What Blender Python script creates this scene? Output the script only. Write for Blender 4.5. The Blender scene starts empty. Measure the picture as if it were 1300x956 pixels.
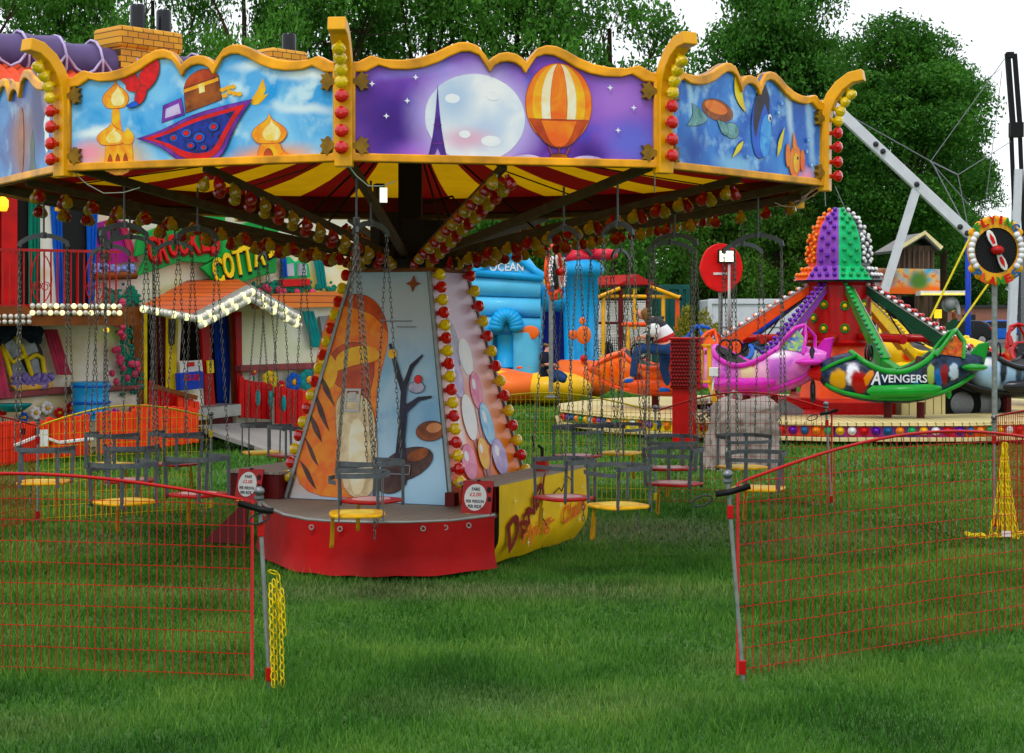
import bpy, math, random
import numpy as np
from mathutils import Vector, Matrix
random.seed(7); np.random.seed(7)
SC = bpy.context.scene
COL = SC.collection
F = 2250.0; EYE = 1.6; HZ = 404.0
PI = math.pi
def P(px, py, d): return Vector(((px-650)*d/F, d, EYE-(py-HZ)*d/F))
def zat(py, d): return EYE-(py-HZ)*d/F
def gp(px, d): return Vector(((px-650)*d/F, d, 0))
def R(a): return math.radians(a)

# ------------------------------------------------------------------ materials
def nt(name):
    m = bpy.data.materials.new(name); m.use_nodes = True
    t = m.node_tree; b = t.nodes['Principled BSDF']
    return m, t, b
def lin(h):
    h = h.lstrip('#'); c = [int(h[i:i+2], 16)/255 for i in (0, 2, 4)]
    return tuple(x/12.92 if x <= .04045 else ((x+.055)/1.055)**2.4 for x in c)
def C(c):
    if not isinstance(c, str): return tuple(c)+(1,)
    c = lin(c); m_ = (c[0]*.3+c[1]*.6+c[2]*.1)
    return tuple(min(.85, max(.002, (m_+(x-m_)*1.18)*.93)) for x in c)+(1,)
def pm(name, col, rough=.5, metal=0, var=.18, scale=6, bump=0, bscale=40, emit=0, coat=0, trans=0):
    m, t, b = nt(name); N = t.nodes; L = t.links
    b.inputs['Roughness'].default_value = rough; b.inputs['Metallic'].default_value = metal
    b.inputs['Coat Weight'].default_value = coat*.35; b.inputs['Specular IOR Level'].default_value = .5 if metal > .3 else .22
    tc = N.new('ShaderNodeTexCoord')
    no = N.new('ShaderNodeTexNoise'); no.inputs['Scale'].default_value = scale; no.inputs['Detail'].default_value = 6
    L.new(tc.outputs['Object'], no.inputs['Vector'])
    mr = N.new('ShaderNodeMapRange'); mr.inputs['From Min'].default_value = .3; mr.inputs['From Max'].default_value = .7
    mr.inputs['To Min'].default_value = 1-var; mr.inputs['To Max'].default_value = 1+var*.6
    L.new(no.outputs['Fac'], mr.inputs['Value'])
    mx = N.new('ShaderNodeMix'); mx.data_type = 'RGBA'; mx.blend_type = 'MULTIPLY'; mx.inputs['Factor'].default_value = 1
    mx.inputs['A'].default_value = C(col); L.new(mr.outputs['Result'], mx.inputs['B'])
    L.new(mx.outputs['Result'], b.inputs['Base Color'])
    r2 = N.new('ShaderNodeMapRange'); r2.inputs['To Min'].default_value = max(.05, rough-.12); r2.inputs['To Max'].default_value = min(1, rough+.15)
    L.new(no.outputs['Fac'], r2.inputs['Value']); L.new(r2.outputs['Result'], b.inputs['Roughness'])
    if bump:
        n2 = N.new('ShaderNodeTexNoise'); n2.inputs['Scale'].default_value = bscale; n2.inputs['Detail'].default_value = 4
        L.new(tc.outputs['Object'], n2.inputs['Vector'])
        bp = N.new('ShaderNodeBump'); bp.inputs['Strength'].default_value = bump; bp.inputs['Distance'].default_value = .02
        L.new(n2.outputs['Fac'], bp.inputs['Height']); L.new(bp.outputs['Normal'], b.inputs['Normal'])
    if emit:
        b.inputs['Emission Color'].default_value = C(col); b.inputs['Emission Strength'].default_value = emit
    if trans:
        tr = N.new('ShaderNodeBsdfTranslucent'); L.new(mx.outputs['Result'], tr.inputs['Color'])
        ms = N.new('ShaderNodeMixShader'); ms.inputs[0].default_value = trans
        L.new(b.outputs[0], ms.inputs[1]); L.new(tr.outputs[0], ms.inputs[2])
        L.new(ms.outputs[0], N['Material Output'].inputs['Surface'])
    return m
def art(name, base, blobs, rough=.3, nscale=3.0, coat=.3, warp=.025, axis='xz'):
    """airbrushed paint: two noise-mixed base colours and soft painted shapes in object space"""
    m, t, b = nt(name); N = t.nodes; L = t.links
    b.inputs['Roughness'].default_value = rough; b.inputs['Coat Weight'].default_value = coat*.3; b.inputs['Specular IOR Level'].default_value = .2
    tc = N.new('ShaderNodeTexCoord')
    no = N.new('ShaderNodeTexNoise'); no.inputs['Scale'].default_value = nscale; no.inputs['Detail'].default_value = 5; no.inputs['Distortion'].default_value = .8
    L.new(tc.outputs['Object'], no.inputs['Vector'])
    mr = N.new('ShaderNodeMapRange'); mr.inputs['From Min'].default_value = .36; mr.inputs['From Max'].default_value = .64
    L.new(no.outputs['Fac'], mr.inputs['Value'])
    mx = N.new('ShaderNodeMix'); mx.data_type = 'RGBA'
    mx.inputs['A'].default_value = C(base[0]); mx.inputs['B'].default_value = C(base[1])
    L.new(mr.outputs['Result'], mx.inputs['Factor']); cur = mx.outputs['Result']
    if len(base) > 2:
        n3 = N.new('ShaderNodeTexNoise'); n3.inputs['Scale'].default_value = nscale*2.3; n3.inputs['Detail'].default_value = 3
        mp = N.new('ShaderNodeMapping'); mp.inputs['Location'].default_value = (7, 3, 5); L.new(tc.outputs['Object'], mp.inputs['Vector']); L.new(mp.outputs[0], n3.inputs['Vector'])
        m3 = N.new('ShaderNodeMapRange'); m3.inputs['From Min'].default_value = .52; m3.inputs['From Max'].default_value = .68
        L.new(n3.outputs['Fac'], m3.inputs['Value'])
        x3 = N.new('ShaderNodeMix'); x3.data_type = 'RGBA'; x3.inputs['B'].default_value = C(base[2])
        L.new(m3.outputs['Result'], x3.inputs['Factor']); L.new(cur, x3.inputs['A']); cur = x3.outputs['Result']
    wn = N.new('ShaderNodeTexNoise'); wn.inputs['Scale'].default_value = 7; wn.inputs['Detail'].default_value = 3
    L.new(tc.outputs['Object'], wn.inputs['Vector'])
    sb = N.new('ShaderNodeVectorMath'); sb.operation = 'SUBTRACT'; sb.inputs[1].default_value = (.5, .5, .5); L.new(wn.outputs['Color'], sb.inputs[0])
    sc = N.new('ShaderNodeVectorMath'); sc.operation = 'SCALE'; sc.inputs['Scale'].default_value = warp*2; L.new(sb.outputs[0], sc.inputs[0])
    ad = N.new('ShaderNodeVectorMath'); ad.operation = 'ADD'; L.new(tc.outputs['Object'], ad.inputs[0]); L.new(sc.outputs[0], ad.inputs[1])
    for (cx, cz, rx, rz, ang, col, soft) in blobs:
        mp = N.new('ShaderNodeMapping'); mp.vector_type = 'TEXTURE'
        mp.inputs['Location'].default_value = (cx, 0, cz) if axis == 'xz' else (0, cx, cz)
        mp.inputs['Rotation'].default_value = (0, -R(ang), 0) if axis == 'xz' else (R(ang), 0, 0)
        mp.inputs['Scale'].default_value = (rx, 1e4, rz) if axis == 'xz' else (1e4, rx, rz)
        L.new(ad.outputs[0], mp.inputs['Vector'])
        ln = N.new('ShaderNodeVectorMath'); ln.operation = 'LENGTH'; L.new(mp.outputs[0], ln.inputs[0])
        m2 = N.new('ShaderNodeMapRange'); m2.interpolation_type = 'SMOOTHSTEP'
        m2.inputs['From Min'].default_value = 1-soft; m2.inputs['From Max'].default_value = 1+soft
        m2.inputs['To Min'].default_value = 1; m2.inputs['To Max'].default_value = 0
        L.new(ln.outputs['Value'], m2.inputs['Value'])
        xx = N.new('ShaderNodeMix'); xx.data_type = 'RGBA'; xx.inputs['B'].default_value = C(col)
        L.new(m2.outputs['Result'], xx.inputs['Factor']); L.new(cur, xx.inputs['A']); cur = xx.outputs['Result']
    L.new(cur, b.inputs['Base Color'])
    return m
def planks(name, c1, c2, axis=0, w=.09, rough=.6):
    """boards: per-board tone, dark gaps and grain"""
    m, t, b = nt(name); N = t.nodes; L = t.links
    tc = N.new('ShaderNodeTexCoord'); sp = N.new('ShaderNodeSeparateXYZ'); L.new(tc.outputs['Object'], sp.inputs[0])
    dv = N.new('ShaderNodeMath'); dv.operation = 'DIVIDE'; dv.inputs[1].default_value = w; L.new(sp.outputs[axis], dv.inputs[0])
    fl = N.new('ShaderNodeMath'); fl.operation = 'FLOOR'; L.new(dv.outputs[0], fl.inputs[0])
    wn = N.new('ShaderNodeTexWhiteNoise'); wn.noise_dimensions = '1D'; L.new(fl.outputs[0], wn.inputs['W'])
    mx = N.new('ShaderNodeMix'); mx.data_type = 'RGBA'; mx.inputs['A'].default_value = C(c1); mx.inputs['B'].default_value = C(c2)
    no = N.new('ShaderNodeTexNoise'); no.inputs['Scale'].default_value = 9; no.inputs['Detail'].default_value = 8; L.new(tc.outputs['Object'], no.inputs['Vector'])
    av = N.new('ShaderNodeMath'); av.operation = 'ADD'; L.new(wn.outputs['Value'], av.inputs[0]); L.new(no.outputs['Fac'], av.inputs[1])
    hf = N.new('ShaderNodeMath'); hf.operation = 'MULTIPLY'; hf.inputs[1].default_value = .5; L.new(av.outputs[0], hf.inputs[0])
    L.new(hf.outputs[0], mx.inputs['Factor'])
    fr = N.new('ShaderNodeMath'); fr.operation = 'FRACT'; L.new(dv.outputs[0], fr.inputs[0])
    gt = N.new('ShaderNodeMath'); gt.operation = 'LESS_THAN'; gt.inputs[1].default_value = .13; L.new(fr.outputs[0], gt.inputs[0])
    m2 = N.new('ShaderNodeMix'); m2.data_type = 'RGBA'; m2.inputs['B'].default_value = tuple(x*.25 for x in C(c1)[:3])+(1,)
    L.new(gt.outputs[0], m2.inputs['Factor']); L.new(mx.outputs['Result'], m2.inputs['A'])
    L.new(m2.outputs['Result'], b.inputs['Base Color']); b.inputs['Roughness'].default_value = rough
    return m

M = {}
def mk(k, *a, **kw): M[k] = pm(k, *a, **kw)
mk('red_paint', '#a80c08', .35, coat=.3); mk('fair_red', '#d80c10', .45); mk('dark_red', '#5a0a0c', .45); mk('yellow_paint', '#eaae0c', .35, coat=.3)
mk('gold', '#e6a414', .35, coat=.3, var=.55, scale=5); mk('gold_brown', '#8a6a2a', .4, var=.5, scale=14)
mk('steel', '#7d8084', .4, .75, var=.25, scale=30); mk('galv', '#8d9290', .5, .55, var=.3, scale=20)
mk('bar', '#5c6064', .48, .5, var=.25, scale=25); mk('black', '#0d0d0e', .5); mk('beam', '#4a4034', .6, var=.4, scale=14); mk('rough_black', '#171412', .75, bump=.2)  # the brownish black serves dark machinery and painted-in recess shade
mk('chain', '#6a6862', .38, .85, var=.35, scale=60); mk('aluminium', '#a9a9a5', .45, .6)
mk('red_lamp', '#c40602', .08, coat=2.6, emit=.02, var=.35, scale=40); mk('yellow_lamp', '#e8c800', .08, coat=2.6, emit=.02, var=.35, scale=40)
mk('red_glass', '#8a0806', .15, coat=1.5, emit=.01); mk('amber_glass', '#9a7c1a', .15, coat=1.5, emit=.01)
mk('canvas_red', '#661408', .8, trans=.4, var=.12); mk('canvas_yellow', '#c89c20', .8, trans=.42, var=.1)
mk('seat_red', '#a8101a', .38, coat=.25, var=.35, scale=12); mk('seat_worn', '#d8b0b0', .4); mk('seat_yellow', '#e8b410', .38, coat=.25, var=.3, scale=12)
mk('worn_yellow', '#e9cf70', .5); mk('strap', '#b58a10', .8)
mk('tarp_red', '#a60405', .7, var=.4, scale=2.2, bump=.5, bscale=5, coat=.1); mk('tarp_yellow', '#f2c81c', .5, var=.18, scale=3, bump=.35, bscale=5)
mk('white', '#e2e2de', .5); mk('cream', '#dfd2a4', .55, var=.15); mk('grey', '#8a8c8e', .6); mk('dark_grey', '#333537', .6)
mk('fence_red', '#ac0e08', .4); mk('fence_yellow', '#dcc41a', .4); mk('yellow_plastic', '#e6cf2a', .4, coat=.2)
mk('green_paint', '#12913a', .3, coat=.5); mk('purple_paint', '#7a2f9a', .35, coat=.4); mk('orange_paint', '#f0640c', .35, coat=.4)
mk('dark_green', '#10402a', .5); mk('blue_paint', '#1a3fae', .4); mk('pink_paint', '#c83fae', .28, coat=.6); mk('black_paint', '#15161b', .25, coat=.6)
mk('mint', '#35b878', .45); mk('ridge_edge', '#c4b8dc', .5); mk('lilac', '#8a4fae', .5); mk('mint_cap', '#109a58', .2, coat=.6); mk('purple_cap', '#5a1a98', .2, coat=.6)
mk('orange_cap', '#f48a10', .2, coat=.6); mk('white_cap', '#e8e8ea', .2, coat=.6); mk('lit_cap', '#fff2c0', .3, emit=.7, var=.02)
mk('lit', '#fff4d8', .3, emit=1.5, var=.02); mk('warm_lit', '#ffc860', .3, emit=1.0, var=.02)
mk('inflate_blue', '#3f9fd8', .45, var=.15, scale=2, coat=.2); mk('inflate_light', '#6cc0e6', .45, var=.15, scale=2, coat=.2); mk('inflate_dark', '#1f62c0', .5, coat=.2)
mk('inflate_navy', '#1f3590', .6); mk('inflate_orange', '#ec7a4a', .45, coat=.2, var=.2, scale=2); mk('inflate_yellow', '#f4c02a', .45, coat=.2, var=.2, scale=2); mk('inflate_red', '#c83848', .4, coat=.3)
mk('skin', '#c89078', .55, var=.06); mk('hair', '#7a5a38', .6, var=.3, scale=60); mk('denim', '#25406c', .85, var=.3, scale=30); mk('navy', '#141a2c', .8)
mk('trunk', '#3a2e22', .9, bump=.6, bscale=12, var=.4); mk('rubber', '#161616', .8); mk('glass', '#0c1218', .08, coat=.5, var=.02)
mk('sack', '#948d86', .75, bump=1.0, bscale=9, var=.2, scale=4); mk('coral', '#d8604a', .55, var=.2); mk('ridge', '#5d5078', .5, var=.25, scale=3)
mk('orange_board', '#ee4f12', .45, var=.2, scale=8); mk('red_board', '#c8281c', .45, var=.25, scale=8)
mk('brown', '#7a4524', .6, var=.3); mk('plum', '#8a4a4a', .6, var=.3); mk('curtain_blue', '#1d5fc0', .8, var=.25); mk('curtain_green', '#12806a', .8, var=.25); mk('curtain_pink', '#c8506a', .8, var=.25)
mk('curtain_navy', '#1a3a9a', .8, var=.3); mk('magenta', '#a03080', .6); mk('yellow_slat', '#dcc214', .5); mk('teal', '#1a8a8a', .6); mk('leaf_teal', '#2a7a64', .7, var=.4, scale=20)
mk('silver_cap', '#d8d4c8', .25, .2, coat=.6); mk('rope_yellow', '#c8b850', .8); mk('asphalt', '#4c4c4a', .9, var=.2); mk('letter_red', '#c81830', .4); mk('letter_yellow', '#f2d030', .4)
mk('banner_green', '#1f9a4c', .4, var=.3, scale=2); mk('letter_dark', '#15152a', .5); mk('maroon_ink', '#7a1618', .6); mk('orange_ink', '#e07a10', .6); mk('letter_white', '#e8e8f0', .4)
mk('pale_ink', '#f4ecb0', .6); mk('car_black', '#121418', .2, coat=1); mk('car_blue', '#1f5fb8', .2, coat=1)
M['deck'] = planks('deck', '#8a8076', '#a09488', 0, .045, .7); M['deck_cream'] = planks('deck_cream', '#cdbd88', '#dfd0a0', 0, .11, .55)
M['porch'] = planks('porch', '#a84818', '#cc6a24', 2, .05, .5); M['logs'] = planks('logs', '#c86a18', '#e08a2a', 2, .09, .5)
M['cabin_wood'] = planks('cabin_wood', '#4a3a30', '#6a5444', 0, .16, .8); M['corrugated'] = planks('corrugated', '#8c8a88', '#a4a29e', 0, .06, .6)
M['brick_yellow'] = None

def brickmat(name, c1, c2, mortar, scale):
    m, t, b = nt(name); N = t.nodes; L = t.links
    tc = N.new('ShaderNodeTexCoord'); br = N.new('ShaderNodeTexBrick'); mp = N.new('ShaderNodeMapping'); mp.inputs['Rotation'].default_value = (PI/2, 0, 0)
    L.new(tc.outputs['Object'], mp.inputs[0]); L.new(mp.outputs[0], br.inputs['Vector'])
    br.inputs['Color1'].default_value = C(c1); br.inputs['Color2'].default_value = C(c2); br.inputs['Mortar'].default_value = C(mortar)
    br.inputs['Scale'].default_value = scale; br.inputs['Mortar Size'].default_value = .018
    L.new(br.outputs['Color'], b.inputs['Base Color']); b.inputs['Roughness'].default_value = .6
    return m
M['brick_yellow'] = brickmat('brick_yellow', '#e0a840', '#c88a2c', '#4a3418', 3.2)
M['brick_red'] = brickmat('brick_red', '#7a4434', '#8a5440', '#a09080', 4)

def leafmat(name, c1, c2):
    m, t, b = nt(name); N = t.nodes; L = t.links
    ge = N.new('ShaderNodeNewGeometry'); tc = N.new('ShaderNodeTexCoord')
    no = N.new('ShaderNodeTexNoise'); no.inputs['Scale'].default_value = .55; no.inputs['Detail'].default_value = 3; L.new(tc.outputs['Object'], no.inputs['Vector'])
    a = N.new('ShaderNodeMath'); a.operation = 'MULTIPLY_ADD'; a.inputs[1].default_value = .55; L.new(ge.outputs['Random Per Island'], a.inputs[0])
    s = N.new('ShaderNodeMath'); s.operation = 'MULTIPLY_ADD'; s.inputs[1].default_value = 1.6; s.inputs[2].default_value = -.55; L.new(no.outputs['Fac'], s.inputs[0]); L.new(s.outputs[0], a.inputs[2])
    mx = N.new('ShaderNodeMix'); mx.data_type = 'RGBA'; mx.inputs['A'].default_value = C(c1); mx.inputs['B'].default_value = C(c2); L.new(a.outputs[0], mx.inputs['Factor'])
    L.new(mx.outputs['Result'], b.inputs['Base Color']); b.inputs['Roughness'].default_value = .6; b.inputs['Specular IOR Level'].default_value = .2
    tr = N.new('ShaderNodeBsdfTranslucent'); L.new(mx.outputs['Result'], tr.inputs['Color'])
    ms = N.new('ShaderNodeMixShader'); ms.inputs[0].default_value = .35; L.new(b.outputs[0], ms.inputs[1]); L.new(tr.outputs[0], ms.inputs[2])
    L.new(ms.outputs[0], N['Material Output'].inputs['Surface'])
    return m
M['leaf_a'] = leafmat('leaf_a', (.014, .075, .006), (.10, .30, .025)); M['leaf_b'] = leafmat('leaf_b', (.011, .072, .006), (.075, .25, .02))
M['leaf_c'] = leafmat('leaf_c', (.02, .08, .008), (.10, .26, .02)); M['leaf_yellow'] = leafmat('leaf_yellow', (.1, .12, .01), (.4, .36, .03))

# ------------------------------------------------------------------ mesh building
class MB:
    def __init__(s): s.v = []; s.f = []; s.mi = []; s.M = Matrix(); s.cur = 0
    def add(s, vs, fs):
        b = len(s.v); s.v += [s.M @ Vector(v) for v in vs]
        s.f += [tuple(b+i for i in f) for f in fs]; s.mi += [s.cur]*len(fs); return s
    def box(s, c, sz, rot=None):
        x, y, z = sz[0]/2, sz[1]/2, sz[2]/2; c = Vector(c)
        vs = [Vector((i, j, k)) for i in (-x, x) for j in (-y, y) for k in (-z, z)]
        if rot is not None: vs = [rot @ v for v in vs]
        return s.add([c+v for v in vs], [(0,1,3,2),(4,6,7,5),(0,4,5,1),(2,3,7,6),(0,2,6,4),(1,5,7,3)])
    def cyl(s, a, b, r0, r1=None, n=12, cap=True):
        r1 = r0 if r1 is None else r1; a = Vector(a); b = Vector(b); d = (b-a)
        q = d.to_track_quat('Z', 'Y').to_matrix()
        vs = [a+q@Vector((r0*math.cos(2*PI*i/n), r0*math.sin(2*PI*i/n), 0)) for i in range(n)]
        vs += [b+q@Vector((r1*math.cos(2*PI*i/n), r1*math.sin(2*PI*i/n), 0)) for i in range(n)]
        fs = [(i, (i+1) % n, n+(i+1) % n, n+i) for i in range(n)]
        if cap: fs += [tuple(range(n-1, -1, -1)), tuple(range(n, 2*n))]
        return s.add(vs, fs)
    def tube(s, pts, r, n=6, closed=False, cap=True, flat=None):
        pts = [Vector(p) for p in pts]; K = len(pts); vs = []; up = Vector((0, 0, 1)); prev = None
        rr = r if isinstance(r, (list, tuple)) else [r]*K
        for i, p in enumerate(pts):
            if closed: d = pts[(i+1) % K]-pts[i-1]
            else: d = pts[min(i+1, K-1)]-pts[max(i-1, 0)]
            d.normalize()
            if prev is None:
                u = up if abs(d.z) < .95 else Vector((1, 0, 0))
                x = d.cross(u).normalized()
            else:
                x = (prev-d*prev.dot(d)).normalized()
            prev = x; y = x.cross(d).normalized()
            for j in range(n):
                a = 2*PI*(j+.5)/n
                if flat: vs.append(p+x*(flat[0]/2*(1 if math.cos(a) > 0 else -1))+y*(flat[1]/2*(1 if math.sin(a) > 0 else -1)))
                else: vs.append(p+x*rr[i]*math.cos(a)+y*rr[i]*math.sin(a))
        fs = []
        for i in range(K if closed else K-1):
            for j in range(n): a = i*n+j; b = i*n+(j+1) % n; c = ((i+1) % K)*n+(j+1) % n; d2 = ((i+1) % K)*n+j; fs.append((a, b, c, d2))
        if not closed and cap: fs += [tuple(range(n)), tuple(range((K-1)*n+n-1, (K-1)*n-1, -1))]
        return s.add(vs, fs)
    def flatbar(s, pts, w, h, closed=False): return s.tube(pts, 0, 4, closed, True, (w, h))
    def sphere(s, c, r, nu=12, nv=8, rot=None):
        r = (r, r, r) if not isinstance(r, (tuple, list)) else r; c = Vector(c)
        vs = [Vector((0, 0, -r[2]))]
        for i in range(1, nv):
            a = -PI/2+PI*i/nv
            for j in range(nu): vs.append(Vector((r[0]*math.cos(a)*math.cos(2*PI*j/nu), r[1]*math.cos(a)*math.sin(2*PI*j/nu), r[2]*math.sin(a))))
        vs.append(Vector((0, 0, r[2])))
        if rot is not None: vs = [rot@v for v in vs]
        fs = [(0, 1+(j+1) % nu, 1+j) for j in range(nu)]
        for i in range(nv-2):
            for j in range(nu): a = 1+i*nu+j; b = 1+i*nu+(j+1) % nu; fs.append((a, b, b+nu, a+nu))
        e = len(vs)-1; o = 1+(nv-2)*nu
        fs += [(o+j, o+(j+1) % nu, e) for j in range(nu)]
        return s.add([c+v for v in vs], fs)
    def lathe(s, prof, n=16, a=(0, 0, 0), axis=(0, 0, 1), cap=True):
        a = Vector(a); q = Vector(axis).to_track_quat('Z', 'Y').to_matrix(); vs = []
        for (r, z) in prof:
            for j in range(n): vs.append(a+q@Vector((r*math.cos(2*PI*j/n), r*math.sin(2*PI*j/n), z)))
        fs = [(i*n+j, i*n+(j+1) % n, (i+1)*n+(j+1) % n, (i+1)*n+j) for i in range(len(prof)-1) for j in range(n)]
        if cap: fs += [tuple(range(n-1, -1, -1)), tuple(range((len(prof)-1)*n, len(prof)*n))]
        return s.add(vs, fs)
    def prism(s, out, y0, y1):
        """outline in x,z extruded along y"""
        n = len(out); vs = [(p[0], y0, p[1]) for p in out]+[(p[0], y1, p[1]) for p in out]
        fs = [tuple(range(n)), tuple(range(2*n-1, n-1, -1))]+[(i, n+i, n+(i+1) % n, (i+1) % n) for i in range(n)]
        return s.add(vs, fs)
    def slab(s, out, z0, z1):
        """outline in x,y extruded along z"""
        n = len(out); vs = [(p[0], p[1], z0) for p in out]+[(p[0], p[1], z1) for p in out]
        fs = [tuple(range(n-1, -1, -1)), tuple(range(n, 2*n))]+[(i, (i+1) % n, n+(i+1) % n, n+i) for i in range(n)]
        return s.add(vs, fs)
    def strip(s, a, b, y0, y1, closed=True):
        """band between two matching outlines a (outer) and b (inner), in x,z, with thickness"""
        n = len(a); vs = [(p[0], y0, p[1]) for p in a]+[(p[0], y0, p[1]) for p in b]+[(p[0], y1, p[1]) for p in a]+[(p[0], y1, p[1]) for p in b]; fs = []
        for i in range(n if closed else n-1):
            j = (i+1) % n; fs += [(i, j, n+j, n+i), (2*n+i, 3*n+i, 3*n+j, 2*n+j), (i, 2*n+i, 2*n+j, j), (n+i, n+j, 3*n+j, 3*n+i)]
        return s.add(vs, fs)
    def mesh(s, name, mats, smooth=False):
        me = bpy.data.meshes.new(name); me.from_pydata([tuple(v) for v in s.v], [], s.f)
        for m in mats: me.materials.append(m)
        if len(mats) > 1: me.polygons.foreach_set('material_index', s.mi)
        if smooth:
            me.polygons.foreach_set('use_smooth', [True]*len(me.polygons))
        me.update(); return me
    def build(s, name, mat, parent=None, smooth=False, bevel=0, loc=None, rz=None, label=None, sharp=None):
        mats = mat if isinstance(mat, (list, tuple)) else [mat]
        mats = [M[m] if isinstance(m, str) else m for m in mats]
        me = s.mesh(name, mats, smooth)
        if smooth and sharp is not None: me.set_sharp_from_angle(angle=R(sharp))
        o = bpy.data.objects.new(name, me); COL.objects.link(o)
        if parent: o.parent = parent
        if loc is not None: o.location = loc
        if rz is not None: o.rotation_euler = (0, 0, rz)
        if bevel:
            b = o.modifiers.new('bevel', 'BEVEL'); b.width = bevel; b.segments = 2; b.limit_method = 'ANGLE'
        if label: o['label'] = label
        return o
def thing(name, label, cat, loc=(0, 0, 0), rz=0, group=None):
    o = bpy.data.objects.new(name, None); COL.objects.link(o); o.empty_display_size = .2
    o.location = loc; o.rotation_euler = (0, 0, rz); o['label'] = label; o['category'] = cat
    if group: o['group'] = group
    return o
def tag(o, label, cat, group=None):
    o['label'] = label; o['category'] = cat
    if group: o['group'] = group
    return o
def struct(o, kind='structure'): o['kind'] = kind; return o
def dup(root, loc, rz, label, group=None):
    r = root.copy(); COL.objects.link(r); r.location = loc; r.rotation_euler = (0, 0, rz); r['label'] = label
    if group: r['group'] = group
    for ch in list(root.children):
        c = ch.copy(); COL.objects.link(c); c.parent = r
        for g in list(ch.children):
            d = g.copy(); COL.objects.link(d); d.parent = c
    return r
def share(name, me, parent, loc=(0, 0, 0), q=None):
    o = bpy.data.objects.new(name, me); COL.objects.link(o); o.parent = parent; o.location = loc
    if q is not None: o.rotation_mode = 'QUATERNION'; o.rotation_quaternion = q
    return o
def text(mb, s, w, h, Mx, ext=.008, off=0.0, shear=0, spacing=1.0):
    """lettering fitted to w x h, centred, facing -y (x right, z up) and placed by Mx"""
    cu = bpy.data.curves.new('t', 'FONT'); cu.body = s; cu.size = 1; cu.extrude = .5; cu.offset = off; cu.shear = shear; cu.space_character = spacing
    cu.resolution_u = 3
    o = bpy.data.objects.new('t', cu); COL.objects.link(o); bpy.context.view_layer.update()
    dg = bpy.context.evaluated_depsgraph_get(); me = o.evaluated_get(dg).to_mesh()
    vs = [v.co.copy() for v in me.vertices]; fs = [tuple(p.vertices) for p in me.polygons]
    x0 = min(v.x for v in vs); x1 = max(v.x for v in vs); y0 = min(v.y for v in vs); y1 = max(v.y for v in vs)
    out = [Mx@Vector(((v.x-(x0+x1)/2)/(x1-x0)*w, -v.z*ext, (v.y-(y0+y1)/2)/(y1-y0)*h)) for v in vs]
    mb.add(out, fs); o.evaluated_get(dg).to_mesh_clear(); bpy.data.objects.remove(o); bpy.data.curves.remove(cu)
def XF(loc, rz=0, ry=0, rx=0): return Matrix.Translation(loc)@Matrix.Rotation(rz, 4, 'Z')@Matrix.Rotation(ry, 4, 'Y')@Matrix.Rotation(rx, 4, 'X')
def arc(c, r, a0, a1, n, plane='xz', r2=None):
    r2 = r if r2 is None else r2; o = []
    for i in range(n+1):
        a = R(a0+(a1-a0)*i/n); u = r*math.cos(a); v = r2*math.sin(a)
        o.append((c[0]+u, c[1], c[2]+v) if plane == 'xz' else (c[0]+u, c[1]+v, c[2]))
    return o

# ------------------------------------------------------------------ world, sun, camera
w = bpy.data.worlds.new('World'); SC.world = w; w.use_nodes = True
wt = w.node_tree; bg = wt.nodes['Background']; bg.inputs['Strength'].default_value = .1
sk = wt.nodes.new('ShaderNodeTexSky'); sk.sky_type = 'NISHITA'; sk.sun_disc = False; SUN_EL = R(58); SUN_ROT = R(200)
sk.sun_elevation = SUN_EL; sk.sun_rotation = SUN_ROT
mxw = wt.nodes.new('ShaderNodeMix'); mxw.data_type = 'RGBA'; mxw.inputs['Factor'].default_value = .8; mxw.inputs['B'].default_value = (11.2, 11.4, 11.8, 1)
wt.links.new(sk.outputs[0], mxw.inputs['A']); wt.links.new(mxw.outputs['Result'], bg.inputs['Color'])
sl = bpy.data.lights.new('sun', 'SUN'); sl.energy = 1.1; sl.angle = R(14); sl.color = (1, .96, .9)
so = bpy.data.objects.new('sun', sl); COL.objects.link(so)
sd = Vector((math.sin(SUN_ROT)*math.cos(SUN_EL), math.cos(SUN_ROT)*math.cos(SUN_EL), math.sin(SUN_EL)))
so.rotation_euler = sd.to_track_quat('Z', 'Y').to_euler()
cam = bpy.data.cameras.new('camera'); co = bpy.data.objects.new('camera', cam); COL.objects.link(co); SC.camera = co
co.location = (0, 0, EYE); co.rotation_euler = (PI/2, 0, 0); cam.sensor_width = 36; cam.lens = 36*F/1300; cam.shift_y = -(478-HZ)/1300
cam.clip_end = 2000; cam.clip_start = .1
SC.view_settings.view_transform = 'Standard'; SC.view_settings.look = 'None'; SC.view_settings.exposure = .32; SC.view_settings.gamma = 1
SC.cycles.max_bounces = 8; SC.cycles.transparent_max_bounces = 8
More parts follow.
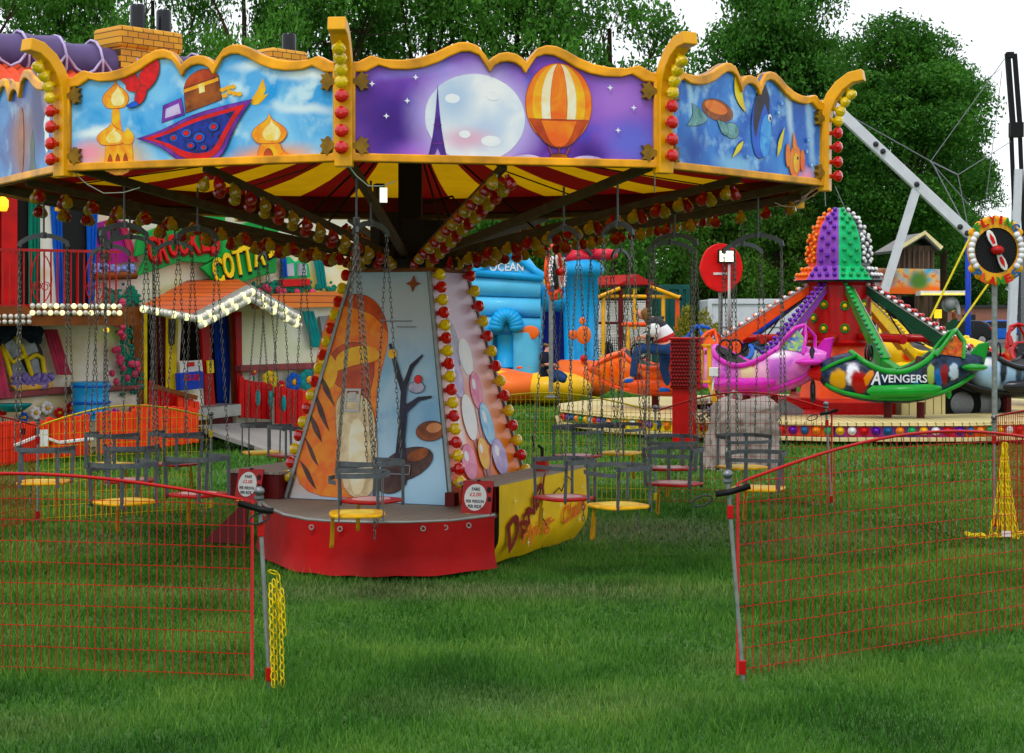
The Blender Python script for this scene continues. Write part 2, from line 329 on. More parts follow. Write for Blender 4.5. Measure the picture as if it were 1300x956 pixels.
# ------------------------------------------------------------------ ground
def groundmat():
    m, t, b = nt('lawn'); N = t.nodes; L = t.links
    tc = N.new('ShaderNodeTexCoord')
    n1 = N.new('ShaderNodeTexNoise'); n1.inputs['Scale'].default_value = .7; n1.inputs['Detail'].default_value = 8
    n2 = N.new('ShaderNodeTexNoise'); n2.inputs['Scale'].default_value = 22; n2.inputs['Detail'].default_value = 8
    for n in (n1, n2): L.new(tc.outputs['Object'], n.inputs['Vector'])
    a = N.new('ShaderNodeMath'); a.operation = 'ADD'; L.new(n1.outputs['Fac'], a.inputs[0]); L.new(n2.outputs['Fac'], a.inputs[1])
    cr = N.new('ShaderNodeValToRGB'); mr = N.new('ShaderNodeMapRange'); mr.inputs['From Min'].default_value = .7; mr.inputs['From Max'].default_value = 1.35
    L.new(a.outputs[0], mr.inputs['Value']); L.new(mr.outputs['Result'], cr.inputs['Fac'])
    e = cr.color_ramp.elements; e[0].color = (.018, .065, .008, 1); e[1].color = (.10, .21, .03, 1); x = e.new(.5); x.color = (.045, .13, .015, 1)
    L.new(cr.outputs['Color'], b.inputs['Base Color']); b.inputs['Roughness'].default_value = .9
    bp = N.new('ShaderNodeBump'); bp.inputs['Strength'].default_value = .7; bp.inputs['Distance'].default_value = .05; L.new(n2.outputs['Fac'], bp.inputs['Height']); L.new(bp.outputs['Normal'], b.inputs['Normal'])
    return m
M['lawn'] = groundmat()
g = MB(); n = 40
g.add([(-900, -60, 0), (900, -60, 0), (900, 1500, 0), (-900, 1500, 0)], [(0, 1, 2, 3)])
struct(g.build('ground', 'lawn'))
g = MB(); g.add([(16, 95, .004), (200, 95, .004), (200, 170, .004), (5, 170, .004)], [(0, 1, 2, 3)]); struct(g.build('car_park', 'asphalt'))
def grassmat():
    m, t, b = nt('grass_blades'); N = t.nodes; L = t.links
    ge = N.new('ShaderNodeNewGeometry'); tc = N.new('ShaderNodeTexCoord')
    no = N.new('ShaderNodeTexNoise'); no.inputs['Scale'].default_value = 1.1; no.inputs['Detail'].default_value = 5; L.new(tc.outputs['Object'], no.inputs['Vector'])
    s = N.new('ShaderNodeMath'); s.operation = 'MULTIPLY_ADD'; s.inputs[1].default_value = 1.9; s.inputs[2].default_value = -.75; L.new(no.outputs['Fac'], s.inputs[0])
    a = N.new('ShaderNodeMath'); a.operation = 'MULTIPLY_ADD'; a.inputs[1].default_value = .5; L.new(ge.outputs['Random Per Island'], a.inputs[0]); L.new(s.outputs[0], a.inputs[2])
    cr = N.new('ShaderNodeValToRGB'); L.new(a.outputs[0], cr.inputs['Fac'])
    e = cr.color_ramp.elements; e[0].color = (.024, .095, .010, 1); e[1].color = (.19, .34, .05, 1); x = e.new(.45); x.color = (.065, .215, .022, 1)
    # straw coloured, worn patches: one by the yellow skirt, one round the front of the ride
    cur = cr.outputs['Color']
    for (cx, cy, rx, ry, amt) in ((.9, 13.3, .8, .9, .95), (-.3, 10.3, 1.9, .4, .85), (1.2, 8.2, .5, .3, .4), (-1.9, 6.9, .4, .3, .35), (.1, 7.3, .9, .35, .3), (-3.0, 12.5, .5, .7, .35), (2.0, 13.0, .9, 1.2, .35)):
        mp = N.new('ShaderNodeMapping'); mp.vector_type = 'TEXTURE'; mp.inputs['Location'].default_value = (cx, cy, 0); mp.inputs['Scale'].default_value = (rx, ry, 1e4); L.new(tc.outputs['Object'], mp.inputs[0])
        ln = N.new('ShaderNodeVectorMath'); ln.operation = 'LENGTH'; L.new(mp.outputs[0], ln.inputs[0])
        m2 = N.new('ShaderNodeMapRange'); m2.inputs['From Min'].default_value = .2; m2.inputs['From Max'].default_value = 1.2; m2.inputs['To Min'].default_value = amt; m2.inputs['To Max'].default_value = 0; L.new(ln.outputs['Value'], m2.inputs['Value'])
        mu = N.new('ShaderNodeMath'); mu.operation = 'MULTIPLY'; L.new(m2.outputs['Result'], mu.inputs[0]); L.new(ge.outputs['Random Per Island'], mu.inputs[1])
        xx = N.new('ShaderNodeMix'); xx.data_type = 'RGBA'; xx.inputs['B'].default_value = (.33, .3, .16, 1); L.new(mu.outputs[0], xx.inputs['Factor']); L.new(cur, xx.inputs['A']); cur = xx.outputs['Result']
    L.new(cur, b.inputs['Base Color']); b.inputs['Roughness'].default_value = .6; b.inputs['Specular IOR Level'].default_value = .15
    tr = N.new('ShaderNodeBsdfTranslucent'); L.new(cur, tr.inputs['Color'])
    ms = N.new('ShaderNodeMixShader'); ms.inputs[0].default_value = .3; L.new(b.outputs[0], ms.inputs[1]); L.new(tr.outputs[0], ms.inputs[2]); L.new(ms.outputs[0], N['Material Output'].inputs['Surface'])
    return m
M['grass_blades'] = grassmat()
def raw_mesh(name, V, n_per, mat):
    nf = len(V)//n_per; me = bpy.data.meshes.new(name); me.vertices.add(len(V)); me.vertices.foreach_set('co', V.astype(np.float32).ravel())
    me.loops.add(len(V)); me.loops.foreach_set('vertex_index', np.arange(len(V), dtype=np.int32)); me.polygons.add(nf)
    me.polygons.foreach_set('loop_start', np.arange(0, len(V), n_per, dtype=np.int32)); me.polygons.foreach_set('loop_total', np.full(nf, n_per, dtype=np.int32))
    me.materials.append(mat); me.update(calc_edges=True); return me
def grass():
    rng = np.random.default_rng(3); out = []
    for (y0, y1, dens, hmin, hmax, wd) in ((5.6, 8.5, 6500, .022, .055, .0032), (8.5, 12, 3800, .022, .052, .0042), (12, 17, 1500, .025, .055, .007), (17, 28, 420, .03, .07, .012), (28, 45, 110, .04, .08, .025)):
        W = .30*y1+1.3; n = int((y1-y0)*2*W*dens)
        x = rng.uniform(-W, W, n); y = rng.uniform(y0, y1, n)
        keep = (np.abs(x) < .30*y+1.3) & (np.hypot(x+.8, y-12.3) > .95)
        wear = np.hypot((x-.9)/.8, (y-13.3)/.9) < 1
        keep &= ~(wear & (rng.random(n) < .3)); x = x[keep]; y = y[keep]; n = len(x)
        cl = np.sin(x*3.1+np.sin(y*2.3)*2)*np.sin(y*3.7+np.sin(x*1.9))*.5+.5
        h = rng.uniform(hmin, hmax, n)*(.6+.6*cl)*(1+.7*(rng.random(n) < .03)); a = rng.uniform(0, 2*PI, n); lean = rng.uniform(.1, .75, n)*h; la = rng.uniform(0, 2*PI, n)
        dx = np.cos(a)*wd; dy = np.sin(a)*wd
        V = np.zeros((n, 3, 3)); V[:, 0] = np.c_[x-dx, y-dy, np.zeros(n)]; V[:, 1] = np.c_[x+dx, y+dy, np.zeros(n)]; V[:, 2] = np.c_[x+np.cos(la)*lean, y+np.sin(la)*lean, h]
        out.append(V.reshape(-1, 3))
    me = raw_mesh('grass', np.concatenate(out), 3, M['grass_blades'])
    o = bpy.data.objects.new('grass', me); COL.objects.link(o); struct(o, 'stuff'); tag(o, 'short green mown grass covering the whole fairground lawn', 'grass')
grass()

# ------------------------------------------------------------------ the swing ride
RC = Vector((-.711, 12.4, 0)); RR = 2.9; A0 = -3.7
ride = thing('swing_ride', 'large childrens chair swing carousel with painted boards, striped canopy and red skirt', 'carousel', RC)
def rp(th, r, z): return Vector((r*math.sin(R(th)), -r*math.cos(R(th)), z))
# lamp cap: neck, flared faceted cap
def capmesh(name, mat, s=1.0, n=10):
    m = MB(); m.lathe([(.013*s, 0), (.016*s, .02*s), (.030*s, .030*s), (.038*s, .048*s), (.036*s, .062*s), (.024*s, .074*s), (.008*s, .079*s)], n)
    return m.mesh(name, [M[mat]], False)
CAP = {c: capmesh('lamp', c) for c in ('red_lamp', 'yellow_lamp', 'red_glass', 'amber_glass')}
def qz(d): return Vector(d).to_track_quat('Z', 'Y')
# rounding boards
W = 2*RR*math.sin(PI/10)
top_u = [(0, .53), (.035, .535), (.075, .572), (.115, .553), (.17, .553), (.22, .567), (.27, .598), (.31, .635), (.345, .66), (.375, .663), (.405, .645), (.43, .595), (.44, .565),
         (.455, .59), (.475, .61), (.5, .617)]
prof = top_u+[(1-u, z) for u, z in reversed(top_u[:-1])]
xs = lambda u, ins=0: (u-.5)*(W-ins*2-.012)
outer = [((u-.5)*(W-.012), z) for u, z in prof]
inner = [((u-.5)*(W-.11), z-.052-(.012 if abs(u-.44) < .012 or abs(u-.56) < .012 else 0)) for u, z in prof]
outl = outer+[((W-.012)/2, 0), (-(W-.012)/2, 0)]
inl = inner+[((W-.11)/2, .045), (-(W-.11)/2, .045)]
ART = {}
px2x = lambda px, c, wpx: (px-c)/wpx*W
def bl(c, wpx, ybot, sc):  # blobs given in pixels of the board
    return lambda px, py, rx, ry, ang, col, soft=.15: ((px-c)/wpx*W, (ybot-py)*sc, rx/wpx*W, ry*sc, ang, col, soft)
B0 = bl(642, 391, 208, .00428); B9 = bl(260, 345, 212, .0047); B1 = bl(948, 205, 225, .00508); B8 = bl(40, 90, 228, .0046)
B = B0
ART[0] = art('board_purple', ('#5c2f96', '#8656c0', '#4c4cc4'), [
    B(530, 92, 45, 8, 8, '#9a86e0', .7), B(500, 160, 34, 44, 0, '#3f1c7c', .9), B(780, 120, 40, 30, 0, '#a878d0', .9), B(800, 175, 34, 25, 0, '#6a6ed0', .9), B(745, 195, 20, 20, 0, '#3f1c7c', .9), B(540, 195, 30, 14, 0, '#a06acc', .9),
    B(604, 150, 72, 66, 0, '#c8b8ec', .35)], nscale=2.6)
B = B9
ART[9] = art('board_sky', ('#3f9ada', '#8fcaee', '#c8e6f6'), [
    B(130, 165, 22, 6, 10, '#e8f4fa', .7), B(390, 110, 30, 6, 0, '#e8f4fa', .8), B(385, 150, 32, 5, -5, '#d8ecf6', .8), B(330, 95, 25, 6, 5, '#d8ecf6', .8), B(155, 200, 34, 22, 0, '#f4c060', .8), B(350, 205, 40, 14, 0, '#f0a050', .8), B(120, 190, 16, 12, 0, '#f0a0b0', .9)], nscale=3)
B = B1
ART[1] = art('board_sea', ('#2260be', '#4f90dc', '#9cc8ee'), [
    B(875, 130, 3, 60, 12, '#a8d0f0', .7), B(1000, 120, 4, 60, 10, '#c0dcf4', .7), B(1030, 150, 4, 70, 8, '#a0c8f0', .7), B(930, 210, 20, 10, 0, '#8ac0e8', .8), B(1025, 215, 10, 10, 0, '#e8a0c0', .9), B(880, 200, 14, 20, 0, '#1c50a8', .9)], nscale=4)
ART[8] = art('board_night', ('#1c4a98', '#4a90d0', '#88bce0'), [(.45, .4, .2, .25, 0, '#0e2468', .6), (.1, .25, .2, .2, 0, '#8a5a4a', .7), (.62, .5, .1, .1, 0, '#c0a0b0', .7)])
ART[2] = art('board_teal', ('#2f80b8', '#7ab8d8'), [(0, .3, .3, .2, 0, '#e8c040', .4)]); ART[3] = art('board_rose', ('#b06090', '#d8a0b8'), [(0, .3, .3, .2, 0, '#f0e0a0', .4)])
def painted(name, base, hi, n_=9, c3=None): return art(name, (base, hi) + ((c3,) if c3 else ()), [], nscale=n_, warp=.02)
PT = dict(moon=art('p_moon', ('#d4e0ee', '#f2f4f6'), [(-.3, .35, .10, .12, 0, '#b8cce4', .8), (-.12, .2, .09, .07, 0, '#c4d4ea', .8), (-.08, .42, .07, .06, 0, '#f8f8fa', .8), (-.22, .14, .12, .05, 0, '#e0b8cc', .9)], nscale=5),
    violet=painted('p_violet', '#3a2070', '#5a3898'), orange=painted('p_orange', '#e8700c', '#f49a28'), amber=painted('p_amber', '#f0a020', '#f8c850'), cream=painted('p_cream', '#f0dcae', '#faf2dc'), rust=painted('p_rust', '#a84410', '#c85c18'),
    gold=painted('p_gold', '#ee9018', '#f8c048', 14), goldlight=painted('p_goldlight', '#f8d070', '#fcf0c0', 14), red=painted('p_red', '#b80c18', '#e02430', 18), navy=painted('p_navy', '#141a50', '#2038a0', 16), blue=painted('p_blue', '#1448b8', '#2a6cd8', 12), sky=painted('p_sky', '#2f88e0', '#6ab8f0', 12), dark=painted('p_dark', '#10101c', '#24243c'),
    peach=painted('p_peach', '#c88458', '#e0aa80'), purple=painted('p_purple', '#502080', '#8040a8'), yellow=painted('p_yellow', '#e8c810', '#f8e040'), teal=painted('p_teal', '#4a7c80', '#8ab8b8'), brown=painted('p_brown', '#6a3418', '#a8602c'), green=painted('p_green', '#1c3a24', '#2c5a34'), white=painted('p_white', '#e8eef4', '#f8f8fa'), pink=painted('p_pink', '#d86a98', '#f0a8c0'), lav=painted('p_lav', '#a894c8', '#d0c4e4'), grey=painted('p_grey', '#8a88a0', '#b8b4c8'), ltblue=painted('p_ltblue', '#78b8e0', '#b0dcf0'), fawn=painted('p_fawn', '#c8b088', '#ecdcb8'), stone=painted('p_stone', '#3a241e', '#5c4036'))
LAY = [0]
def smooth_pts(q):
    """corner cutting that keeps sharp tips"""
    for _ in range(2):
        n = len(q); out = []
        for i in range(n):
            a, b, c = Vector(q[i-1]), Vector(q[i]), Vector(q[(i+1) % n]); u = (a-b); v = (c-b)
            if u.length < 1e-6 or v.length < 1e-6 or u.angle(v) < 1.25: out.append(tuple(b)); continue
            out += [tuple(b+u*.25), tuple(b+v*.25)]
        q = out
    return q
OUTL = {'orange': 'rust', 'rust': 'stone', 'gold': 'rust', 'blue': 'dark', 'brown': 'dark', 'teal': 'dark', 'red': 'stone', 'purple': 'dark', 'stone': 'dark', 'yellow': 'dark', 'peach': 'brown', 'fawn': 'brown', 'moon': 'lav', 'lav': 'purple', 'pink': 'red', 'ltblue': 'blue', 'grey': 'dark'}
def paint(o, pts, mat, mapf=None, nm='painted_shape', y=-.012, sm=True):
    if len(pts) < 20 and sm: pts = smooth_pts(pts)
    q = [mapf(*p) if mapf else p for p in pts]
    if mat in OUTL:
        cx_ = sum(p[0] for p in q)/len(q); cz_ = sum(p[1] for p in q)/len(q); e_ = .004; big = []
        for p in q: v = Vector((p[0]-cx_, p[1]-cz_)); l_ = max(v.length, 1e-4); v = v*((l_+e_)/l_); big.append((cx_+v.x, cz_+v.y))
        paint_raw(o, big, OUTL[mat], nm='painted_outline', y=y)
    return paint_raw(o, q, mat, nm=nm, y=y)
def paint_raw(o, pts, mat, mapf=None, nm='painted_shape', y=-.012):
    """one painted shape, a film of paint a fraction of a millimetre thick on the board"""
    LAY[0] += 1; q = [mapf(*p) if mapf else p for p in pts]; d = .0006+.00035*(LAY[0] % 60); m = MB(); m.prism(q, y-d, y-d+.0003); return m.build(nm, PT[mat], o)
def mp_(B_): return lambda px, py: B_(px, py, 1, 1, 0, '#000000')[:2]
def ell(cx, cy, rx, ry, ang=0, n=28, a0=0, a1=360): 
    c, s = math.cos(R(ang)), math.sin(R(ang)); full = abs(a1-a0) >= 360; k = n if full else n+1
    return [(cx+rx*math.cos(t)*c-ry*math.sin(t)*s, cy+rx*math.cos(t)*s+ry*math.sin(t)*c) for t in [R(a0+(a1-a0)*i/n) for i in range(k)]]
def onion(cx, cy, w, h):  # cy base, upwards
    L_ = [(.55, 0), (.8, .12), (1, .32), (.95, .5), (.7, .68), (.35, .82), (.1, .95), (0, 1.15)]
    return [(cx-w*a, cy-h*b) for a, b in L_]+[(cx+w*a, cy-h*b) for a, b in reversed(L_[:-1])]
def paintings(k, o):
    LAY[0] = 0
    if k == 0:
        f = mp_(B0); paint(o, ell(603, 149, 61, 56, n=48), 'moon', f)
        for c in ((575, 125, 9, 6), (622, 178, 12, 7), (590, 170, 7, 5), (625, 120, 8, 6)): paint(o, ell(*c), 'white', f)
        paint(o, [(544, 207), (550, 180), (554, 150), (556.4, 118), (557, 108), (557.6, 118), (560, 150), (564, 180), (570, 207), (564, 207), (557, 188), (550, 207)], 'violet', f); paint(o, [(550, 181), (564, 181), (564, 184), (550, 184)], 'purple', f); paint(o, [(553, 158), (561, 158), (561, 160), (553, 160)], 'purple', f)
        paint(o, ell(706, 128, 41, 52, n=40), 'orange', f)   # a striped balloon
        for (cx, w, c) in ((706, 33, 'amber'), (706, 22, 'cream'), (706, 10, 'orange')): paint(o, ell(cx, 128, w, 51.5, n=36), c, f)
        paint(o, [(669, 148), (743, 148), (722, 184), (690, 184)], 'rust', f); paint(o, [(684, 150), (728, 150), (716, 183), (696, 183)], 'orange', f)
        for x in (693, 706, 719): paint(o, [(x-.6, 183), (x+.6, 183), (706+(x-706)*.7+.6, 193), (706+(x-706)*.7-.6, 193)], 'rust', f)
        paint(o, [(694, 192), (718, 192), (716, 206), (696, 206)], 'brown', f)
        for (x, y, rx, ry) in ((665, 203, 22, 9), (742, 202, 22, 8), (500, 204, 20, 6), (800, 203, 26, 6)): paint(o, [p for p in ell(x, y, rx, ry, n=20, a0=180, a1=360)], 'lav', f)
        for (x, y) in ((478, 110), (520, 130), (495, 150), (770, 105), (800, 130), (780, 160), (815, 108), (530, 100)): paint(o, [(x, y-4), (x+.9, y-.9), (x+4, y), (x+.9, y+.9), (x, y+4), (x-.9, y+.9), (x-4, y), (x-.9, y-.9)], 'white', f)
    if k == 9:
        f = mp_(B9); 
        paint(o, [(140, 218), (143, 172), (150, 165), (150, 135), (160, 135), (162, 165), (168, 175), (176, 175), (178, 218)], 'gold', f); paint(o, onion(155, 138, 17, 30), 'gold', f); paint(o, onion(158, 135, 9, 22), 'goldlight', f); paint(o, onion(150, 182, 19, 24), 'gold', f); paint(o, onion(153, 180, 10, 17), 'goldlight', f); paint(o, onion(171, 182, 8, 20), 'amber', f)
        for x in (148, 158, 168): paint(o, [(x-2.4, 212), (x-2.4, 198), (x, 193), (x+2.4, 198), (x+2.4, 212)], 'rust', f)
        paint(o, [(332, 212), (334, 186), (358, 186), (362, 200), (394, 212)], 'gold', f); paint(o, onion(346, 188, 21, 30), 'gold', f); paint(o, onion(349, 185, 11, 22), 'goldlight', f); paint(o, [(340, 211), (340, 199), (345, 193), (350, 199), (350, 211)], 'rust', f)
        for a, b in (((188, 122), (160, 90)), ((192, 122), (205, 72))):   # red bird, wings spread
            dx, dy = b[0]-a[0], b[1]-a[1]; nx, ny = -dy*.22, dx*.22
            paint(o, [a, (a[0]+dx*.3+nx, a[1]+dy*.3+ny), (a[0]+dx*.7+nx*1.1, a[1]+dy*.7+ny*1.1), b, (a[0]+dx*.85-nx*.2, a[1]+dy*.85-ny*.2), (a[0]+dx*.7-nx*.9, a[1]+dy*.7-ny*.9), (a[0]+dx*.5-nx*.6, a[1]+dy*.5-ny*.6), (a[0]+dx*.4-nx*1.2, a[1]+dy*.4-ny*1.2)], 'red', f)
        paint(o, ell(188, 124, 6, 12, 25), 'red', f); paint(o, [(182, 130), (170, 136), (174, 139), (186, 136)], 'blue', f)
        paint(o, [(183, 176), (214, 168), (250, 152), (290, 142), (326, 136), (306, 164), (288, 205), (262, 209), (238, 206), (214, 186)], 'purple', f); paint(o, [(192, 176), (218, 170), (252, 156), (290, 147), (318, 141), (300, 166), (284, 200), (262, 204), (240, 201), (220, 185)], 'red', f); paint(o, [(204, 177), (224, 172), (254, 160), (288, 152), (306, 148), (293, 168), (279, 194), (262, 197), (244, 194), (226, 184)], 'navy', f)
        for (x, y, r_) in ((230, 177, 5), (246, 172, 6), (262, 178, 7), (280, 166, 6), (252, 187, 5), (268, 190, 4), (294, 158, 4)): paint(o, ell(x, y, r_, r_*.8), 'blue', f); paint(o, ell(x, y, r_*.55, r_*.45), 'red', f)
        paint(o, [(322, 138), (330, 128), (338, 112), (342, 126), (338, 132), (345, 130), (334, 142), (326, 143)], 'amber', f)
        # rugs, a chest and a brass jug riding on the cloth
        paint(o, [(214, 158), (216, 138), (238, 130), (242, 150)], 'purple', f, sm=False); paint(o, [(218, 153), (219, 142), (235, 136), (238, 148)], 'lav', f, sm=False)
        paint(o, [(244, 148), (242, 118), (284, 106), (288, 134)], 'brown', f, sm=False); paint(o, [(242, 118), (246, 106), (260, 98), (276, 97), (284, 106)], 'rust', f); paint(o, [(242, 120), (284, 108), (284.6, 112), (242.4, 124)], 'amber', f, sm=False); paint(o, [(260, 115), (267, 113), (268, 124), (261, 126)], 'goldlight', f, sm=False)
        for (x, y) in ((292, 130), (298, 126), (304, 128), (296, 121), (302, 120), (290, 123), (310, 129)): paint(o, ell(x, y, 3.4, 2.6), 'amber', f)
    if k == 1:
        f = mp_(B1)
        paint(o, ell(909, 151, 19, 12, 12), 'brown', f); paint(o, ell(907, 148, 14, 7, 12), 'orange', f); paint(o, ell(926, 172, 9, 9), 'teal', f); paint(o, [(892, 156), (878, 148), (880, 160), (872, 174), (886, 172), (898, 164)], 'teal', f); paint(o, [(908, 162), (914, 178), (922, 178), (920, 164)], 'teal', f)
        paint(o, ell(964, 158, 13, 42, 4), 'blue', f); paint(o, [(957, 120), (966, 106), (974, 122), (974, 150), (968, 134), (962, 150), (956, 176), (952, 160)], 'dark', f); paint(o, ell(969, 172, 7, 26, 4), 'sky', f)
        paint(o, [(930, 98), (936, 112), (943, 148), (934, 140), (928, 126)], 'yellow', f); paint(o, [(926, 204), (932, 188), (940, 182), (938, 192)], 'yellow', f); paint(o, [(984, 196), (985, 176), (994, 158), (990, 184)], 'yellow', f); paint(o, ell(974, 150, 2.4, 4.6), 'white', f); paint(o, ell(974.6, 151, 1.2, 2.4), 'dark', f)
        paint(o, ell(1008, 198, 8, 19, 4), 'orange', f); paint(o, [(1004, 184), (1006, 162), (1012, 184)], 'orange', f); paint(o, ell(998, 192, 3, 14), 'orange', f); paint(o, ell(1018, 196, 3, 13), 'orange', f); paint(o, ell(1009, 200, 4, 12), 'amber', f); paint(o, ell(1011, 194, 1.2, 2.2), 'dark', f)
        for (x, y) in ((990, 130), (985, 142), (1026, 170), (1024, 184), (944, 200), (1030, 200)): paint(o, ell(x, y, 1.6, 2.4, n=12), 'ltblue', f)
    if k == 8:
        paint(o, [(.25, .05), (.29, .12), (.27, .2), (.30, .26), (.32, .3), (.34, .26), (.37, .18), (.36, .1), (.40, .05)], 'green'); paint(o, ell(.6, .3, .06, .06), 'white'); paint(o, ell(.6, .22, .04, .09), 'white')
        paint(o, [(.05, .05), (.05, .4), (.1, .46), (.15, .4), (.15, .05)], 'brown')
fleur = [(-.05, -.012), (-.02, -.03), (.0, -.058), (.02, -.04), (.045, -.045), (.03, -.02), (.05, 0), (.03, .02), (.045, .045), (.02, .04), (0, .058), (-.02, .03), (-.05, .012)]
for k in range(10):
    th = A0+36*(k+.5); c = rp(th, RR*math.cos(PI/10), 2.44)
    rz = R(th)
    bo = MB(); bo.prism(outl, -.012, .012)
    front = k in (9, 0, 1, 8)
    o = bo.build('rounding_board', ART.get(k, ART[2 + k % 2]), ride, loc=c, rz=rz)
    paintings(k, o)
    fr = MB(); fr.strip(outl, inl, -.036, .03); fo = fr.build('board_frame', 'gold', o, bevel=.008)
    if front:
        for sx in (-1, 1):
            for zz in (.085, .43):
                or_ = MB(); or_.prism([(sx*((W/2-.085)-p[0]*.9), zz+p[1]*.9) for p in (fleur if sx > 0 else fleur[::-1])], -.040, -.011)
                or_.build('corner_ornament', 'gold_brown', o)
    bk = MB(); bk.prism([(-W/2+.07, .05), (W/2-.07, .05), (W/2-.07, .5), (-W/2+.07, .5)], .014, .018); bk.build('backing', 'dark_red', o)
# corner posts
pathp = [(0, -.03), (0, .40), (.015, .49), (.05, .57), (.10, .635), (.17, .685), (.25, .70)]
def postpos(s):  # arc length param -> (r, z, normal)
    d = 0
    for i in range(len(pathp)-1):
        a = Vector(pathp[i]); b = Vector(pathp[i+1]); l = (b-a).length
        if d+l >= s or i == len(pathp)-2:
            p = a+(b-a)*min(1, (s-d)/l); t = (b-a).normalized(); return p, Vector((t.y, -t.x))
        d += l
for k in range(10):
    th = A0+36*k; base = rp(th, RR+.015, 2.44)
    pb = MB()
    a = [(r+.035, z) for r, z in pathp]; n_ = len(pathp); a = []; b = []
    for i, (r, z) in enumerate(pathp):
        p0 = Vector(pathp[max(i-1, 0)]); p1 = Vector(pathp[min(i+1, n_-1)]); t = (p1-p0).normalized(); nn = Vector((t.y, -t.x))
        a.append((r+nn.x*.036, z+nn.y*.036)); b.append((r-nn.x*.036, z-nn.y*.036))
    Mx = Matrix(((0, 1, 0, 0), (-1, 0, 0, 0), (0, 0, 1, 0), (0, 0, 0, 1)))  # x(radial) -> -y
    pb.M = Mx; ol = a+b[::-1]; pb.prism(ol, -.048, .048)
    o = pb.build('corner_post', 'yellow_paint', ride, loc=base, rz=R(th), bevel=.006)
    if (k in (0, 1, 2, 8, 9)):
        for j, zz in enumerate((.065, .155, .25, .34, .43, .515, .60, .685)):
            p, nn = postpos(zz+.03)
            share('lamp', CAP['red_lamp' if j < 4 else 'yellow_lamp'], o, (0, -(p.x+nn.x*.036), p.y+nn.y*.036), qz((0, -nn.x, nn.y)))
# canopy
cn = MB(); G = 40; cx = []
for i in range(G):
    a0 = A0+360*i/G; a1 = A0+360*(i+1)/G; cn.cur = i % 2
    def rr(a):  # distance to the ten-sided rim
        d = ((a-A0) % 36)-18; return (RR*math.cos(PI/10)-.03)/math.cos(R(d))
    seg = 6; vs = []
    for j in range(seg+1):
        f = j/seg
        for a in (a0, a1): vs.append(rp(a, .07+(rr(a)-.07)*f, 3.12-.5*f-.10*math.sin(PI*f)))
    cn.add(vs, [(2*j, 2*j+1, 2*j+3, 2*j+2) for j in range(seg)])
cn.build('canopy', ['canvas_red', 'canvas_yellow'], ride)
vl = MB()
for k in range(10): vl.add([rp(A0+36*k, RR-.1, 2.66), rp(A0+36*(k+1), RR-.1, 2.66), rp(A0+36*(k+1), RR-.1, 2.50), rp(A0+36*k, RR-.1, 2.50)], [(0, 1, 2, 3)])
vl.build('valance', 'dark_red', ride)
rb = MB()
for i in range(10):
    a = A0+9+36*i; rb.tube([rp(a, .1, 3.05), rp(a, 1.3, 2.72), rp(a, 2.7, 2.56)],   .006, 4)
rb.build('canopy_ribs', 'black', ride)
# hub and mast
hb = MB(); hb.box((0, 0, 2.5), (.16, .16, 1.1)); hb.lathe([(.2, 1.93), (.42, 1.95), (.42, 2.0), (.3, 2.02), (.3, 2.1), (.22, 2.12), (.2, 2.28), (.12, 2.3)], 20)
for i in range(5):
    a = A0+72*i+20; hb.cyl(rp(a, .12, 2.9), rp(a, .9, 2.2), .008, n=6)
hb.box((-.17, -.15, 2.22), (.14, .2, .22), Matrix.Rotation(.4, 3, 'Z')); hb.box((.16, -.1, 2.2), (.16, .14, .16)); hb.tube([(.1, -.1, 2.4), (.3, -.2, 2.44), (.4, -.15, 2.3)], .008)
hb.build('hub', 'rough_black', ride)
fl = MB()
fl.box((-.2, -.26, 2.44), (.06, .09, .16), Matrix.Rotation(.3, 3, 'Z')); flo = fl.build('floodlight', 'black', ride)
f2 = MB(); f2.box((-.165, -.315, 2.44), (.05, .006, .10), Matrix.Rotation(.3, 3, 'Z')); f2.build('lens', 'lit', flo)
# beams
bm_l = MB()
LAMPS = MB()
def addcap(mb, p, d, s, mi):
    s *= .86
    mb.cur = mi; mb.lathe([(.014*s, 0), (.016*s, .015*s), (.030*s, .035*s), (.038*s, .060*s), (.036*s, .076*s), (.022*s, .09*s), (.005*s, .094*s)], 8, p, d)
for k in range(10):
    th = A0+36*k+18; p0 = rp(th, .3, 2.03); p1 = rp(th, RR*math.cos(PI/10)-.05, 2.44)
    b = MB(); b.flatbar([p0, p1], .03, .045); b.build('lamp_beam', 'beam', ride)
    tx = Vector((math.cos(R(th)), math.sin(R(th)), 0)); n_ = 14
    for i in range(n_):
        p = p0.lerp(p1, (i+.6)/n_)
        for s_ in (-1, 1):
            addcap(LAMPS, p+tx*s_*.03+Vector((0, 0, -.03)), tx*s_*.42+Vector((0, 0, -1)), 1.12, (i+(s_ > 0)) % 2)
    th = A0+36*k; p0 = rp(th, .3, 2.03); p1 = rp(th, RR-.06, 2.47)
    b = MB(); b.flatbar([p0, p1], .04, .05)
    b.flatbar([rp(th+17.9, RR*.95-.05, 2.47), rp(th, RR-.07, 2.47), rp(th-17.9, RR*.95-.05, 2.47)], .03, .04)
    b.build('sweep_beam', 'beam', ride)
# a second, lower ring of lamps runs under the rim on the sides
lo = LAMPS.build('lamp', ['red_glass', 'amber_glass'], ride); struct(lo, 'stuff'); lo['label'] = 'rows of red and amber cap lamps under the roof beams'
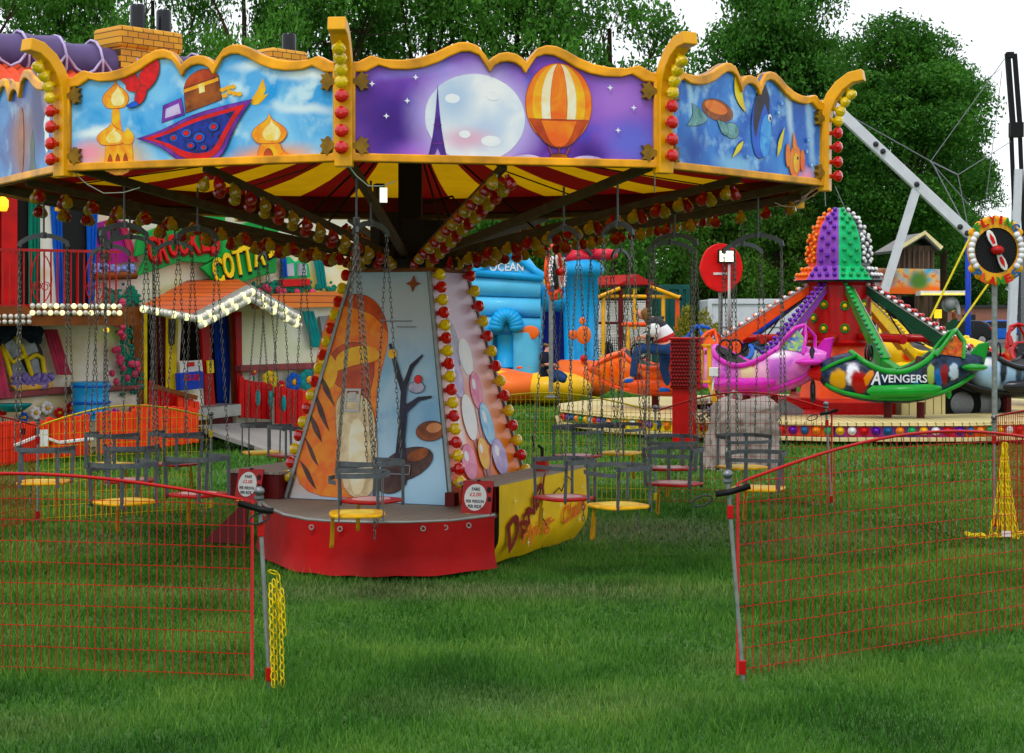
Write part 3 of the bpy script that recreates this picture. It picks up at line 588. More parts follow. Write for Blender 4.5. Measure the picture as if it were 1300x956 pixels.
# tower
TR = R(-23.9)
tw = MB(); HB_, HT = .617, .285; Z0, Z1 = .375, 1.92
def tq(sx, sy, z, e=0):
    f = (z-Z0)/(Z1-Z0); h = HB_+(HT-HB_)*f+e; return Vector((sx*h, sy*h, z))
cs = [(-1, -1), (1, -1), (1, 1), (-1, 1)]
tow = MB(); tow.add([tq(*c, Z0, -.01) for c in cs]+[tq(*c, Z1, -.01) for c in cs], [(3, 2, 1, 0), (4, 5, 6, 7), (0, 1, 5, 4), (1, 2, 6, 5), (2, 3, 7, 6), (3, 0, 4, 7)])
tower = tow.build('tower', 'grey', ride, rz=TR)
# painted faces, each its own sheet; local x along the face, z up
def facez(py): return None
facearts = [
 art('face_front', ('#8ab4d0', '#b8d2e2', '#7aa8cc'), [(.1, 1.35, .5, .3, 0, '#b4bcc0', .8), (.35, .2, .3, .2, 0, '#b8dcf0', .8), (-.5, .6, .3, .5, 0, '#e8a050', .6)], nscale=1.6, warp=.03),
 art('face_right', ('#e8a088', '#ecc0bc', '#f4d4c8'), [(0, 1.4, .5, .45, 0, '#d8c4dc', .7), (-.1, .1, .7, .3, 0, '#e86a30', .7), (.35, .2, .25, .4, 0, '#f08a2a', .8), (-.3, .6, .06, .4, 5, '#f4ece8', .7), (.1, .1, .3, .03, 0, '#6a3424', .7)], nscale=2, warp=.05),
 art('face_back', ('#8ab0d0', '#c0d4e4'), [(0, .6, .3, .3, 0, '#50a060', .4)]), art('face_left', ('#c8a0a0', '#e8c8b8'), [(0, .6, .3, .3, 0, '#5060a0', .4)])]
def ff(px, py):
    g_ = (638-py)/293; return ((px-(475+30*g_))*(.0058+.0014*g_), g_*hyp)
def facepaint(i, o):
    LAY[0] = 0
    if i == 0:   # a banded orange rock with a pale waterfall, a boulder and a bare dead tree
        paint(o, [(377, 632), (392, 560), (410, 490), (424, 430), (440, 388), (458, 374), (480, 376), (496, 396), (502, 430), (494, 466), (486, 500), (486, 540), (480, 600), (476, 636)], 'orange', ff, y=-.006)
        paint(o, [(440, 388), (458, 374), (480, 376), (496, 396), (500, 424), (484, 400), (462, 392)], 'rust', ff, y=-.006); paint(o, [(424, 470), (444, 440), (470, 436), (486, 460), (480, 500), (470, 520), (452, 500), (436, 490)], 'rust', ff, y=-.006); paint(o, [(418, 456), (430, 446), (444, 470), (434, 500), (420, 492)], 'amber', ff, y=-.006)
        for l in ([(396, 560), (404, 572), (412, 596), (404, 588)], [(388, 590), (398, 600), (408, 626), (398, 616)], [(412, 500), (420, 520), (428, 552), (416, 532)], [(404, 528), (414, 545), (418, 566), (408, 552)], [(420, 478), (428, 492), (436, 520), (424, 502)]): paint(o, l, 'stone', ff, y=-.006)
        paint(o, [(440, 452), (470, 440), (492, 446), (490, 462), (462, 466), (438, 476)], 'amber', ff, y=-.006); paint(o, [(436, 510), (456, 500), (480, 510), (488, 560), (486, 634), (444, 634), (438, 570)], 'fawn', ff, y=-.006)
        paint(o, [(452, 540), (470, 532), (476, 580), (470, 630), (452, 630)], 'cream', ff, y=-.006)
        paint(o, ell(524, 590, 34, 18, -25), 'stone', ff, y=-.006); paint(o, ell(506, 612, 20, 14, -20), 'stone', ff, y=-.006); paint(o, ell(538, 578, 14, 7, -25), 'brown', ff, y=-.006); paint(o, ell(552, 548, 17, 12, -10), 'brown', ff, y=-.006); paint(o, ell(556, 544, 9, 6, -10), 'peach', ff, y=-.006)
        paint(o, [(510, 584), (514, 540), (516, 500), (508, 470), (502, 440), (505, 438), (512, 464), (519, 488), (526, 466), (540, 452), (541, 454), (530, 470), (523, 494), (522, 516), (536, 506), (552, 504), (552, 507), (538, 511), (524, 526), (522, 560), (524, 584)], 'dark', ff, y=-.006)
        paint(o, ell(506, 452, 5, 6), 'amber', ff, y=-.006); paint(o, ell(534, 494, 9, 7), 'grey', ff, y=-.006); paint(o, ell(536, 484, 4, 5), 'red', ff, y=-.006)
    if i == 1:   # a bunch of balloons
        for (x, z, rx, rz_, an, c) in ((-.14, 1.08, .09, .17, 8, 'grey'), (.02, .98, .10, .13, 0, 'white'), (-.2, .86, .10, .16, 10, 'lav'), (.08, .74, .09, .13, -10, 'pink'), (-.12, .56, .10, .16, 0, 'white'), (.14, .50, .09, .15, 10, 'ltblue'), (.24, .26, .11, .13, 20, 'lav'), (-.26, .26, .11, .12, 0, 'pink'), (-.02, .30, .08, .11, 0, 'amber')):
            paint(o, ell(x, z, rx, rz_, an), c, y=-.006); paint(o, ell(x-rx*.3, z+rz_*.35, rx*.3, rz_*.3, an), 'white', y=-.006); paint(o, [(x-.004, z-rz_), (x+.004, z-rz_), (.0, .04), (-.008, .04)], 'grey', y=-.006)
hyp = math.hypot(Z1-Z0, HB_-HT); tilt = math.atan2(HB_-HT, Z1-Z0)
for i in range(4):
    fm = MB(); fm.prism([(-HB_+.02, 0), (HB_-.02, 0), (HT-.01, hyp-.005), (-HT+.01, hyp-.005)], -.006, .006)
    o = fm.build('painted_face', facearts[i], tower); a = i*PI/2
    o.matrix_local = Matrix.Rotation(a, 4, 'Z')@Matrix.Translation((0, -HB_-.001, Z0))@Matrix.Rotation(-tilt, 4, 'X')
    facepaint(i, o)
    if i == 0:
        d = MB()
        for (x0, z0, x1, z1) in ((.05, .25, .30, .25), (.05, .19, .30, .19), (.30, .19, .30, .25), (-.02, 1.23, .2, 1.23), (.1, 1.19, .24, 1.19)):
            d.box(((x0+x1)/2, -.022, (z0+z1)/2), (abs(x1-x0)+.006, .006, abs(z1-z0)+.006))
        d.build('door_seam', 'steel', o)
        st = MB(); c0 = (-.2+.0, hyp-.9); st.strip([(-.25, .60), (-.13, .60), (-.13, .76), (-.25, .76)], [(-.235, .617), (-.145, .617), (-.145, .743), (-.235, .743)], -.02, -.008)
        st.box((-.19, -.014, .68), (.10, .01, .018)); st.box((-.19, -.014, .71), (.05, .01, .05)); st.build('metal_badge', 'aluminium', o)
        sr = MB(); pts = []
        for q in range(8): rr_ = .055 if q % 2 == 0 else .022; pts.append((HT-.10+rr_*math.cos(q*PI/4), hyp-.09+rr_*math.sin(q*PI/4)))
        sr.prism(pts, -.02, -.008); sr.build('star_ornament', pm('rust_star', '#8a4a20', .4), o)
for (sx, sy) in cs:
    e = MB(); e.flatbar([tq(sx, sy, Z0, .012), tq(sx, sy, Z1, .012)], .022, .022); e.build('edge_strip', 'galv', tower)
tl = MB(); tl.box((0, 0, Z1+.012), (2*HT+.06, 2*HT+.06, .03)); tl.build('top_plate', 'brown', tower, bevel=.004)
def edge_lamps(sx, sy, nx, ny, inx, iny, n_, off=.05):
    for i in range(n_):
        z = Z0+.14+(Z1-Z0-.17)*i/(n_-1); p = tq(sx, sy, z)+Vector((inx*off, iny*off, 0))
        l_ = share('lamp', CAP['yellow_lamp' if i % 2 == 0 else 'red_lamp'], tower, p, qz((nx, ny, .12))); l_.scale = (1.12, 1.12, 1.2)
edge_lamps(-1, -1, -1, -.25, 0, 1, 16, .012); edge_lamps(1, -1, 1, 0, 0, 1, 17); edge_lamps(1, 1, 1, 0, 0, -1, 14); edge_lamps(1, 1, 0, 1, -1, 0, 14)
# platform (tower frame: x = right side, y = away)
plf = [(1.05, -.9), (.93, -1.27), (.72, -1.46), (.5, -1.56), (.3, -1.6), (.1, -1.57), (-.15, -1.42), (-.45, -1.12), (-.82, -.66), (-.9, -.4), (-.9, .9), (.9, .9), (1.05, .6)]
dk = MB(); dk.slab(plf[::-1], .34, .372); dko = dk.build('deck', 'deck', ride, rz=TR)
lip = MB(); lip.tube([(x*1.005, y*1.005, .362) for x, y in plf[:10]], .012, 6); lip.build('deck_edge', 'aluminium', ride, rz=TR, smooth=True)
def skirt(pts, z1, z0, flare, name, mat, wob=.02, seg=10, sub=6, fringe=False):
    s = MB(); L_ = []
    P_ = [Vector(p) for p in pts]; dense = []
    for i in range(len(P_)-1):
        for j in range(sub): dense.append(P_[i].lerp(P_[i+1], j/sub))
    dense.append(P_[-1]); n = len(dense); vs = []
    for r in range(seg+1):
        f = r/seg
        for i, p in enumerate(dense):
            t = (dense[min(i+1, n-1)]-dense[max(i-1, 0)]).normalized(); nn = Vector((-t.y, t.x))*-1
            o_ = flare*max(0, (f-.65)/.35)**1.5+wob*math.sin(i*.55+f*2)*f+wob*.5*math.sin(i*1.7+f*5)*f
            vs.append((p.x+nn.x*o_, p.y+nn.y*o_, z1+(z0-z1)*f+.004*math.sin(i*.8)*f))
    s.add(vs, [(r*n+i, r*n+i+1, (r+1)*n+i+1, (r+1)*n+i) for r in range(seg) for i in range(n-1)])
    return s.build(name, mat, ride, rz=TR, smooth=True)
skirt([(x*1.01, y*1.01) for x, y in plf[::-1][3:]][::1], .36, .035, .02, 'red_skirt', 'tarp_red', wob=.007)
for (x, y) in ((.98, -1.13), (.9, -1.29), (.8, -1.39), (.35, -1.605), (.15, -1.6), (-.5, -1.08)):
    ey = MB(); ey.M = XF((x*1.012, y*1.012, .32), math.atan2(x, -y)); ey.tube(arc((0, 0, 0), .014, 0, 360, 10)[:-1], .005, 4, closed=True); ey.build('eyelet', 'aluminium', ride, rz=TR)
# right raised box and its yellow skirt
rbx = MB(); rbx.box((.93, -.12, .45), (.24, 1.5, .18)); rbx.build('step_box', 'dark_red', ride, rz=TR, bevel=.005)
rbt = MB(); rbt.box((.93, -.12, .548), (.28, 1.54, .016)); rbt.build('step_deck', 'deck', ride, rz=TR)
ysk = skirt([(1.075, .66), (1.075, .3), (1.075, -.1), (1.075, -.5), (1.08, -.88)], .545, .03, .11, 'yellow_skirt', 'tarp_yellow', wob=.003)
# lettering on the yellow skirt: plane x=1.09, reading from near (y=-.88) to far (y=.6)
def onskirt(y, z, ang=0): return Matrix.Translation((1.094, y, z))@Matrix.Rotation(PI/2, 4, 'Z')@Matrix.Rotation(-ang, 4, 'Y')
tm = MB(); text(tm, 'D', .24, .17, onskirt(-.70, .235, .5), .003, .03, .3); text(tm, 'ISNEY', .56, .115, onskirt(-.36, .37, .60), .003, .035, .3)
o1 = tm.build('lettering', 'maroon_ink', ride, rz=TR)
tm = MB(); text(tm, 'Flying-', .55, .13, onskirt(-.28, .205, .14), .003, .015, .3); text(tm, 'Chairs', .44, .12, onskirt(.36, .28, .16), .003, .015, .3)
o2 = tm.build('lettering', 'orange_ink', ride, rz=TR)
tm = MB()
for (y, z) in ((-.66, .43), (-.2, .30), (.1, .33), (.45, .2), (.5, .42), (-.45, .14)):
    mx_ = onskirt(y, z); pts = []
    for q in range(8): rr_ = .035 if q % 2 == 0 else .008; pts.append(mx_@Vector((rr_*math.sin(q*PI/4)*.7, -.002, rr_*math.cos(q*PI/4))))
    tm.add(pts, [tuple(range(8))])
tm.build('sparkle', 'pale_ink', ride, rz=TR)
tm = MB(); tm.tube([onskirt(-.12, .5)@Vector(p) for p in ((-.12, 0, -.02), (-.16, 0, -.12), (-.1, 0, -.22), (.0, 0, -.3))], .004, 4)
tm.tube([onskirt(.1, .42)@Vector(p) for p in ((-.12, 0, .0), (-.02, 0, .03), (.02, 0, .0), (.12, 0, .1), (.2, 0, .06), (.22, 0, -.05))], .004, 4)
tm.build('drawn_lines', 'black', ride, rz=TR)
# left raised box
lbx = MB(); lbx.box((-.84, -.05, .45), (.40, 1.3, .18)); lbx.build('step_box', 'dark_red', ride, rz=TR, bevel=.005)
lbt = MB(); lbt.box((-.84, -.05, .548), (.44, 1.34, .016)); lbt.build('step_deck', 'deck', ride, rz=TR)
fl = MB(); fl.add([(-1.0, -.5, .36), (-1.12, -.15, .34), (-1.35, -.55, .03), (-1.0, -.56, .03)], [(0, 1, 2, 3)]); fo = fl.build('side_flap', 'dark_red', ride, rz=TR)
mdd = fo.modifiers.new('s', 'SOLIDIFY'); mdd.thickness = .006
# price boards
for (x, y, z, rz_) in ((.95, -.93, .46, .12), (-.84, -.76, .46, -.02)):
    a = MB(); a.M = XF((x, y, z), rz_, 0, R(-16)); a.box((0, 0, 0), (.20, .012, .235)); so_ = a.build('price_board', 'red_paint', ride, rz=TR, bevel=.003)
    a = MB(); a.M = XF((x, y, z), rz_, 0, R(-16)); a.prism([(-.01+  .073*math.cos(q*PI/12), .01+.085*math.sin(q*PI/12)) for q in range(24)], -.010, -.0065); a.build('white_disc', 'white', so_)
    a = MB(); mx_ = XF((x, y, z), rz_, 0, R(-16))
    for s_, zz, ww in (('FARE', .062, .055), ('PER PERSON', -.016, .118), ('PER RIDE', -.048, .09)): text(a, s_, ww, .021, mx_@Matrix.Translation((-.01, -.0105, zz)), .001, .028)
    a.build('lettering', 'letter_dark', so_)
    a = MB(); text(a, '£2.00', .075, .025, mx_@Matrix.Translation((-.01, -.0105, .028)), .001, .015); a.build('lettering', 'letter_red', so_)
    a = MB(); a.M = mx_; a.prism([(.075+.014*math.cos(q*PI/6), .06+.02*math.sin(q*PI/6)) for q in range(12)], -.0125, -.0105); a.prism([(.083+.012*math.cos(q*PI/6), .0+.016*math.sin(q*PI/6)) for q in range(12)], -.0125, -.0105); a.build('black_spots', 'black', so_)
    a = MB(); a.M = mx_; a.prism([(-.05+.035*math.cos(q*PI/6), -.10+.008*math.sin(q*PI/6)) for q in range(12)], -.009, -.0065); a.build('yellow_oval', 'letter_yellow', so_)
    a = MB(); a.M = mx_; a.box((0, .004, .115), (.02, .02, .018)); a.build('clip', 'black', so_)
sw = MB(); sw.box((.95, .12, .605), (.07, .07, .10)); swo = sw.build('switch_box', 'red_paint', ride, rz=TR, bevel=.004)
sw = MB(); sw.tube([(.95, .12, .65), (.95, .12, .71), (.93, .10, .73)], .012); sw.tube([(.90, .09, .69), (.895, .09, .8)], .009); sw.build('lever', 'black', swo)
sb = MB(); sb.box((.68, -.74, .43), (.07, .07, .09)); sb.build('junction_box', 'dark_red', ride, rz=TR, bevel=.004)
sb = MB(); sb.tube([(.0, -1.2, 0), (.3, -1.25, .06), (.6, -1.2, 0)], .03); sb.box((0, 0, .18), (1.4, 1.4, .2)); sb.build('chassis', 'black', ride, rz=TR)
# loose cables under the rim
cb = MB()
for th in (A0-36, A0+72, A0, A0+36):
    p = rp(th, RR-.06, 2.44); q = rp(th+5, RR-.35, 2.36); cb.tube([p, p.lerp(q, .2)+Vector((0, 0, -.05)), p.lerp(q, .45)+Vector((0, 0, -.08)), p.lerp(q, .75)+Vector((0, 0, -.05)), q], .0035, 5)
cb.build('cable', 'white', ride, smooth=True)

# ------------------------------------------------------------------ swing chairs
def link(mb, c, d, side, L_=.036, W_=.013, r=.0027):
    d = d.normalized(); pts = []
    for i in range(8):
        a = 2*PI*i/8; pts.append(c+d*(math.sin(a)*(L_*.5))+side*(math.cos(a)*W_*.5*1.15))
    mb.tube(pts, r, 3, closed=True)
def chainrun(mb, a, b, pitch=.030, sag=0, **kw):
    a = Vector(a); b = Vector(b); d = b-a; n = max(1, int(d.length/pitch)); s1 = d.orthogonal().normalized(); s2 = d.normalized().cross(s1)
    for i in range(n):
        f = (i+.5)/n; c = a+d*f+Vector((0, 0, -4*sag*f*(1-f))); link(mb, c, d, s1 if i % 2 else s2, L_=pitch*1.3, **kw)
def make_chair(name, label, color, worn):
    t = thing(name, label, 'swing chair')
    s = MB(); n = 20; out = []
    for i in range(n):
        a = 2*PI*i/n; k = 1/max(abs(math.cos(a))**4+abs(math.sin(a))**4, .01)**.25; out.append((.165*k*math.cos(a), .16*k*math.sin(a)*(1.0 if math.sin(a) > 0 else .95)))
    s.slab(out, 0, .018); so = s.build('seat', color, t, bevel=.006)
    s = MB(); s.slab([(x*.62, y*.62) for x, y in out], .0182, .0205); s.build('seat_pad', worn, so)
    h = MB(); z = .235
    ring = [(.175, -.12, z), (.18, .0, z), (.165, .10, z), (.11, .165, z), (0, .185, z), (-.11, .165, z), (-.165, .10, z), (-.18, 0, z), (-.175, -.12, z)]
    h.tube(ring, 0, 4, flat=(.005, .028)); h.build('back_hoop', 'bar', t)
    h = MB(); h.tube([(-.18, -.12, z-.035), (-.1, -.155, z-.035), (.1, -.155, z-.035), (.18, -.12, z-.035)], 0, 4, flat=(.005, .024)); h.build('front_bar', 'bar', t)
    for (x, y) in ((.178, -.1), (-.178, -.1), (.13, .15), (-.13, .15)):
        h = MB(); h.box(((x+x*.88)/2, y*.97, .11), (.024, .006, .26), Matrix.Rotation(math.atan2(x*.12, .26), 3, 'Y') if abs(y) < .12 else None)
        if abs(y) < .12: h = MB(); h.flatbar([(x*.86, y, -.006), (x*.9, y, .0), (x, y, z+.01)], .006, .026)
        h.build('upright', 'bar', t)
    for sx in (-1, 1):
        top = Vector((sx*.155, 0, 1.57))
        c = MB(); chainrun(c, top, (sx*.178, -.11, z+.015)); c.build('chain', 'chain', t)
        c = MB(); chainrun(c, top, (sx*.165, .10, z+.015)); c.build('chain', 'chain', t)
    g = MB(); g.tube([(-.16, 0, 1.575), (-.155, 0, 1.60), (-.11, 0, 1.628), (-.05, 0, 1.645), (0, 0, 1.65), (.05, 0, 1.645), (.11, 0, 1.628), (.155, 0, 1.60), (.16, 0, 1.575)], 0, 4, flat=(.018, .03))
    g.cyl((0, 0, 1.64), (0, 0, 1.90), .007, n=6); g.cyl((0, 0, 1.63), (0, 0, 1.67), .02, n=8); g.build('hanger', 'bar', t)
    st = MB(); st.tube([(-.05, -.13, 0), (-.055, -.135, -.08), (-.06, -.14, -.17), (-.05, -.14, -.185), (-.045, -.135, -.17), (-.04, -.13, -.05)], 0, 4, flat=(.02, .004)); st.build('lap_strap', 'strap', t)
    st = MB(); chainrun(st, (.06, .1, 0), (.065, .1, -.13)); st.build('safety_chain', 'chain', t)
    return t
cy = make_chair('swing_chair', '', 'seat_yellow', 'worn_yellow'); cr_ = make_chair('swing_chair', '', 'seat_red', 'seat_worn')
LY = ['yellow swing chair hanging in front of the striped orange painting and the red skirt', 'yellow swing chair with lap strap, beside the far end of the yellow lettered skirt',
      'yellow swing chair in front of the barrier post with the carabiner', 'yellow swing chair hanging directly before the grey sack cover',
      'yellow swing chair before the cream deck end, over the yellow wire mesh', 'yellow swing chair hidden behind the painted tower',
      'small yellow swing chair before the grey ramp, beside the lamp edged tower', 'yellow swing chair before the orange pickets, topmost of the yellow ones there',
      'yellow swing chair beside the barrier post where red and yellow mesh meet', 'large yellow swing chair just above the rail of the low red mesh barrier']
LR = ['red swing chair in front of the painted bare tree, behind a yellow one', 'red swing chair hanging before the yellow lettered skirt', 'lower and larger of the two red swing chairs before the red booth',
      'upper and smaller of the two red swing chairs before the red booth', 'red swing chair with worn white top, over the yellow mesh by the tower lever',
      'red swing chair hidden behind the painted tower', 'red swing chair partly hidden by the lamp edge of the tower, before the ramp', 'dark red swing chair before the last orange pickets by the ramp',
      'red swing chair between two yellow ones, before the orange pickets', 'large red swing chair beside the price board by the dark side flap']
for k in range(10):
    for (proto, rad, labs, dz, lag) in ((cy, 2.48, LY, .0, 0), (cr_, 1.92, LR, .01, 3.1)):
        th = A0+36*k+lag*0; p = RC+rp(th, rad, .50+dz+random.uniform(-.012, .012)); rz = R(th)-PI/2+random.uniform(-.25, .25)
        if k == 0: rz += .35 if proto is cy else -.3
        if k == 0:
            o = proto; o.location = p; o.rotation_euler = (0, 0, rz); o['label'] = labs[0]; o['group'] = 'swing chairs hanging from the ride'
        else: o = dup(proto, p, rz, labs[k], 'swing chairs hanging from the ride')
# ------------------------------------------------------------------ mesh barriers
def barrier(a, b, ends, peak, mat, name, label, pitch=.036, hp=.093, wire=.0020, group='wire mesh barriers round the swing ride'):
    a = Vector(a); b = Vector(b); L_ = (b-a).length; rz = math.atan2(b.y-a.y, b.x-a.x)
    t = thing(name, label, 'barrier', (a.x, a.y, 0), rz, group)
    H = lambda x: ends[0]+(ends[1]-ends[0])*x/L_+(peak-(ends[0]+ends[1])/2)*math.sin(PI*x/L_)
    f = MB(); N_ = 24; pts = [(0, 0, .02)]+[(L_*i/N_, 0, H(L_*i/N_)) for i in range(N_+1)]+[(L_, 0, .02)]
    f.tube(pts, .0075, 6); f.build('frame', mat, t, smooth=True)
    w_ = MB(); n = int(L_/pitch)
    for i in range(1, n):
        x = L_*i/n; w_.tube([(x, 0, .01), (x+random.uniform(-.002, .002), random.uniform(-.003, .003), H(x)*.5), (x, 0, H(x))], wire, 4, cap=False)
    k = 0; z = .04
    while z < peak-.03:
        pts = [(L_*i/N_, .004+.003*math.sin(i), z*(.9+.1*H(L_*i/N_)/max(ends))) for i in range(N_+1)]
        pts = [p for p in pts if p[2] < H(p[0])-.015]
        if len(pts) > 2: w_.tube(pts, wire, 4, cap=False)
        z += hp
    w_.build('wire_mesh', mat, t); return t
def post(p, h, label, lean=(0, 0), col='fence_red', hook=False):
    t = thing('barrier_post', label, 'post', (p[0], p[1], 0), 0, 'barrier posts')
    top = Vector((lean[0], lean[1], h)); m = MB(); m.cyl((0, 0, -.02), top, .0095, n=10); m.build('rod', 'galv', t, smooth=True, sharp=40)
    m = MB(); m.sphere(top+Vector((0, 0, .015)), (.024, .024, .021), 14, 8); m.lathe([(.013, -.025), (.021, -.018), (.021, -.005)], 12, top); m.build('ball_cap', 'steel', t, smooth=True, sharp=40)
    for z in (.07, h-.15):
        q = top*(z/h); m = MB(); m.box(q, (.028, .028, .06)); m.build('bracket', col, t, bevel=.004)
    if hook:
        q = top*((h-.07)/h); m = MB(); m.tube([q+Vector((hook*-.06, -.02, .0)), q+Vector((0, -.03, .01)), q+Vector((hook*.09, -.02, .035))], .014, 7); m.build('bungee_strap', 'black', t, smooth=True)
        c_ = q+Vector((-.12 if hook > 0 else .0, -.02, -.03)); 
        m = MB(); m.tube([c_+Vector((.045*math.cos(R(a)), 0, .022*math.sin(R(a))+.25*.045*math.cos(R(a)))) for a in range(0, 360, 30)], .0045, 5, closed=True); m.build('carabiner', 'dark_grey', t, smooth=True)
    return t
e1 = gp(334, 7.62); e1l = gp(318, 7.75)
barrier(gp(320, 7.75), Vector((-3.25, 8.1, 0)), (.80, .80), .905, 'fence_red', 'mesh_barrier', 'red wire mesh barrier ending at the post with the yellow chain loops')
post((e1.x+.03, 7.62), .84, 'steel post with ball cap beside the yellow hanging chain loops', (-.05, .02), hook=-1)
e2 = gp(945, 7.75)
barrier((1.0, 7.85, 0), (2.95, 9.3, 0), (.87, .93), 1.045, 'fence_red', 'mesh_barrier', 'long arched red wire mesh barrier ending at the post with the carabiner', pitch=.047)
post((e2.x, 7.77), .90, 'tall leaning steel post with ball cap, black strap and hanging carabiner', (-.07, .01), hook=1)
# back left
PL = gp(48, 13.8); PM = gp(268, 14.6)
barrier(PL, PM, (.76, .78), .90, 'fence_yellow', 'mesh_barrier', 'yellow wire mesh barrier before the orange picket fence', wire=.0026, pitch=.042)
post(PL, .80, 'barrier post with ball cap where red and yellow mesh meet before the orange pickets'); post(PM, .80, 'barrier post with yellow brackets before the grey ramp', col='fence_yellow')
barrier((-4.35, 11.4, 0), PL, (.78, .76), .93, 'fence_red', 'mesh_barrier', 'red wire mesh barrier running back to meet the yellow mesh at a post', wire=.0026)
a1 = gp(560, 15.6); a2 = gp(832, 15.2); a3 = gp(1056, 15.0)
barrier(a1, a2, (.80, .80), .95, 'fence_yellow', 'mesh_barrier', 'yellow wire mesh barrier between the tower and the red booth', wire=.0026, pitch=.042)
barrier(a2, a3, (.80, .82), .97, 'fence_red', 'mesh_barrier', 'red wire mesh barrier before the red booth and grey sack', wire=.0024, pitch=.042)
post(a1, .82, 'barrier post hidden behind the tower'); post(a2, .82, 'barrier post where yellow and red mesh meet behind the ride', col='fence_yellow'); post(a3, .86, 'barrier post with ball cap before the bulb studded deck edge', lean=(-.05, 0), hook=1)
b1 = gp(1262, 13.3)
barrier(b1, (4.25, 10.9, 0), (.86, .80), .98, 'fence_red', 'mesh_barrier', 'dense red wire mesh barrier seen edge-on behind the yellow chain bundle', pitch=.03, wire=.0026)
post(b1, .84, 'barrier post beside the hanging yellow chain bundle')
# plastic chains
t = thing('plastic_chain', 'yellow plastic chain hanging in loops from a steel barrier post', 'chain', (e1.x+.03, 7.62, 0))
m = MB()
for (dx, z0, z1, dy) in ((.005, .46, .10, -.02), (.02, .48, .02, -.03), (.036, .5, .26, -.01), (.046, .42, .02, -.02), (.01, .4, .02, -.045), (.055, .44, .24, -.03)):
    a = Vector((dx, dy, z0)); b = Vector((dx+.01, dy, z1)); chainrun(m, a, b, pitch=.032, W_=.019, r=.0036)
chainrun(m, (-.01, -.02, .52), (.04, -.01, .50), pitch=.034, W_=.022, r=.0042); m.build('chain_loop', 'yellow_plastic', t, smooth=True)
t = thing('plastic_chain', 'bundle of yellow plastic chain hanging down to a heap on the grass', 'chain', gp(1275, 12.8))
m = MB()
for i in range(8):
    a = Vector((random.uniform(-.015, .015), random.uniform(-.02, .02), .70)); b = Vector((random.uniform(-.09, .09), random.uniform(-.08, .08), .02)); mid = a.lerp(b, .45)*.8+Vector((0, 0, .07)); chainrun(m, a, mid, .04, W_=.02, r=.005); chainrun(m, mid, b, .04, W_=.02, r=.005)
for i in range(9):
    a = Vector((random.uniform(-.26, .2), random.uniform(-.12, .12), .03)); b = a+Vector((random.uniform(-.2, .2), random.uniform(-.1, .1), random.uniform(0, .03))); chainrun(m, a, b, .04, W_=.022, r=.005)
m.build('chain_heap', 'yellow_plastic', t)
tg = MB(); tg.box((-.0, -.06, .05), (.07, .01, .04)); tg.build('paper_tag', 'white', t)

# ------------------------------------------------------------------ fun house (cottage)
CO = Vector((-5.6, 20.3, 0)); CA = math.atan2(.727, .687)
def fp(px, py, off=0):
    ox = CO.x+off*-.727*-1*-1; oy = CO.y+off*.687   # off<0 is toward the viewer
    ox = CO.x-.727*off
    s = (px-650)/F; t = (s*oy-ox)/(.687-s*.727); Y = oy+.727*t
    return (t, EYE-(py-HZ)*Y/F)
def FP(l, off=0): return [fp(x, y, off) for x, y in l]
cot = thing('fun_house', 'white crooked cottage fun house with purple ridge, balcony, green banners and light bulb porch', 'fun house', CO, CA)
def fpoly(name, mat, pts, off, th=.05, parent=None, bevel=0, label=None):
    m = MB(); m.prism(FP(pts, off), off, off+th); return m.build(name, mat, parent or cot, bevel=bevel, label=label)
wallart_up = art('cottage_upper', ('#ece4c8', '#f8f4e4', '#ecd890'), [(3.4, 2.2, .5, .1, 20, '#b8a070', .8), (4.2, 2.0, .3, .3, 0, '#f0d878', .9), (8.2, 2.3, .6, .5, 0, '#f4f0a8', .8), (1.2, 2.2, .3, .5, 0, '#e8c0c0', .9)], nscale=.8, warp=.2); wallart_lo = art('cottage_lower', ('#ece4d0', '#f8f4ea', '#dccca0'), [(2.6, 1.15, .35, .22, 0, '#b89868', .8), (1.6, 1.45, .5, .1, 5, '#c8e070', .8), (2.1, .9, .12, .4, 25, '#d8c8a0', .8), (.9, .45, .8, .1, 0, '#e0b8a0', .8), (3.0, .85, .1, .3, -20, '#c8d4c8', .8)], nscale=.9)
wall_rt = art('cottage_right', ('#e8ecd0', '#f2f0e4', '#dfe4c0'), [(9, 2.0, 3, .25, 0, '#9ac83a', .5), (6.6, 1.0, .6, .25, 0, '#d8a8b8', .8), (7.4, 1.1, .3, .3, 0, '#9ac0c0', .8), (8.3, .95, .8, .2, 0, '#d8b0c0', .8)], nscale=.8)
# main walls
fpoly('wall', wallart_up, [(-120, 110), (470, 200), (470, 378), (-120, 395)], 0, .2)
fpoly('wall', wallart_lo, [(-120, 395), (184, 391), (184, 600), (-120, 625)], .03, .2)
fpoly('wall', wall_rt, [(300, 388), (470, 384), (470, 548), (300, 566)], .03, .2)
sd_ = MB(); t0 = fp(-120, 400)[0]; t1 = fp(470, 400)[0]
sd_.box(((t0+t1)/2, 2.5, 1.6), (t1-t0, .2, 3.2)); sd_.box((t1, 1.3, 1.8), (.15, 2.4, 3.2)); sd_.box((t0, 1.3, 1.8), (.15, 2.4, 3.2)); sd_.box(((t0+t1)/2, 1.3, .3), (t1-t0, 2.4, .1)); sd_.build('wall', 'plum', cot)
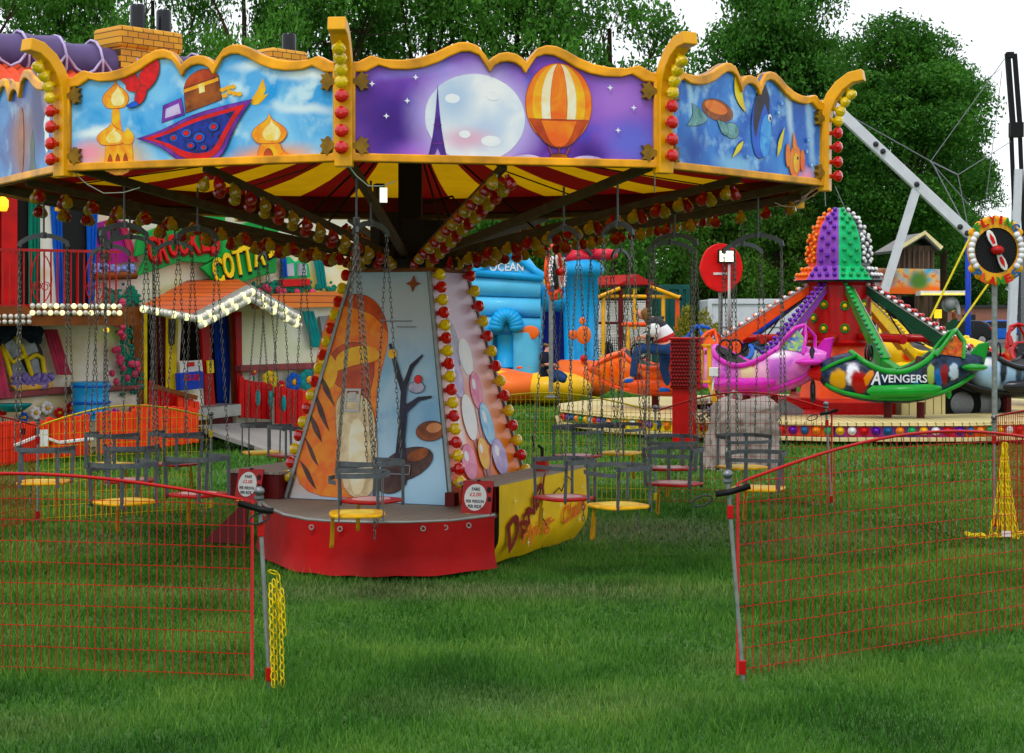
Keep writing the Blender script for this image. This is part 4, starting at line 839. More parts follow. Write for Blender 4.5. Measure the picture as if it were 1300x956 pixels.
# roof: coral tiles sloping back, ridge roll
m = MB(); zr = 4.68; ze = 3.75
cols = 46
for i in range(cols):
    a = t0+(t1-t0)*i/cols; b = a+(t1-t0)/cols; c_ = (a+b)/2
    for j in range(5):
        y0 = -.35+1.5*j/5; y1 = y0+.34; z0 = ze+(zr-ze)*j/5+.04; z1 = z0+.2
        m.add([(a, y0, z0), (c_, y0-.05, z0+.02), (b, y0, z0), (b, y1, z1), (c_, y1, z1+.06), (a, y1, z1), (a, y0, z0-.05), (c_, y0-.05, z0-.04), (b, y0, z0-.05)], [(0, 1, 4, 5), (1, 2, 3, 4), (0, 6, 7, 1), (1, 7, 8, 2)])
m.build('roof', 'coral', cot)
m = MB(); K = 13
for i in range(K):
    a = t0+(t1-t0)*i/K; b = t0+(t1-t0)*(i+1)/K; m.lathe([(.27, 0), (.24, .05), (.23, (b-a)*.5), (.25, b-a-.04), (.27, b-a+.01)], 16, (a, 1.2, 4.82+.03*math.sin(i*2)), (1, 0, .0))
m.build('ridge_roll', 'ridge', cot, smooth=True, sharp=50)
m = MB()
for i in range(K+1):
    a = t0+(t1-t0)*i/K; m.tube([(a+.02*math.sin(q), 1.2+.285*math.cos(R(q*30)), 4.82+.285*math.sin(R(q*30))) for q in range(12)], .018, 5, closed=True)
    if i < K: m.tube([(a+(t1-t0)/K*f, 1.2-.285+.03*abs(f-.5), 4.74-.22*math.sin(PI*f)+.1) for f in (0, .25, .5, .75, 1)], .018, 5)
m.build('ridge_trim', 'ridge_edge', cot, smooth=True)
def chimney(px0, px1, pyt, pyb, stacks):
    off = .9; a = fp(px0, pyb, off); b = fp(px1, pyt, off); m = MB(); cx_ = (a[0]+b[0])/2; w_ = b[0]-a[0]
    m.box((cx_, off+.3, (3.5+b[1])/2), (w_*.92, .55, b[1]-3.5)); o = m.build('chimney', 'brick_yellow', cot, bevel=.02)
    m = MB(); m.box((cx_, off+.3, b[1]-.14), (w_, .62, .28)); m.build('chimney_cap', 'brick_yellow', o, bevel=.05)
    for (p, pt) in stacks:
        x, zt = fp(p, pt, off+.3); m = MB(); m.lathe([(.10, 0), (.10, zt-b[1]-.03), (.085, zt-b[1])], 14, (x, off+.3, b[1])); m.build('stack', 'black_paint', o, smooth=True, sharp=40)
chimney(152, 233, 42, 80, ((175, 6), (208, 13))); chimney(345, 392, 66, 100, ((367, 43),))
# balcony
fl_ = MB(); a = fp(-120, 400, -.7)[0]; b = fp(172, 386, -.7)[0]
fl_.box(((a+b)/2, -.38, 1.60), (b-a, .80, .10)); bal = fl_.build('balcony', 'brown', cot, bevel=.01)
m = MB(); m.box(((a+b)/2, -.80, 1.625), (b-a, .03, .21)); m.build('fascia', 'brown', bal)
i = 0
for (pa_, pb_, z, r_) in ((40, 153, 1.66, .034), (40, 153, 1.735, .034), (-60, 36, 1.56, .03), (-60, 36, 1.62, .03)):
    x = fp(pa_, 390, -.82)[0]; xe = fp(pb_, 386, -.82)[0]; m = MB()
    while x < xe: m.cur = 1 if (i*7) % 5 < 2 and pa_ > 0 else 0; m.sphere((x, -.84, z), (r_, r_*.9, r_*.94), 8, 5); i += 1; x += .075
    m.build('bulb_strip', ['silver_cap', 'lit_cap'], bal, smooth=True)
m = MB(); x0 = fp(-60, 390, -.78)[0]; xe = fp(152, 386, -.78)[0]; zt = 2.34; zb = 1.74
m.flatbar([(x0, -.78, zt), (xe, -.78, zt+.02)], .03, .03); m.flatbar([(x0, -.78, zb), (xe, -.78, zb)], .02, .02)
x = x0; i = 0
while x <= xe:
    m.flatbar([(x, -.78, zb), (x, -.78, zt)], .014 if i % 9 else .035, .014); i += 1; x += .085
for px in (52, 120):
    x, _ = fp(px, 350, -.78); 
    for s_ in (-1, 1):
        m.tube([(x+s_*.13*math.cos(R(q)), -.79, 2.04+.27*math.sin(R(q))) for q in range(-80, 81, 20)], .007, 4)
        m.tube([(x+s_*(.02+.04*(1-q/12))*math.cos(q*.8)+s_*.05, -.79, 1.95+(.02+.04*(1-q/12))*math.sin(q*.8)) for q in range(12)], .006, 4)
m.build('railing', 'red_paint', bal)
# upper storey pieces
def curtain(name, mat, pl, off, folds=9, amp=.025):
    """pl = px left/right top, px left/right bottom, py top, py bottom"""
    (a, b, c_, d, yt, yb) = pl; m = MB(); vs = []; n = folds*4
    for r_ in range(9):
        f = r_/8
        for i in range(n+1):
            g_ = i/n; px = (a+(c_-a)*f)*(1-g_)+(b+(d-b)*f)*g_; x, z = fp(px, yt+(yb-yt)*f, off); vs.append((x, off-amp+amp*math.cos(g_*folds*2*PI), z))
    m.add(vs, [(r_*(n+1)+i, r_*(n+1)+i+1, (r_+1)*(n+1)+i+1, (r_+1)*(n+1)+i) for r_ in range(8) for i in range(n)]); o = m.build(name, mat, cot, smooth=True); return o
fpoly('doorway', 'rough_black', [(-60, 235), (38, 240), (38, 388), (-60, 392)], -.03, .02)  # flat near-black sheet, shade of the upper recess put into its colour
fpoly('doorway', 'black', [(76, 245), (112, 250), (112, 386), (76, 388)], -.03, .02)  # flat black sheet standing in for the shade inside the opening
fpoly('curtain_backing', 'red_board', [(2, 240), (22, 240), (22, 388), (2, 388)], -.06, .02)
curtain('curtain', 'curtain_green', (36, 51, 36, 46, 250, 388), -.05, 3); curtain('curtain', 'curtain_blue', (63, 78, 72, 79, 252, 388), -.05, 3); curtain('curtain', 'curtain_blue', (109, 124, 112, 118, 262, 386), -.05, 3)
fpoly('window', wallart_lo, [(50, 255), (64, 255), (72, 388), (45, 388)], -.04, .02)
fpoly('dark_strip', 'black', [(48, 250), (51, 250), (51, 388), (48, 388)], -.07, .02)
w1 = fpoly('window', 'magenta', [(118, 285), (150, 276), (158, 300), (166, 332), (124, 338)], -.06, .05)
fpoly('pane', 'dark_grey', [(123, 290), (134, 287), (138, 307), (127, 310)], -.08, .03, w1); fpoly('pane', 'dark_grey', [(140, 285), (149, 283), (154, 302), (142, 306)], -.08, .03, w1); fpoly('pane', 'dark_grey', [(128, 314), (139, 311), (142, 330), (129, 333)], -.08, .03, w1)
curtain('curtain', 'curtain_pink', (150, 158, 166, 176, 280, 333), -.08, 2)
m = MB()
for i in range(60):
    x, z = fp(random.uniform(118, 168), random.uniform(337, 347), -.1); m.sphere((x, -.1+random.uniform(-.03, .03), z), random.uniform(.02, .04), 6, 4)
m.build('flower_box', pm('bluebell', '#8090c8', .7, var=.5, scale=20), cot); m = MB(); a = fp(120, 350, -.1); b = fp(172, 349, -.1); m.cyl((a[0], -.1, a[1]), (b[0], -.1, b[1]), .055, n=10); m.build('flower_trough', 'brown', cot, smooth=True, sharp=40)
# banners
def banner(pts, name):
    return fpoly(name, 'banner_green', pts, -.18, .06, bevel=.012)
b1_ = banner([(176, 350), (188, 322), (172, 326), (176, 298), (205, 287), (240, 284), (278, 268), (287, 272), (283, 322), (262, 334), (230, 332), (205, 341)], 'sign_banner')
b2_ = banner([(255, 340), (272, 330), (272, 305), (300, 290), (340, 268), (356, 262), (351, 346), (325, 352), (300, 362), (280, 367), (268, 352)], 'sign_banner')
def letters(s_, cs_, mat, parent, back):
    m = MB(); mb_ = MB()
    for ch, (px, py, w_, h_, ang) in zip(s_, cs_):
        x, z = fp(px, py, -.2); x2, z2 = fp(px+w_, py+h_, -.2); ww = abs(x2-x); hh = abs(z2-z)
        mx_ = Matrix.Translation((x, -.215, z))@Matrix.Rotation(R(-ang), 4, 'Y'); text(m, ch, ww, hh, mx_, .03, .02)
        mx_ = Matrix.Translation((x+.02, -.19, z-.02))@Matrix.Rotation(R(-ang), 4, 'Y'); text(mb_, ch, ww*1.18, hh*1.1, mx_, .012, .04)
    m.build('lettering', mat, parent); mb_.build('letter_shadow', back, parent)
letters('CROOKED', [(193, 316, 12, 33, 6), (206, 315, 12, 33, 6), (219, 311, 13, 28, 8), (232, 309, 13, 28, 8), (246, 306, 12, 32, 8), (259, 303, 10, 32, 8), (271, 300, 12, 42, 8)], 'letter_red', b1_, 'maroon_ink')
letters('COTTAGE', [(276, 344, 12, 34, 12), (289, 337, 13, 33, 12), (302, 332, 12, 34, 12), (314, 328, 12, 34, 12), (327, 322, 13, 32, 12), (338, 315, 10, 26, 12), (348, 312, 8, 24, 12)], 'letter_yellow', b2_, 'black')
# porch: recess, canopy, lights
fpoly('porch_back', 'rough_black', [(184, 380), (300, 375), (300, 560), (184, 572)], .7, .05)  # near-black backing, the porch recess shade is in its colour
fpoly('porch_floor', 'aluminium', [(250, 519), (306, 513), (306, 527), (250, 534)], -.35, .4)
fpoly('post', 'brown', [(166, 396), (184, 396), (184, 515), (176, 515)], -.04, .05); fpoly('yellow_trim', 'yellow_slat', [(183, 398), (187, 398), (187, 520), (183, 520)], -.05, .05)
fpoly('red_post', 'dark_red', [(196, 400), (214, 400), (211, 520), (200, 520)], .3, .05)
m = MB()
for i in range(5):
    q = FP([(213+i*2.6, 402), (215.2+i*2.6, 402), (214.8+i*2.2, 498), (212.8+i*2.2, 498)], .0); m.prism(q, 0, .04)
m.build('slat_panel', 'yellow_slat', cot)
fpoly('keyhole', 'dark_grey', [(215, 405), (223, 405), (222, 436), (218, 440), (215, 434)], -.03, .02)
fpoly('side_wall', wallart_lo, [(226, 402), (231, 402), (228, 458), (262, 458), (254, 402), (259, 402), (270, 520), (245, 522), (240, 500), (224, 500)], .02, .05)
fpoly('door_frame', 'red_paint', [(255, 400), (265, 400), (274, 517), (262, 519)], -.02, .05); fpoly('door_frame', 'red_paint', [(299, 396), (307, 396), (308, 514), (302, 515)], -.02, .05); fpoly('door_jamb', 'brown', [(293, 396), (299, 396), (302, 512), (297, 513)], .05, .05)
curtain('curtain', 'curtain_navy', (270, 294, 276, 297, 398, 514), .2, 5)
s_ = fpoly('notice_board', 'white', [(229, 459), (256, 457), (258, 473), (230, 475)], -.06, .02)
bb = fpoly('blue_box', 'blue_paint', [(228, 474), (258, 471), (259, 493), (229, 496)], -.14, .10, bevel=.01)
m = MB(); x, z = fp(244, 479, -.15); text(m, '£2.50', .24, .075, Matrix.Translation((x, -.148, z)), .006, .02); m.build('lettering', 'letter_red', bb)
fpoly('red_label', 'letter_red', [(238, 460), (247, 459.5), (247, 465), (238, 465.5)], -.07, .01, s_)
ys = fpoly('warning_sign', 'letter_yellow', [(263, 458), (271, 457), (272, 473), (264, 474)], -.06, .02); fpoly('warning_mark', 'black', [(265.5, 464), (267.5, 459.5), (269.5, 464)], -.065, .006, ys)
# porch roof
eL = (178, 389); eM = (249, 402); pk = (316, 367); eR = (378, 402); rt = (240, 356)
def f3(px, py, off): x, z = fp(px, py, off); return Vector((x, off, z))
A_ = f3(*eL, -.9); B_ = f3(*eM, -1.1); C_ = f3(*pk, -1.1); D_ = f3(*eR, -1.1); E_ = f3(238, 356, -.02); F_ = f3(300, 352, -.02)
m = MB(); th_ = Vector((0, 0, -.05))
for quad in ((A_, B_, C_, E_), (C_, D_, f3(372, 392, -.02), F_), (C_, F_, E_, E_+Vector((0, .01, 0)))):
    vs = list(quad)+[v+th_ for v in quad]; m.add(vs, [(0, 1, 2, 3), (7, 6, 5, 4), (0, 4, 5, 1), (1, 5, 6, 2), (2, 6, 7, 3), (3, 7, 4, 0)])
pr = m.build('porch_roof', 'porch', cot)
def bulbs(a, b, n, rows, sp=.07):
    k = 0
    for r_ in range(rows):
        m = MB()
        for i in range(n): m.cur = 1 if (k*5+r_) % 7 < 2 else 0; m.sphere(a.lerp(b, (i+.5*(r_ % 2)+.3)/n)+Vector((0, -.04, -.03-sp*r_)), .045, 8, 6); k += 1
        m.build('bulb_row', ['silver_cap', 'lit_cap'], pr, smooth=True)
bulbs(A_, B_, 13, 1); bulbs(B_, C_, 17, 2, .085); bulbs(C_, D_, 15, 2, .085)
m = MB(); m.flatbar([A_, B_], .06, .05); m.flatbar([B_, C_], .06, .1); m.flatbar([C_, D_], .06, .1); m.build('barge_board', 'aluminium', pr)
m = MB(); x, z = fp(278, 395, -.3); m.sphere((x, -.3, z), .05, 10, 6); m.build('porch_lamp', 'warm_lit', cot, smooth=True)
m = MB(); x, z = fp(3, 268, -.3); m.lathe([(.05, 0), (.07, .05), (.07, .12), (.03, .16)], 8, (x, -.3, z)); m.build('wall_lamp', 'warm_lit', cot)
m = MB(); x, z = fp(135, 419, -.2); m.sphere((x, -.2, z), .035, 8, 6); m.build('wall_lamp', 'warm_lit', cot)
# lower left: crooked window, curtains, hedge awning
cw = fpoly('window', 'dark_grey', [(2, 436), (25, 424), (44, 426), (54, 445), (58, 482), (18, 488), (10, 460)], -.05, .04)
glz = art('painted_glass', ('#6a7078', '#b8bcc4'), [], nscale=2.5)
fpoly('pane', glz, [(6, 437), (21, 428), (30, 452), (14, 456)], -.07, .03, cw); fpoly('pane', glz, [(27, 428), (42, 429), (49, 446), (34, 452)], -.07, .03, cw); fpoly('pane', glz, [(14, 460), (24, 455), (38, 480), (19, 484)], -.07, .03, cw); fpoly('pane', glz, [(39, 458), (48, 452), (54, 480), (43, 481)], -.07, .03, cw)
m = MB()
for l in ([(0, 438), (8, 448), (16, 460), (30, 452), (36, 456), (46, 450), (54, 455), (57, 478)], [(20, 426), (30, 445), (36, 462), (42, 482)], [(0, 436), (8, 456), (16, 484)]):
    m.tube([Vector((fp(p[0], p[1], -.1)[0], -.1, fp(p[0], p[1], -.1)[1])) for p in l], .03, 6)
m.build('mullion', 'yellow_slat', cw, smooth=True)
m = MB()
for i in range(70): x, z = fp(random.uniform(16, 66), random.uniform(476, 492), -.1); m.sphere((x, -.12, z), random.uniform(.02, .045), 6, 4)
m.build('flower_box', pm('violets', '#8474b0', .7, var=.6, scale=20), cot)
fpoly('flower_trough', pm('trough', '#d8a860', .6, var=.3), [(14, 489), (70, 485), (66, 493), (22, 497)], -.15, .1, bevel=.02)
curtain('curtain', 'curtain_pink', (55, 72, 72, 90, 418, 476), -.10, 4); curtain('curtain', 'curtain_pink', (-30, 0, -30, 14, 440, 505), -.10, 5)
m = MB()
for i in range(130):
    u = random.random(); px = -6+u*52; py = 432-14*math.sin(PI*min(1, u*1.1))+random.uniform(-6, 6)-6*u; x, z = fp(px, py, -.15); m.sphere((x, -.18+random.uniform(-.06, .06), z), random.uniform(.035, .075), 6, 4)
m.build('ivy_awning', pm('ivy', '#16202e', .8, var=.5, scale=20), cot)
fpoly('shelf', 'plum', [(-40, 503), (60, 492), (182, 489), (178, 494), (60, 501), (-40, 512)], -.12, .12, bevel=.01)
wallb = fpoly('dado', wallart_lo, [(-80, 512), (182, 495), (182, 560), (-80, 590)], -.03, .05)
m = MB(); x, z = fp(118, 512, -.35); m.lathe([(.20, 0), (.22, .08), (.205, .10), (.215, .2), (.205, .22), (.21, .34), (.225, .38), (.225, .44), (.2, .45)], 20, (x, -.3, z-.2)); bq = m.build('barrel', 'inflate_blue', cot, smooth=True, sharp=35)
for zz in (.09, .21, .40): m = MB(); m.tube([(x+.222*math.cos(q*PI/10), -.3+.222*math.sin(q*PI/10), z-.2+zz) for q in range(20)], .016, 6, closed=True); m.build('hoop', 'inflate_dark', bq, smooth=True)
m = MB(); x, z = fp(20, 523, -.35); m.lathe([(.10, 0), (.2, .07), (.21, .09)], 16, (x, -.3, z)); m.build('bird_bath', 'teal', cot, smooth=True)
def flowers(lst, off):
    m = {}
    for (px, py, r_, c_) in lst:
        x, z = fp(px, py, off); k = m.setdefault(c_, MB()); 
        for q in range(7): k.sphere((x+r_*.7*math.cos(q*2*PI/7), off, z+r_*.7*math.sin(q*2*PI/7)), (r_*.42, .02, r_*.42), 6, 4)
        kc = m.setdefault('seat_yellow', MB()); kc.sphere((x, off-.02, z), (r_*.35, .02, r_*.35), 6, 4)
        ks = m.setdefault('leaf_teal', MB()); ks.tube([(x, off, z-r_), (x+.02, off, z-.28)], .012, 4); ks.sphere((x+.06, off, z-.2), (.07, .015, .03), 6, 4)
    for k, mb_ in m.items(): mb_.build('painted_flowers', k, cot)
flowers([(3, 520, .07, 'letter_red'), (45, 524, .07, 'white'), (60, 518, .075, 'white'), (75, 524, .06, 'letter_red'), (90, 518, .07, 'letter_red'), (30, 530, .06, 'curtain_blue'), (146, 525, .06, 'pink_paint'), (168, 520, .05, 'curtain_pink')], -.1)
flowers([(322, 472, .05, 'curtain_pink'), (343, 482, .12, 'yellow_slat'), (357, 490, .07, 'letter_red'), (373, 485, .12, 'curtain_blue'), (392, 482, .15, 'teal'), (400, 500, .1, 'leaf_teal'), (329, 490, .06, 'pink_paint'), (364, 500, .06, 'letter_yellow'), (383, 502, .07, 'letter_yellow')], -.1)
# foliage clusters painted/cut out on the facade
m = MB()
for (cx_, cy_, n_, sx_, sy_) in ((150, 395, 50, 6, 14), (160, 445, 60, 4, 22), (168, 475, 40, 6, 12), (146, 380, 40, 10, 10), (345, 366, 90, 16, 4), (395, 366, 80, 30, 4), (303, 374, 40, 8, 6), (165, 382, 40, 8, 8)):
    for i in range(n_): x, z = fp(random.gauss(cx_, sx_), random.gauss(cy_, sy_), -.06); m.sphere((x, -.07, z), (random.uniform(.02, .05), .02, random.uniform(.015, .035)), 5, 4)
m.build('creeper', 'leaf_teal', cot)
m = MB()
for (cx_, cy_, n_, sx_, sy_) in ((152, 440, 14, 5, 20), (355, 372, 14, 30, 5), (150, 395, 10, 6, 10), (170, 480, 8, 4, 12)):
    for i in range(n_): x, z = fp(random.gauss(cx_, sx_), random.gauss(cy_, sy_), -.1); m.sphere((x, -.1, z), .045, 6, 4)
m.build('creeper_blossom', 'curtain_pink', cot)
# right part
gw = fpoly('window', 'mint', [(360, 334), (368, 326), (376, 334), (384, 328), (392, 336), (394, 352), (358, 354)], -.05, .05); fpoly('pane', glz, [(362, 336), (373, 334), (374, 350), (363, 351)], -.08, .04, gw); fpoly('pane', glz, [(379, 334), (389, 336), (390, 349), (379, 350)], -.08, .04, gw)
curtain('curtain', 'curtain_blue', (354, 362, 357, 364, 320, 352), -.07, 2)
fpoly('window_box', 'letter_red', [(359, 355), (394, 354), (394, 362), (359, 364)], -.12, .1)
curtain('curtain', 'teal', (396, 408, 404, 414, 318, 366), -.07, 3)
fpoly('log_band', 'logs', [(330, 374), (470, 368), (470, 388), (330, 392)], -.14, .16)
curtain('curtain', 'teal', (383, 398, 396, 410, 395, 441), -.07, 3); fpoly('window', 'grey', [(406, 402), (425, 400), (426, 438), (412, 440)], -.05, .04)
fpoly('shelf', 'plum', [(306, 464), (470, 458), (470, 466), (306, 472)], -.12, .12, bevel=.01)
# picket fences: boards
def pickets(pxs, top, bot, off, mat, name, wpx, tops=None):
    m = MB(); x = pxs[0]; i = 0
    while x < pxs[1]:
        f = (x-pxs[0])/(pxs[1]-pxs[0]); yt = top[0]+(top[1]-top[0])*f+random.uniform(-2, 2); yb = bot[0]+(bot[1]-bot[0])*f; w_ = wpx
        m.prism(FP([(x+.4, yb), (x+w_-.4, yb), (x+w_-.3, yt+2), (x+w_*.75, yt), (x+w_*.25, yt), (x+.3, yt+2)], off), off, off+.035); x += w_; i += 1
    return m.build(name, mat, cot, bevel=.006)
for (a, b, ta, tb, ba, bb_) in ((-60, 60, 540, 533, 600, 582), (60, 112, 531, 526, 582, 577), (124, 170, 524, 521, 576, 572), (172, 252, 514, 518, 572, 561)):
    pickets((a, b), (ta, tb), (ba, bb_), -1.0, 'orange_board', 'picket_fence', 9)
m = MB()
for (px, c_) in ((30, 0), (48, 0)):
    x, z = fp(px, 548, -1.05); m.box((x, -1.04, z), (.05, .02, .07))
m.build('fence_fitting', 'black', cot)
m = MB(); q1 = fp(18, 566, -1.05); q2 = fp(50, 553, -1.05); q3 = fp(75, 562, -1.05); q4 = fp(118, 557, -1.05); m.tube([(q1[0], -1.05, q1[1]), (q2[0], -1.05, q2[1]), (q3[0], -1.05, q3[1]), (q4[0], -1.05, q4[1])], .02, 5); x, z = fp(55, 556, -1.05); m.box((x, -1.06, z), (.09, .02, .18)); m.build('scroll_ornament', 'white', cot)
pickets((190, 224), (484, 500), (520, 520), -.5, 'red_board', 'picket_fence', 7); pickets((226, 252), (500, 512), (525, 520), -.6, 'orange_board', 'picket_fence', 7)
pickets((304, 346), (480, 488), (530, 533), -.25, 'red_board', 'picket_fence', 7); pickets((350, 382), (490, 494), (538, 546), -.4, 'red_board', 'picket_fence', 7); pickets((383, 470), (494, 498), (552, 545), -.3, 'orange_board', 'picket_fence', 8)
m = MB()
for (px, py, c_) in ((343, 507, 0), (360, 512, 0), (327, 505, 0)): x, z = fp(px, py, -.42); m.sphere((x, -.43, z), (.04, .02, .11), 8, 5)
m.build('painted_leaf', 'teal', cot)
m = MB(); q = [fp(196, 491, -.62), fp(250, 505, -.62)]; m.flatbar([(q[0][0], -.62, q[0][1]), (q[1][0], -.62, q[1][1])], .03, .05); m.build('hand_rail', 'brown', cot)
# ramp
m = MB(); a0 = fp(246, 536, -.4); a1_ = fp(312, 528, -.4); x0 = a0[0]; x1 = a1_[0]
m.add([(x0, -.42, .30), (x1, -.42, .30), (x1+1.6, -1.9, .02), (x0+.1, -1.9, .02), (x0, -.42, .24), (x1, -.42, .24), (x1+1.6, -1.9, -.02), (x0+.1, -1.9, -.02)], [(0, 3, 2, 1), (4, 5, 6, 7), (0, 1, 5, 4), (2, 3, 7, 6), (1, 2, 6, 5), (3, 0, 4, 7)]); m.build('entrance_ramp', 'corrugated', cot)

# ------------------------------------------------------------------ bouncy castle
D = 33.0; s = D/F
BCO = P(0, 0, D); bc = thing('bouncy_castle', 'inflatable blue bouncy castle with a gabled front, round tower and orange apron', 'bouncy castle', ((620-650)*s, D, 0), 0)
def b2(px, py): return ((px-620)*s, EYE-(py-HZ)*s)
def roll(pts, r, mat, name, n=10, fl=1.0):
    m = MB(); m.tube([Vector(p) for p in pts], r, n); return m.build(name, mat, bc, smooth=True)
m = MB(); m.prism([b2(*p) for p in ((560, 500), (560, 336), (606, 322), (668, 322), (690, 350), (688, 500))], 0.1, 1.2); m.build('front_wall', 'inflate_light', bc, bevel=.06)
for i, py in enumerate((362, 387, 412)):
    a = b2(566, py); b = b2(686, py+4); roll([(a[0], .05, a[1]), (b[0], .05, b[1])], .19, 'inflate_light', 'wall_roll', 14)
gb = MB(); gb.prism([b2(*p) for p in ((602, 344), (646, 322), (688, 350))], -.12, .3); gb_ = gb.build('gable', 'inflate_light', bc, bevel=.03)
for (p, q) in (((602, 345), (646, 322)), ((646, 322), (690, 351)), ((602, 346), (690, 353))):
    a = b2(*p); b = b2(*q); roll([(a[0], -.12, a[1]), (b[0], -.12, b[1])], .07, 'inflate_blue', 'gable_roll')
a = b2(572, 338); b = b2(602, 324); roll([(a[0], 0, a[1]), (b[0], 0, b[1])], [.12, .2], 'inflate_blue', 'roof_roll')
m = MB(); x, z = b2(643, 339); text(m, 'OCEAN', 43*s, 11*s, Matrix.Translation((x, -.14, z)), .02, .02, spacing=1.05); m.build('lettering', 'letter_white', gb_)
# arch
c_ = b2(643, 418); ar = [(c_[0]+13*s*math.cos(R(a_)), -.2, c_[1]+18*s*math.sin(R(a_))) for a_ in range(0, 181, 15)]
m = MB()
for i in range(len(ar)-1):
    p = Vector(ar[i]); q = Vector(ar[i+1]); m.sphere((p+q)/2, (.10, .24, .15), 10, 6, Matrix.Rotation(-math.atan2(q.z-p.z, q.x-p.x)+0, 3, 'Y'))
m.build('arch', 'inflate_blue', bc, smooth=True)
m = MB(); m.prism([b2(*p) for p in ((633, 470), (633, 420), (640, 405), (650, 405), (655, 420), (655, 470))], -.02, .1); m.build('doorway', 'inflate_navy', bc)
for px in (609, 666):
    m = MB(); x, z = b2(px, 470); m.cyl((x, -.05, b2(px, 478)[1]), (x, -.05, b2(px, 422)[1]), 18*s, n=16); m.build('side_column', 'inflate_light', bc, smooth=True, sharp=50)
roll([(b2(642, 470)[0], -.1, b2(0, 466)[1]), (b2(642, 470)[0], -.1, b2(0, 425)[1])], .17, 'inflate_blue', 'side_column')
# generic painted fish-coloured patch
m = MB(); x, z = b2(673, 422); m.sphere((x, -.27, z), (.17, .03, .13), 12, 8); m.sphere((x-.18, -.26, z-.06), (.06, .02, .1), 8, 6); m.build('painted_patch', 'inflate_orange', bc, smooth=True)
m = MB(); x, z = b2(740, 425); m.sphere((x, -.36, z), (.14, .04, .17), 12, 8); m.sphere((x-.2, -.33, z-.0), (.08, .03, .1), 8, 6); m.sphere((x-.02, -.34, z+.26), (.06, .02, .07), 8, 6); m.build('painted_patch', 'inflate_orange', bc, smooth=True)
# tower
x, _ = b2(738, 0); m = MB(); n_ = 14; prof_ = []
for j in range(9):
    z = b2(0, 480)[1]+(b2(0, 345)[1]-b2(0, 480)[1])*j/8; prof_.append((.30, z))
for k_ in range(n_):
    a = 2*PI*k_/n_; m.tube([(x+.22*math.cos(a), .2+.22*math.sin(a), b2(0, 482)[1]), (x+.25*math.cos(a), .2+.25*math.sin(a), b2(0, 400)[1]), (x+.24*math.cos(a), .2+.24*math.sin(a), b2(0, 345)[1])], .085, 8)
m.build('tower', 'inflate_blue', bc, smooth=True)
m = MB(); m.sphere((x+.02, .2, b2(0, 342)[1]), (.42, .42, .22), 18, 10); m.build('tower_top', 'inflate_blue', bc, smooth=True)
m = MB(); m.sphere((x-.04, .2, b2(0, 326)[1]), (.30, .26, .17), 14, 10); m.sphere((x-.28, .15, b2(0, 318)[1]), (.16, .16, .13), 12, 8); m.sphere((x+.12, .1, b2(0, 316)[1]), (.17, .16, .15), 12, 8); m.tube([(x+.1, .1, b2(0, 322)[1]), (x+.35, .1, b2(0, 323)[1]), (x+.5, .1, b2(0, 323)[1])], [.05, .12, .10], 8); m.sphere((x+.5, .1, b2(0, 323)[1]), (.19, .12, .11), 12, 8); m.build('tower_ornament', 'inflate_red', bc, smooth=True)
# connecting rolls, dark inside, apron
roll([(b2(688, 0)[0], .3, b2(0, 378)[1]), (b2(735, 0)[0], .3, b2(0, 378)[1])], .26, 'inflate_blue', 'link_roll'); roll([(b2(680, 0)[0], .5, b2(0, 362)[1]), (b2(735, 0)[0], .5, b2(0, 362)[1])], .12, 'inflate_yellow', 'link_roll')
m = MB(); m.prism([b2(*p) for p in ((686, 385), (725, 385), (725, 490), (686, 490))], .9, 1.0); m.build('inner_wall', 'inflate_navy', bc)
m = MB(); m.prism([b2(*p) for p in ((560, 480), (725, 480), (725, 512), (560, 512))], -.2, 3.0); m.build('floor', 'inflate_orange', bc, bevel=.08)
m = MB(); m.sphere((b2(625, 0)[0], -.55, .42), (.8, .55, .28), 18, 10); m.build('apron', 'inflate_orange', bc, smooth=True); m = MB(); m.sphere((b2(700, 0)[0], -.8, .34), (.72, .55, .3), 18, 10); m.build('apron', 'inflate_yellow', bc, smooth=True)
m = MB(); m.sphere((b2(650, 0)[0], -.85, .34), (.72, .45, .3), 18, 10); m.build('apron', 'inflate_orange', bc, smooth=True); m = MB(); m.sphere((b2(610, 0)[0], -.7, .60), (.6, .4, .08), 18, 10); m.build('apron_top', 'inflate_yellow', bc, smooth=True)
m = MB(); m.tube([(b2(712, 0)[0], -.1, .5), (b2(740, 0)[0], -.3, .5), (b2(758, 0)[0], -.2, .48)], .33, 14); m.sphere((b2(756, 0)[0], -.2, .48), .33, 14, 10); m.build('apron', 'inflate_orange', bc, smooth=True)
m = MB(); m.sphere((b2(740, 0)[0], -.5, .86), .07, 10, 8); m.build('ball', 'letter_red', bc, smooth=True)
m = MB(); m.sphere((b2(665, 0)[0], -.28, b2(0, 466)[1]), (.14, .03, .04), 8, 5); m.build('painted_coral', 'orange_paint', bc)

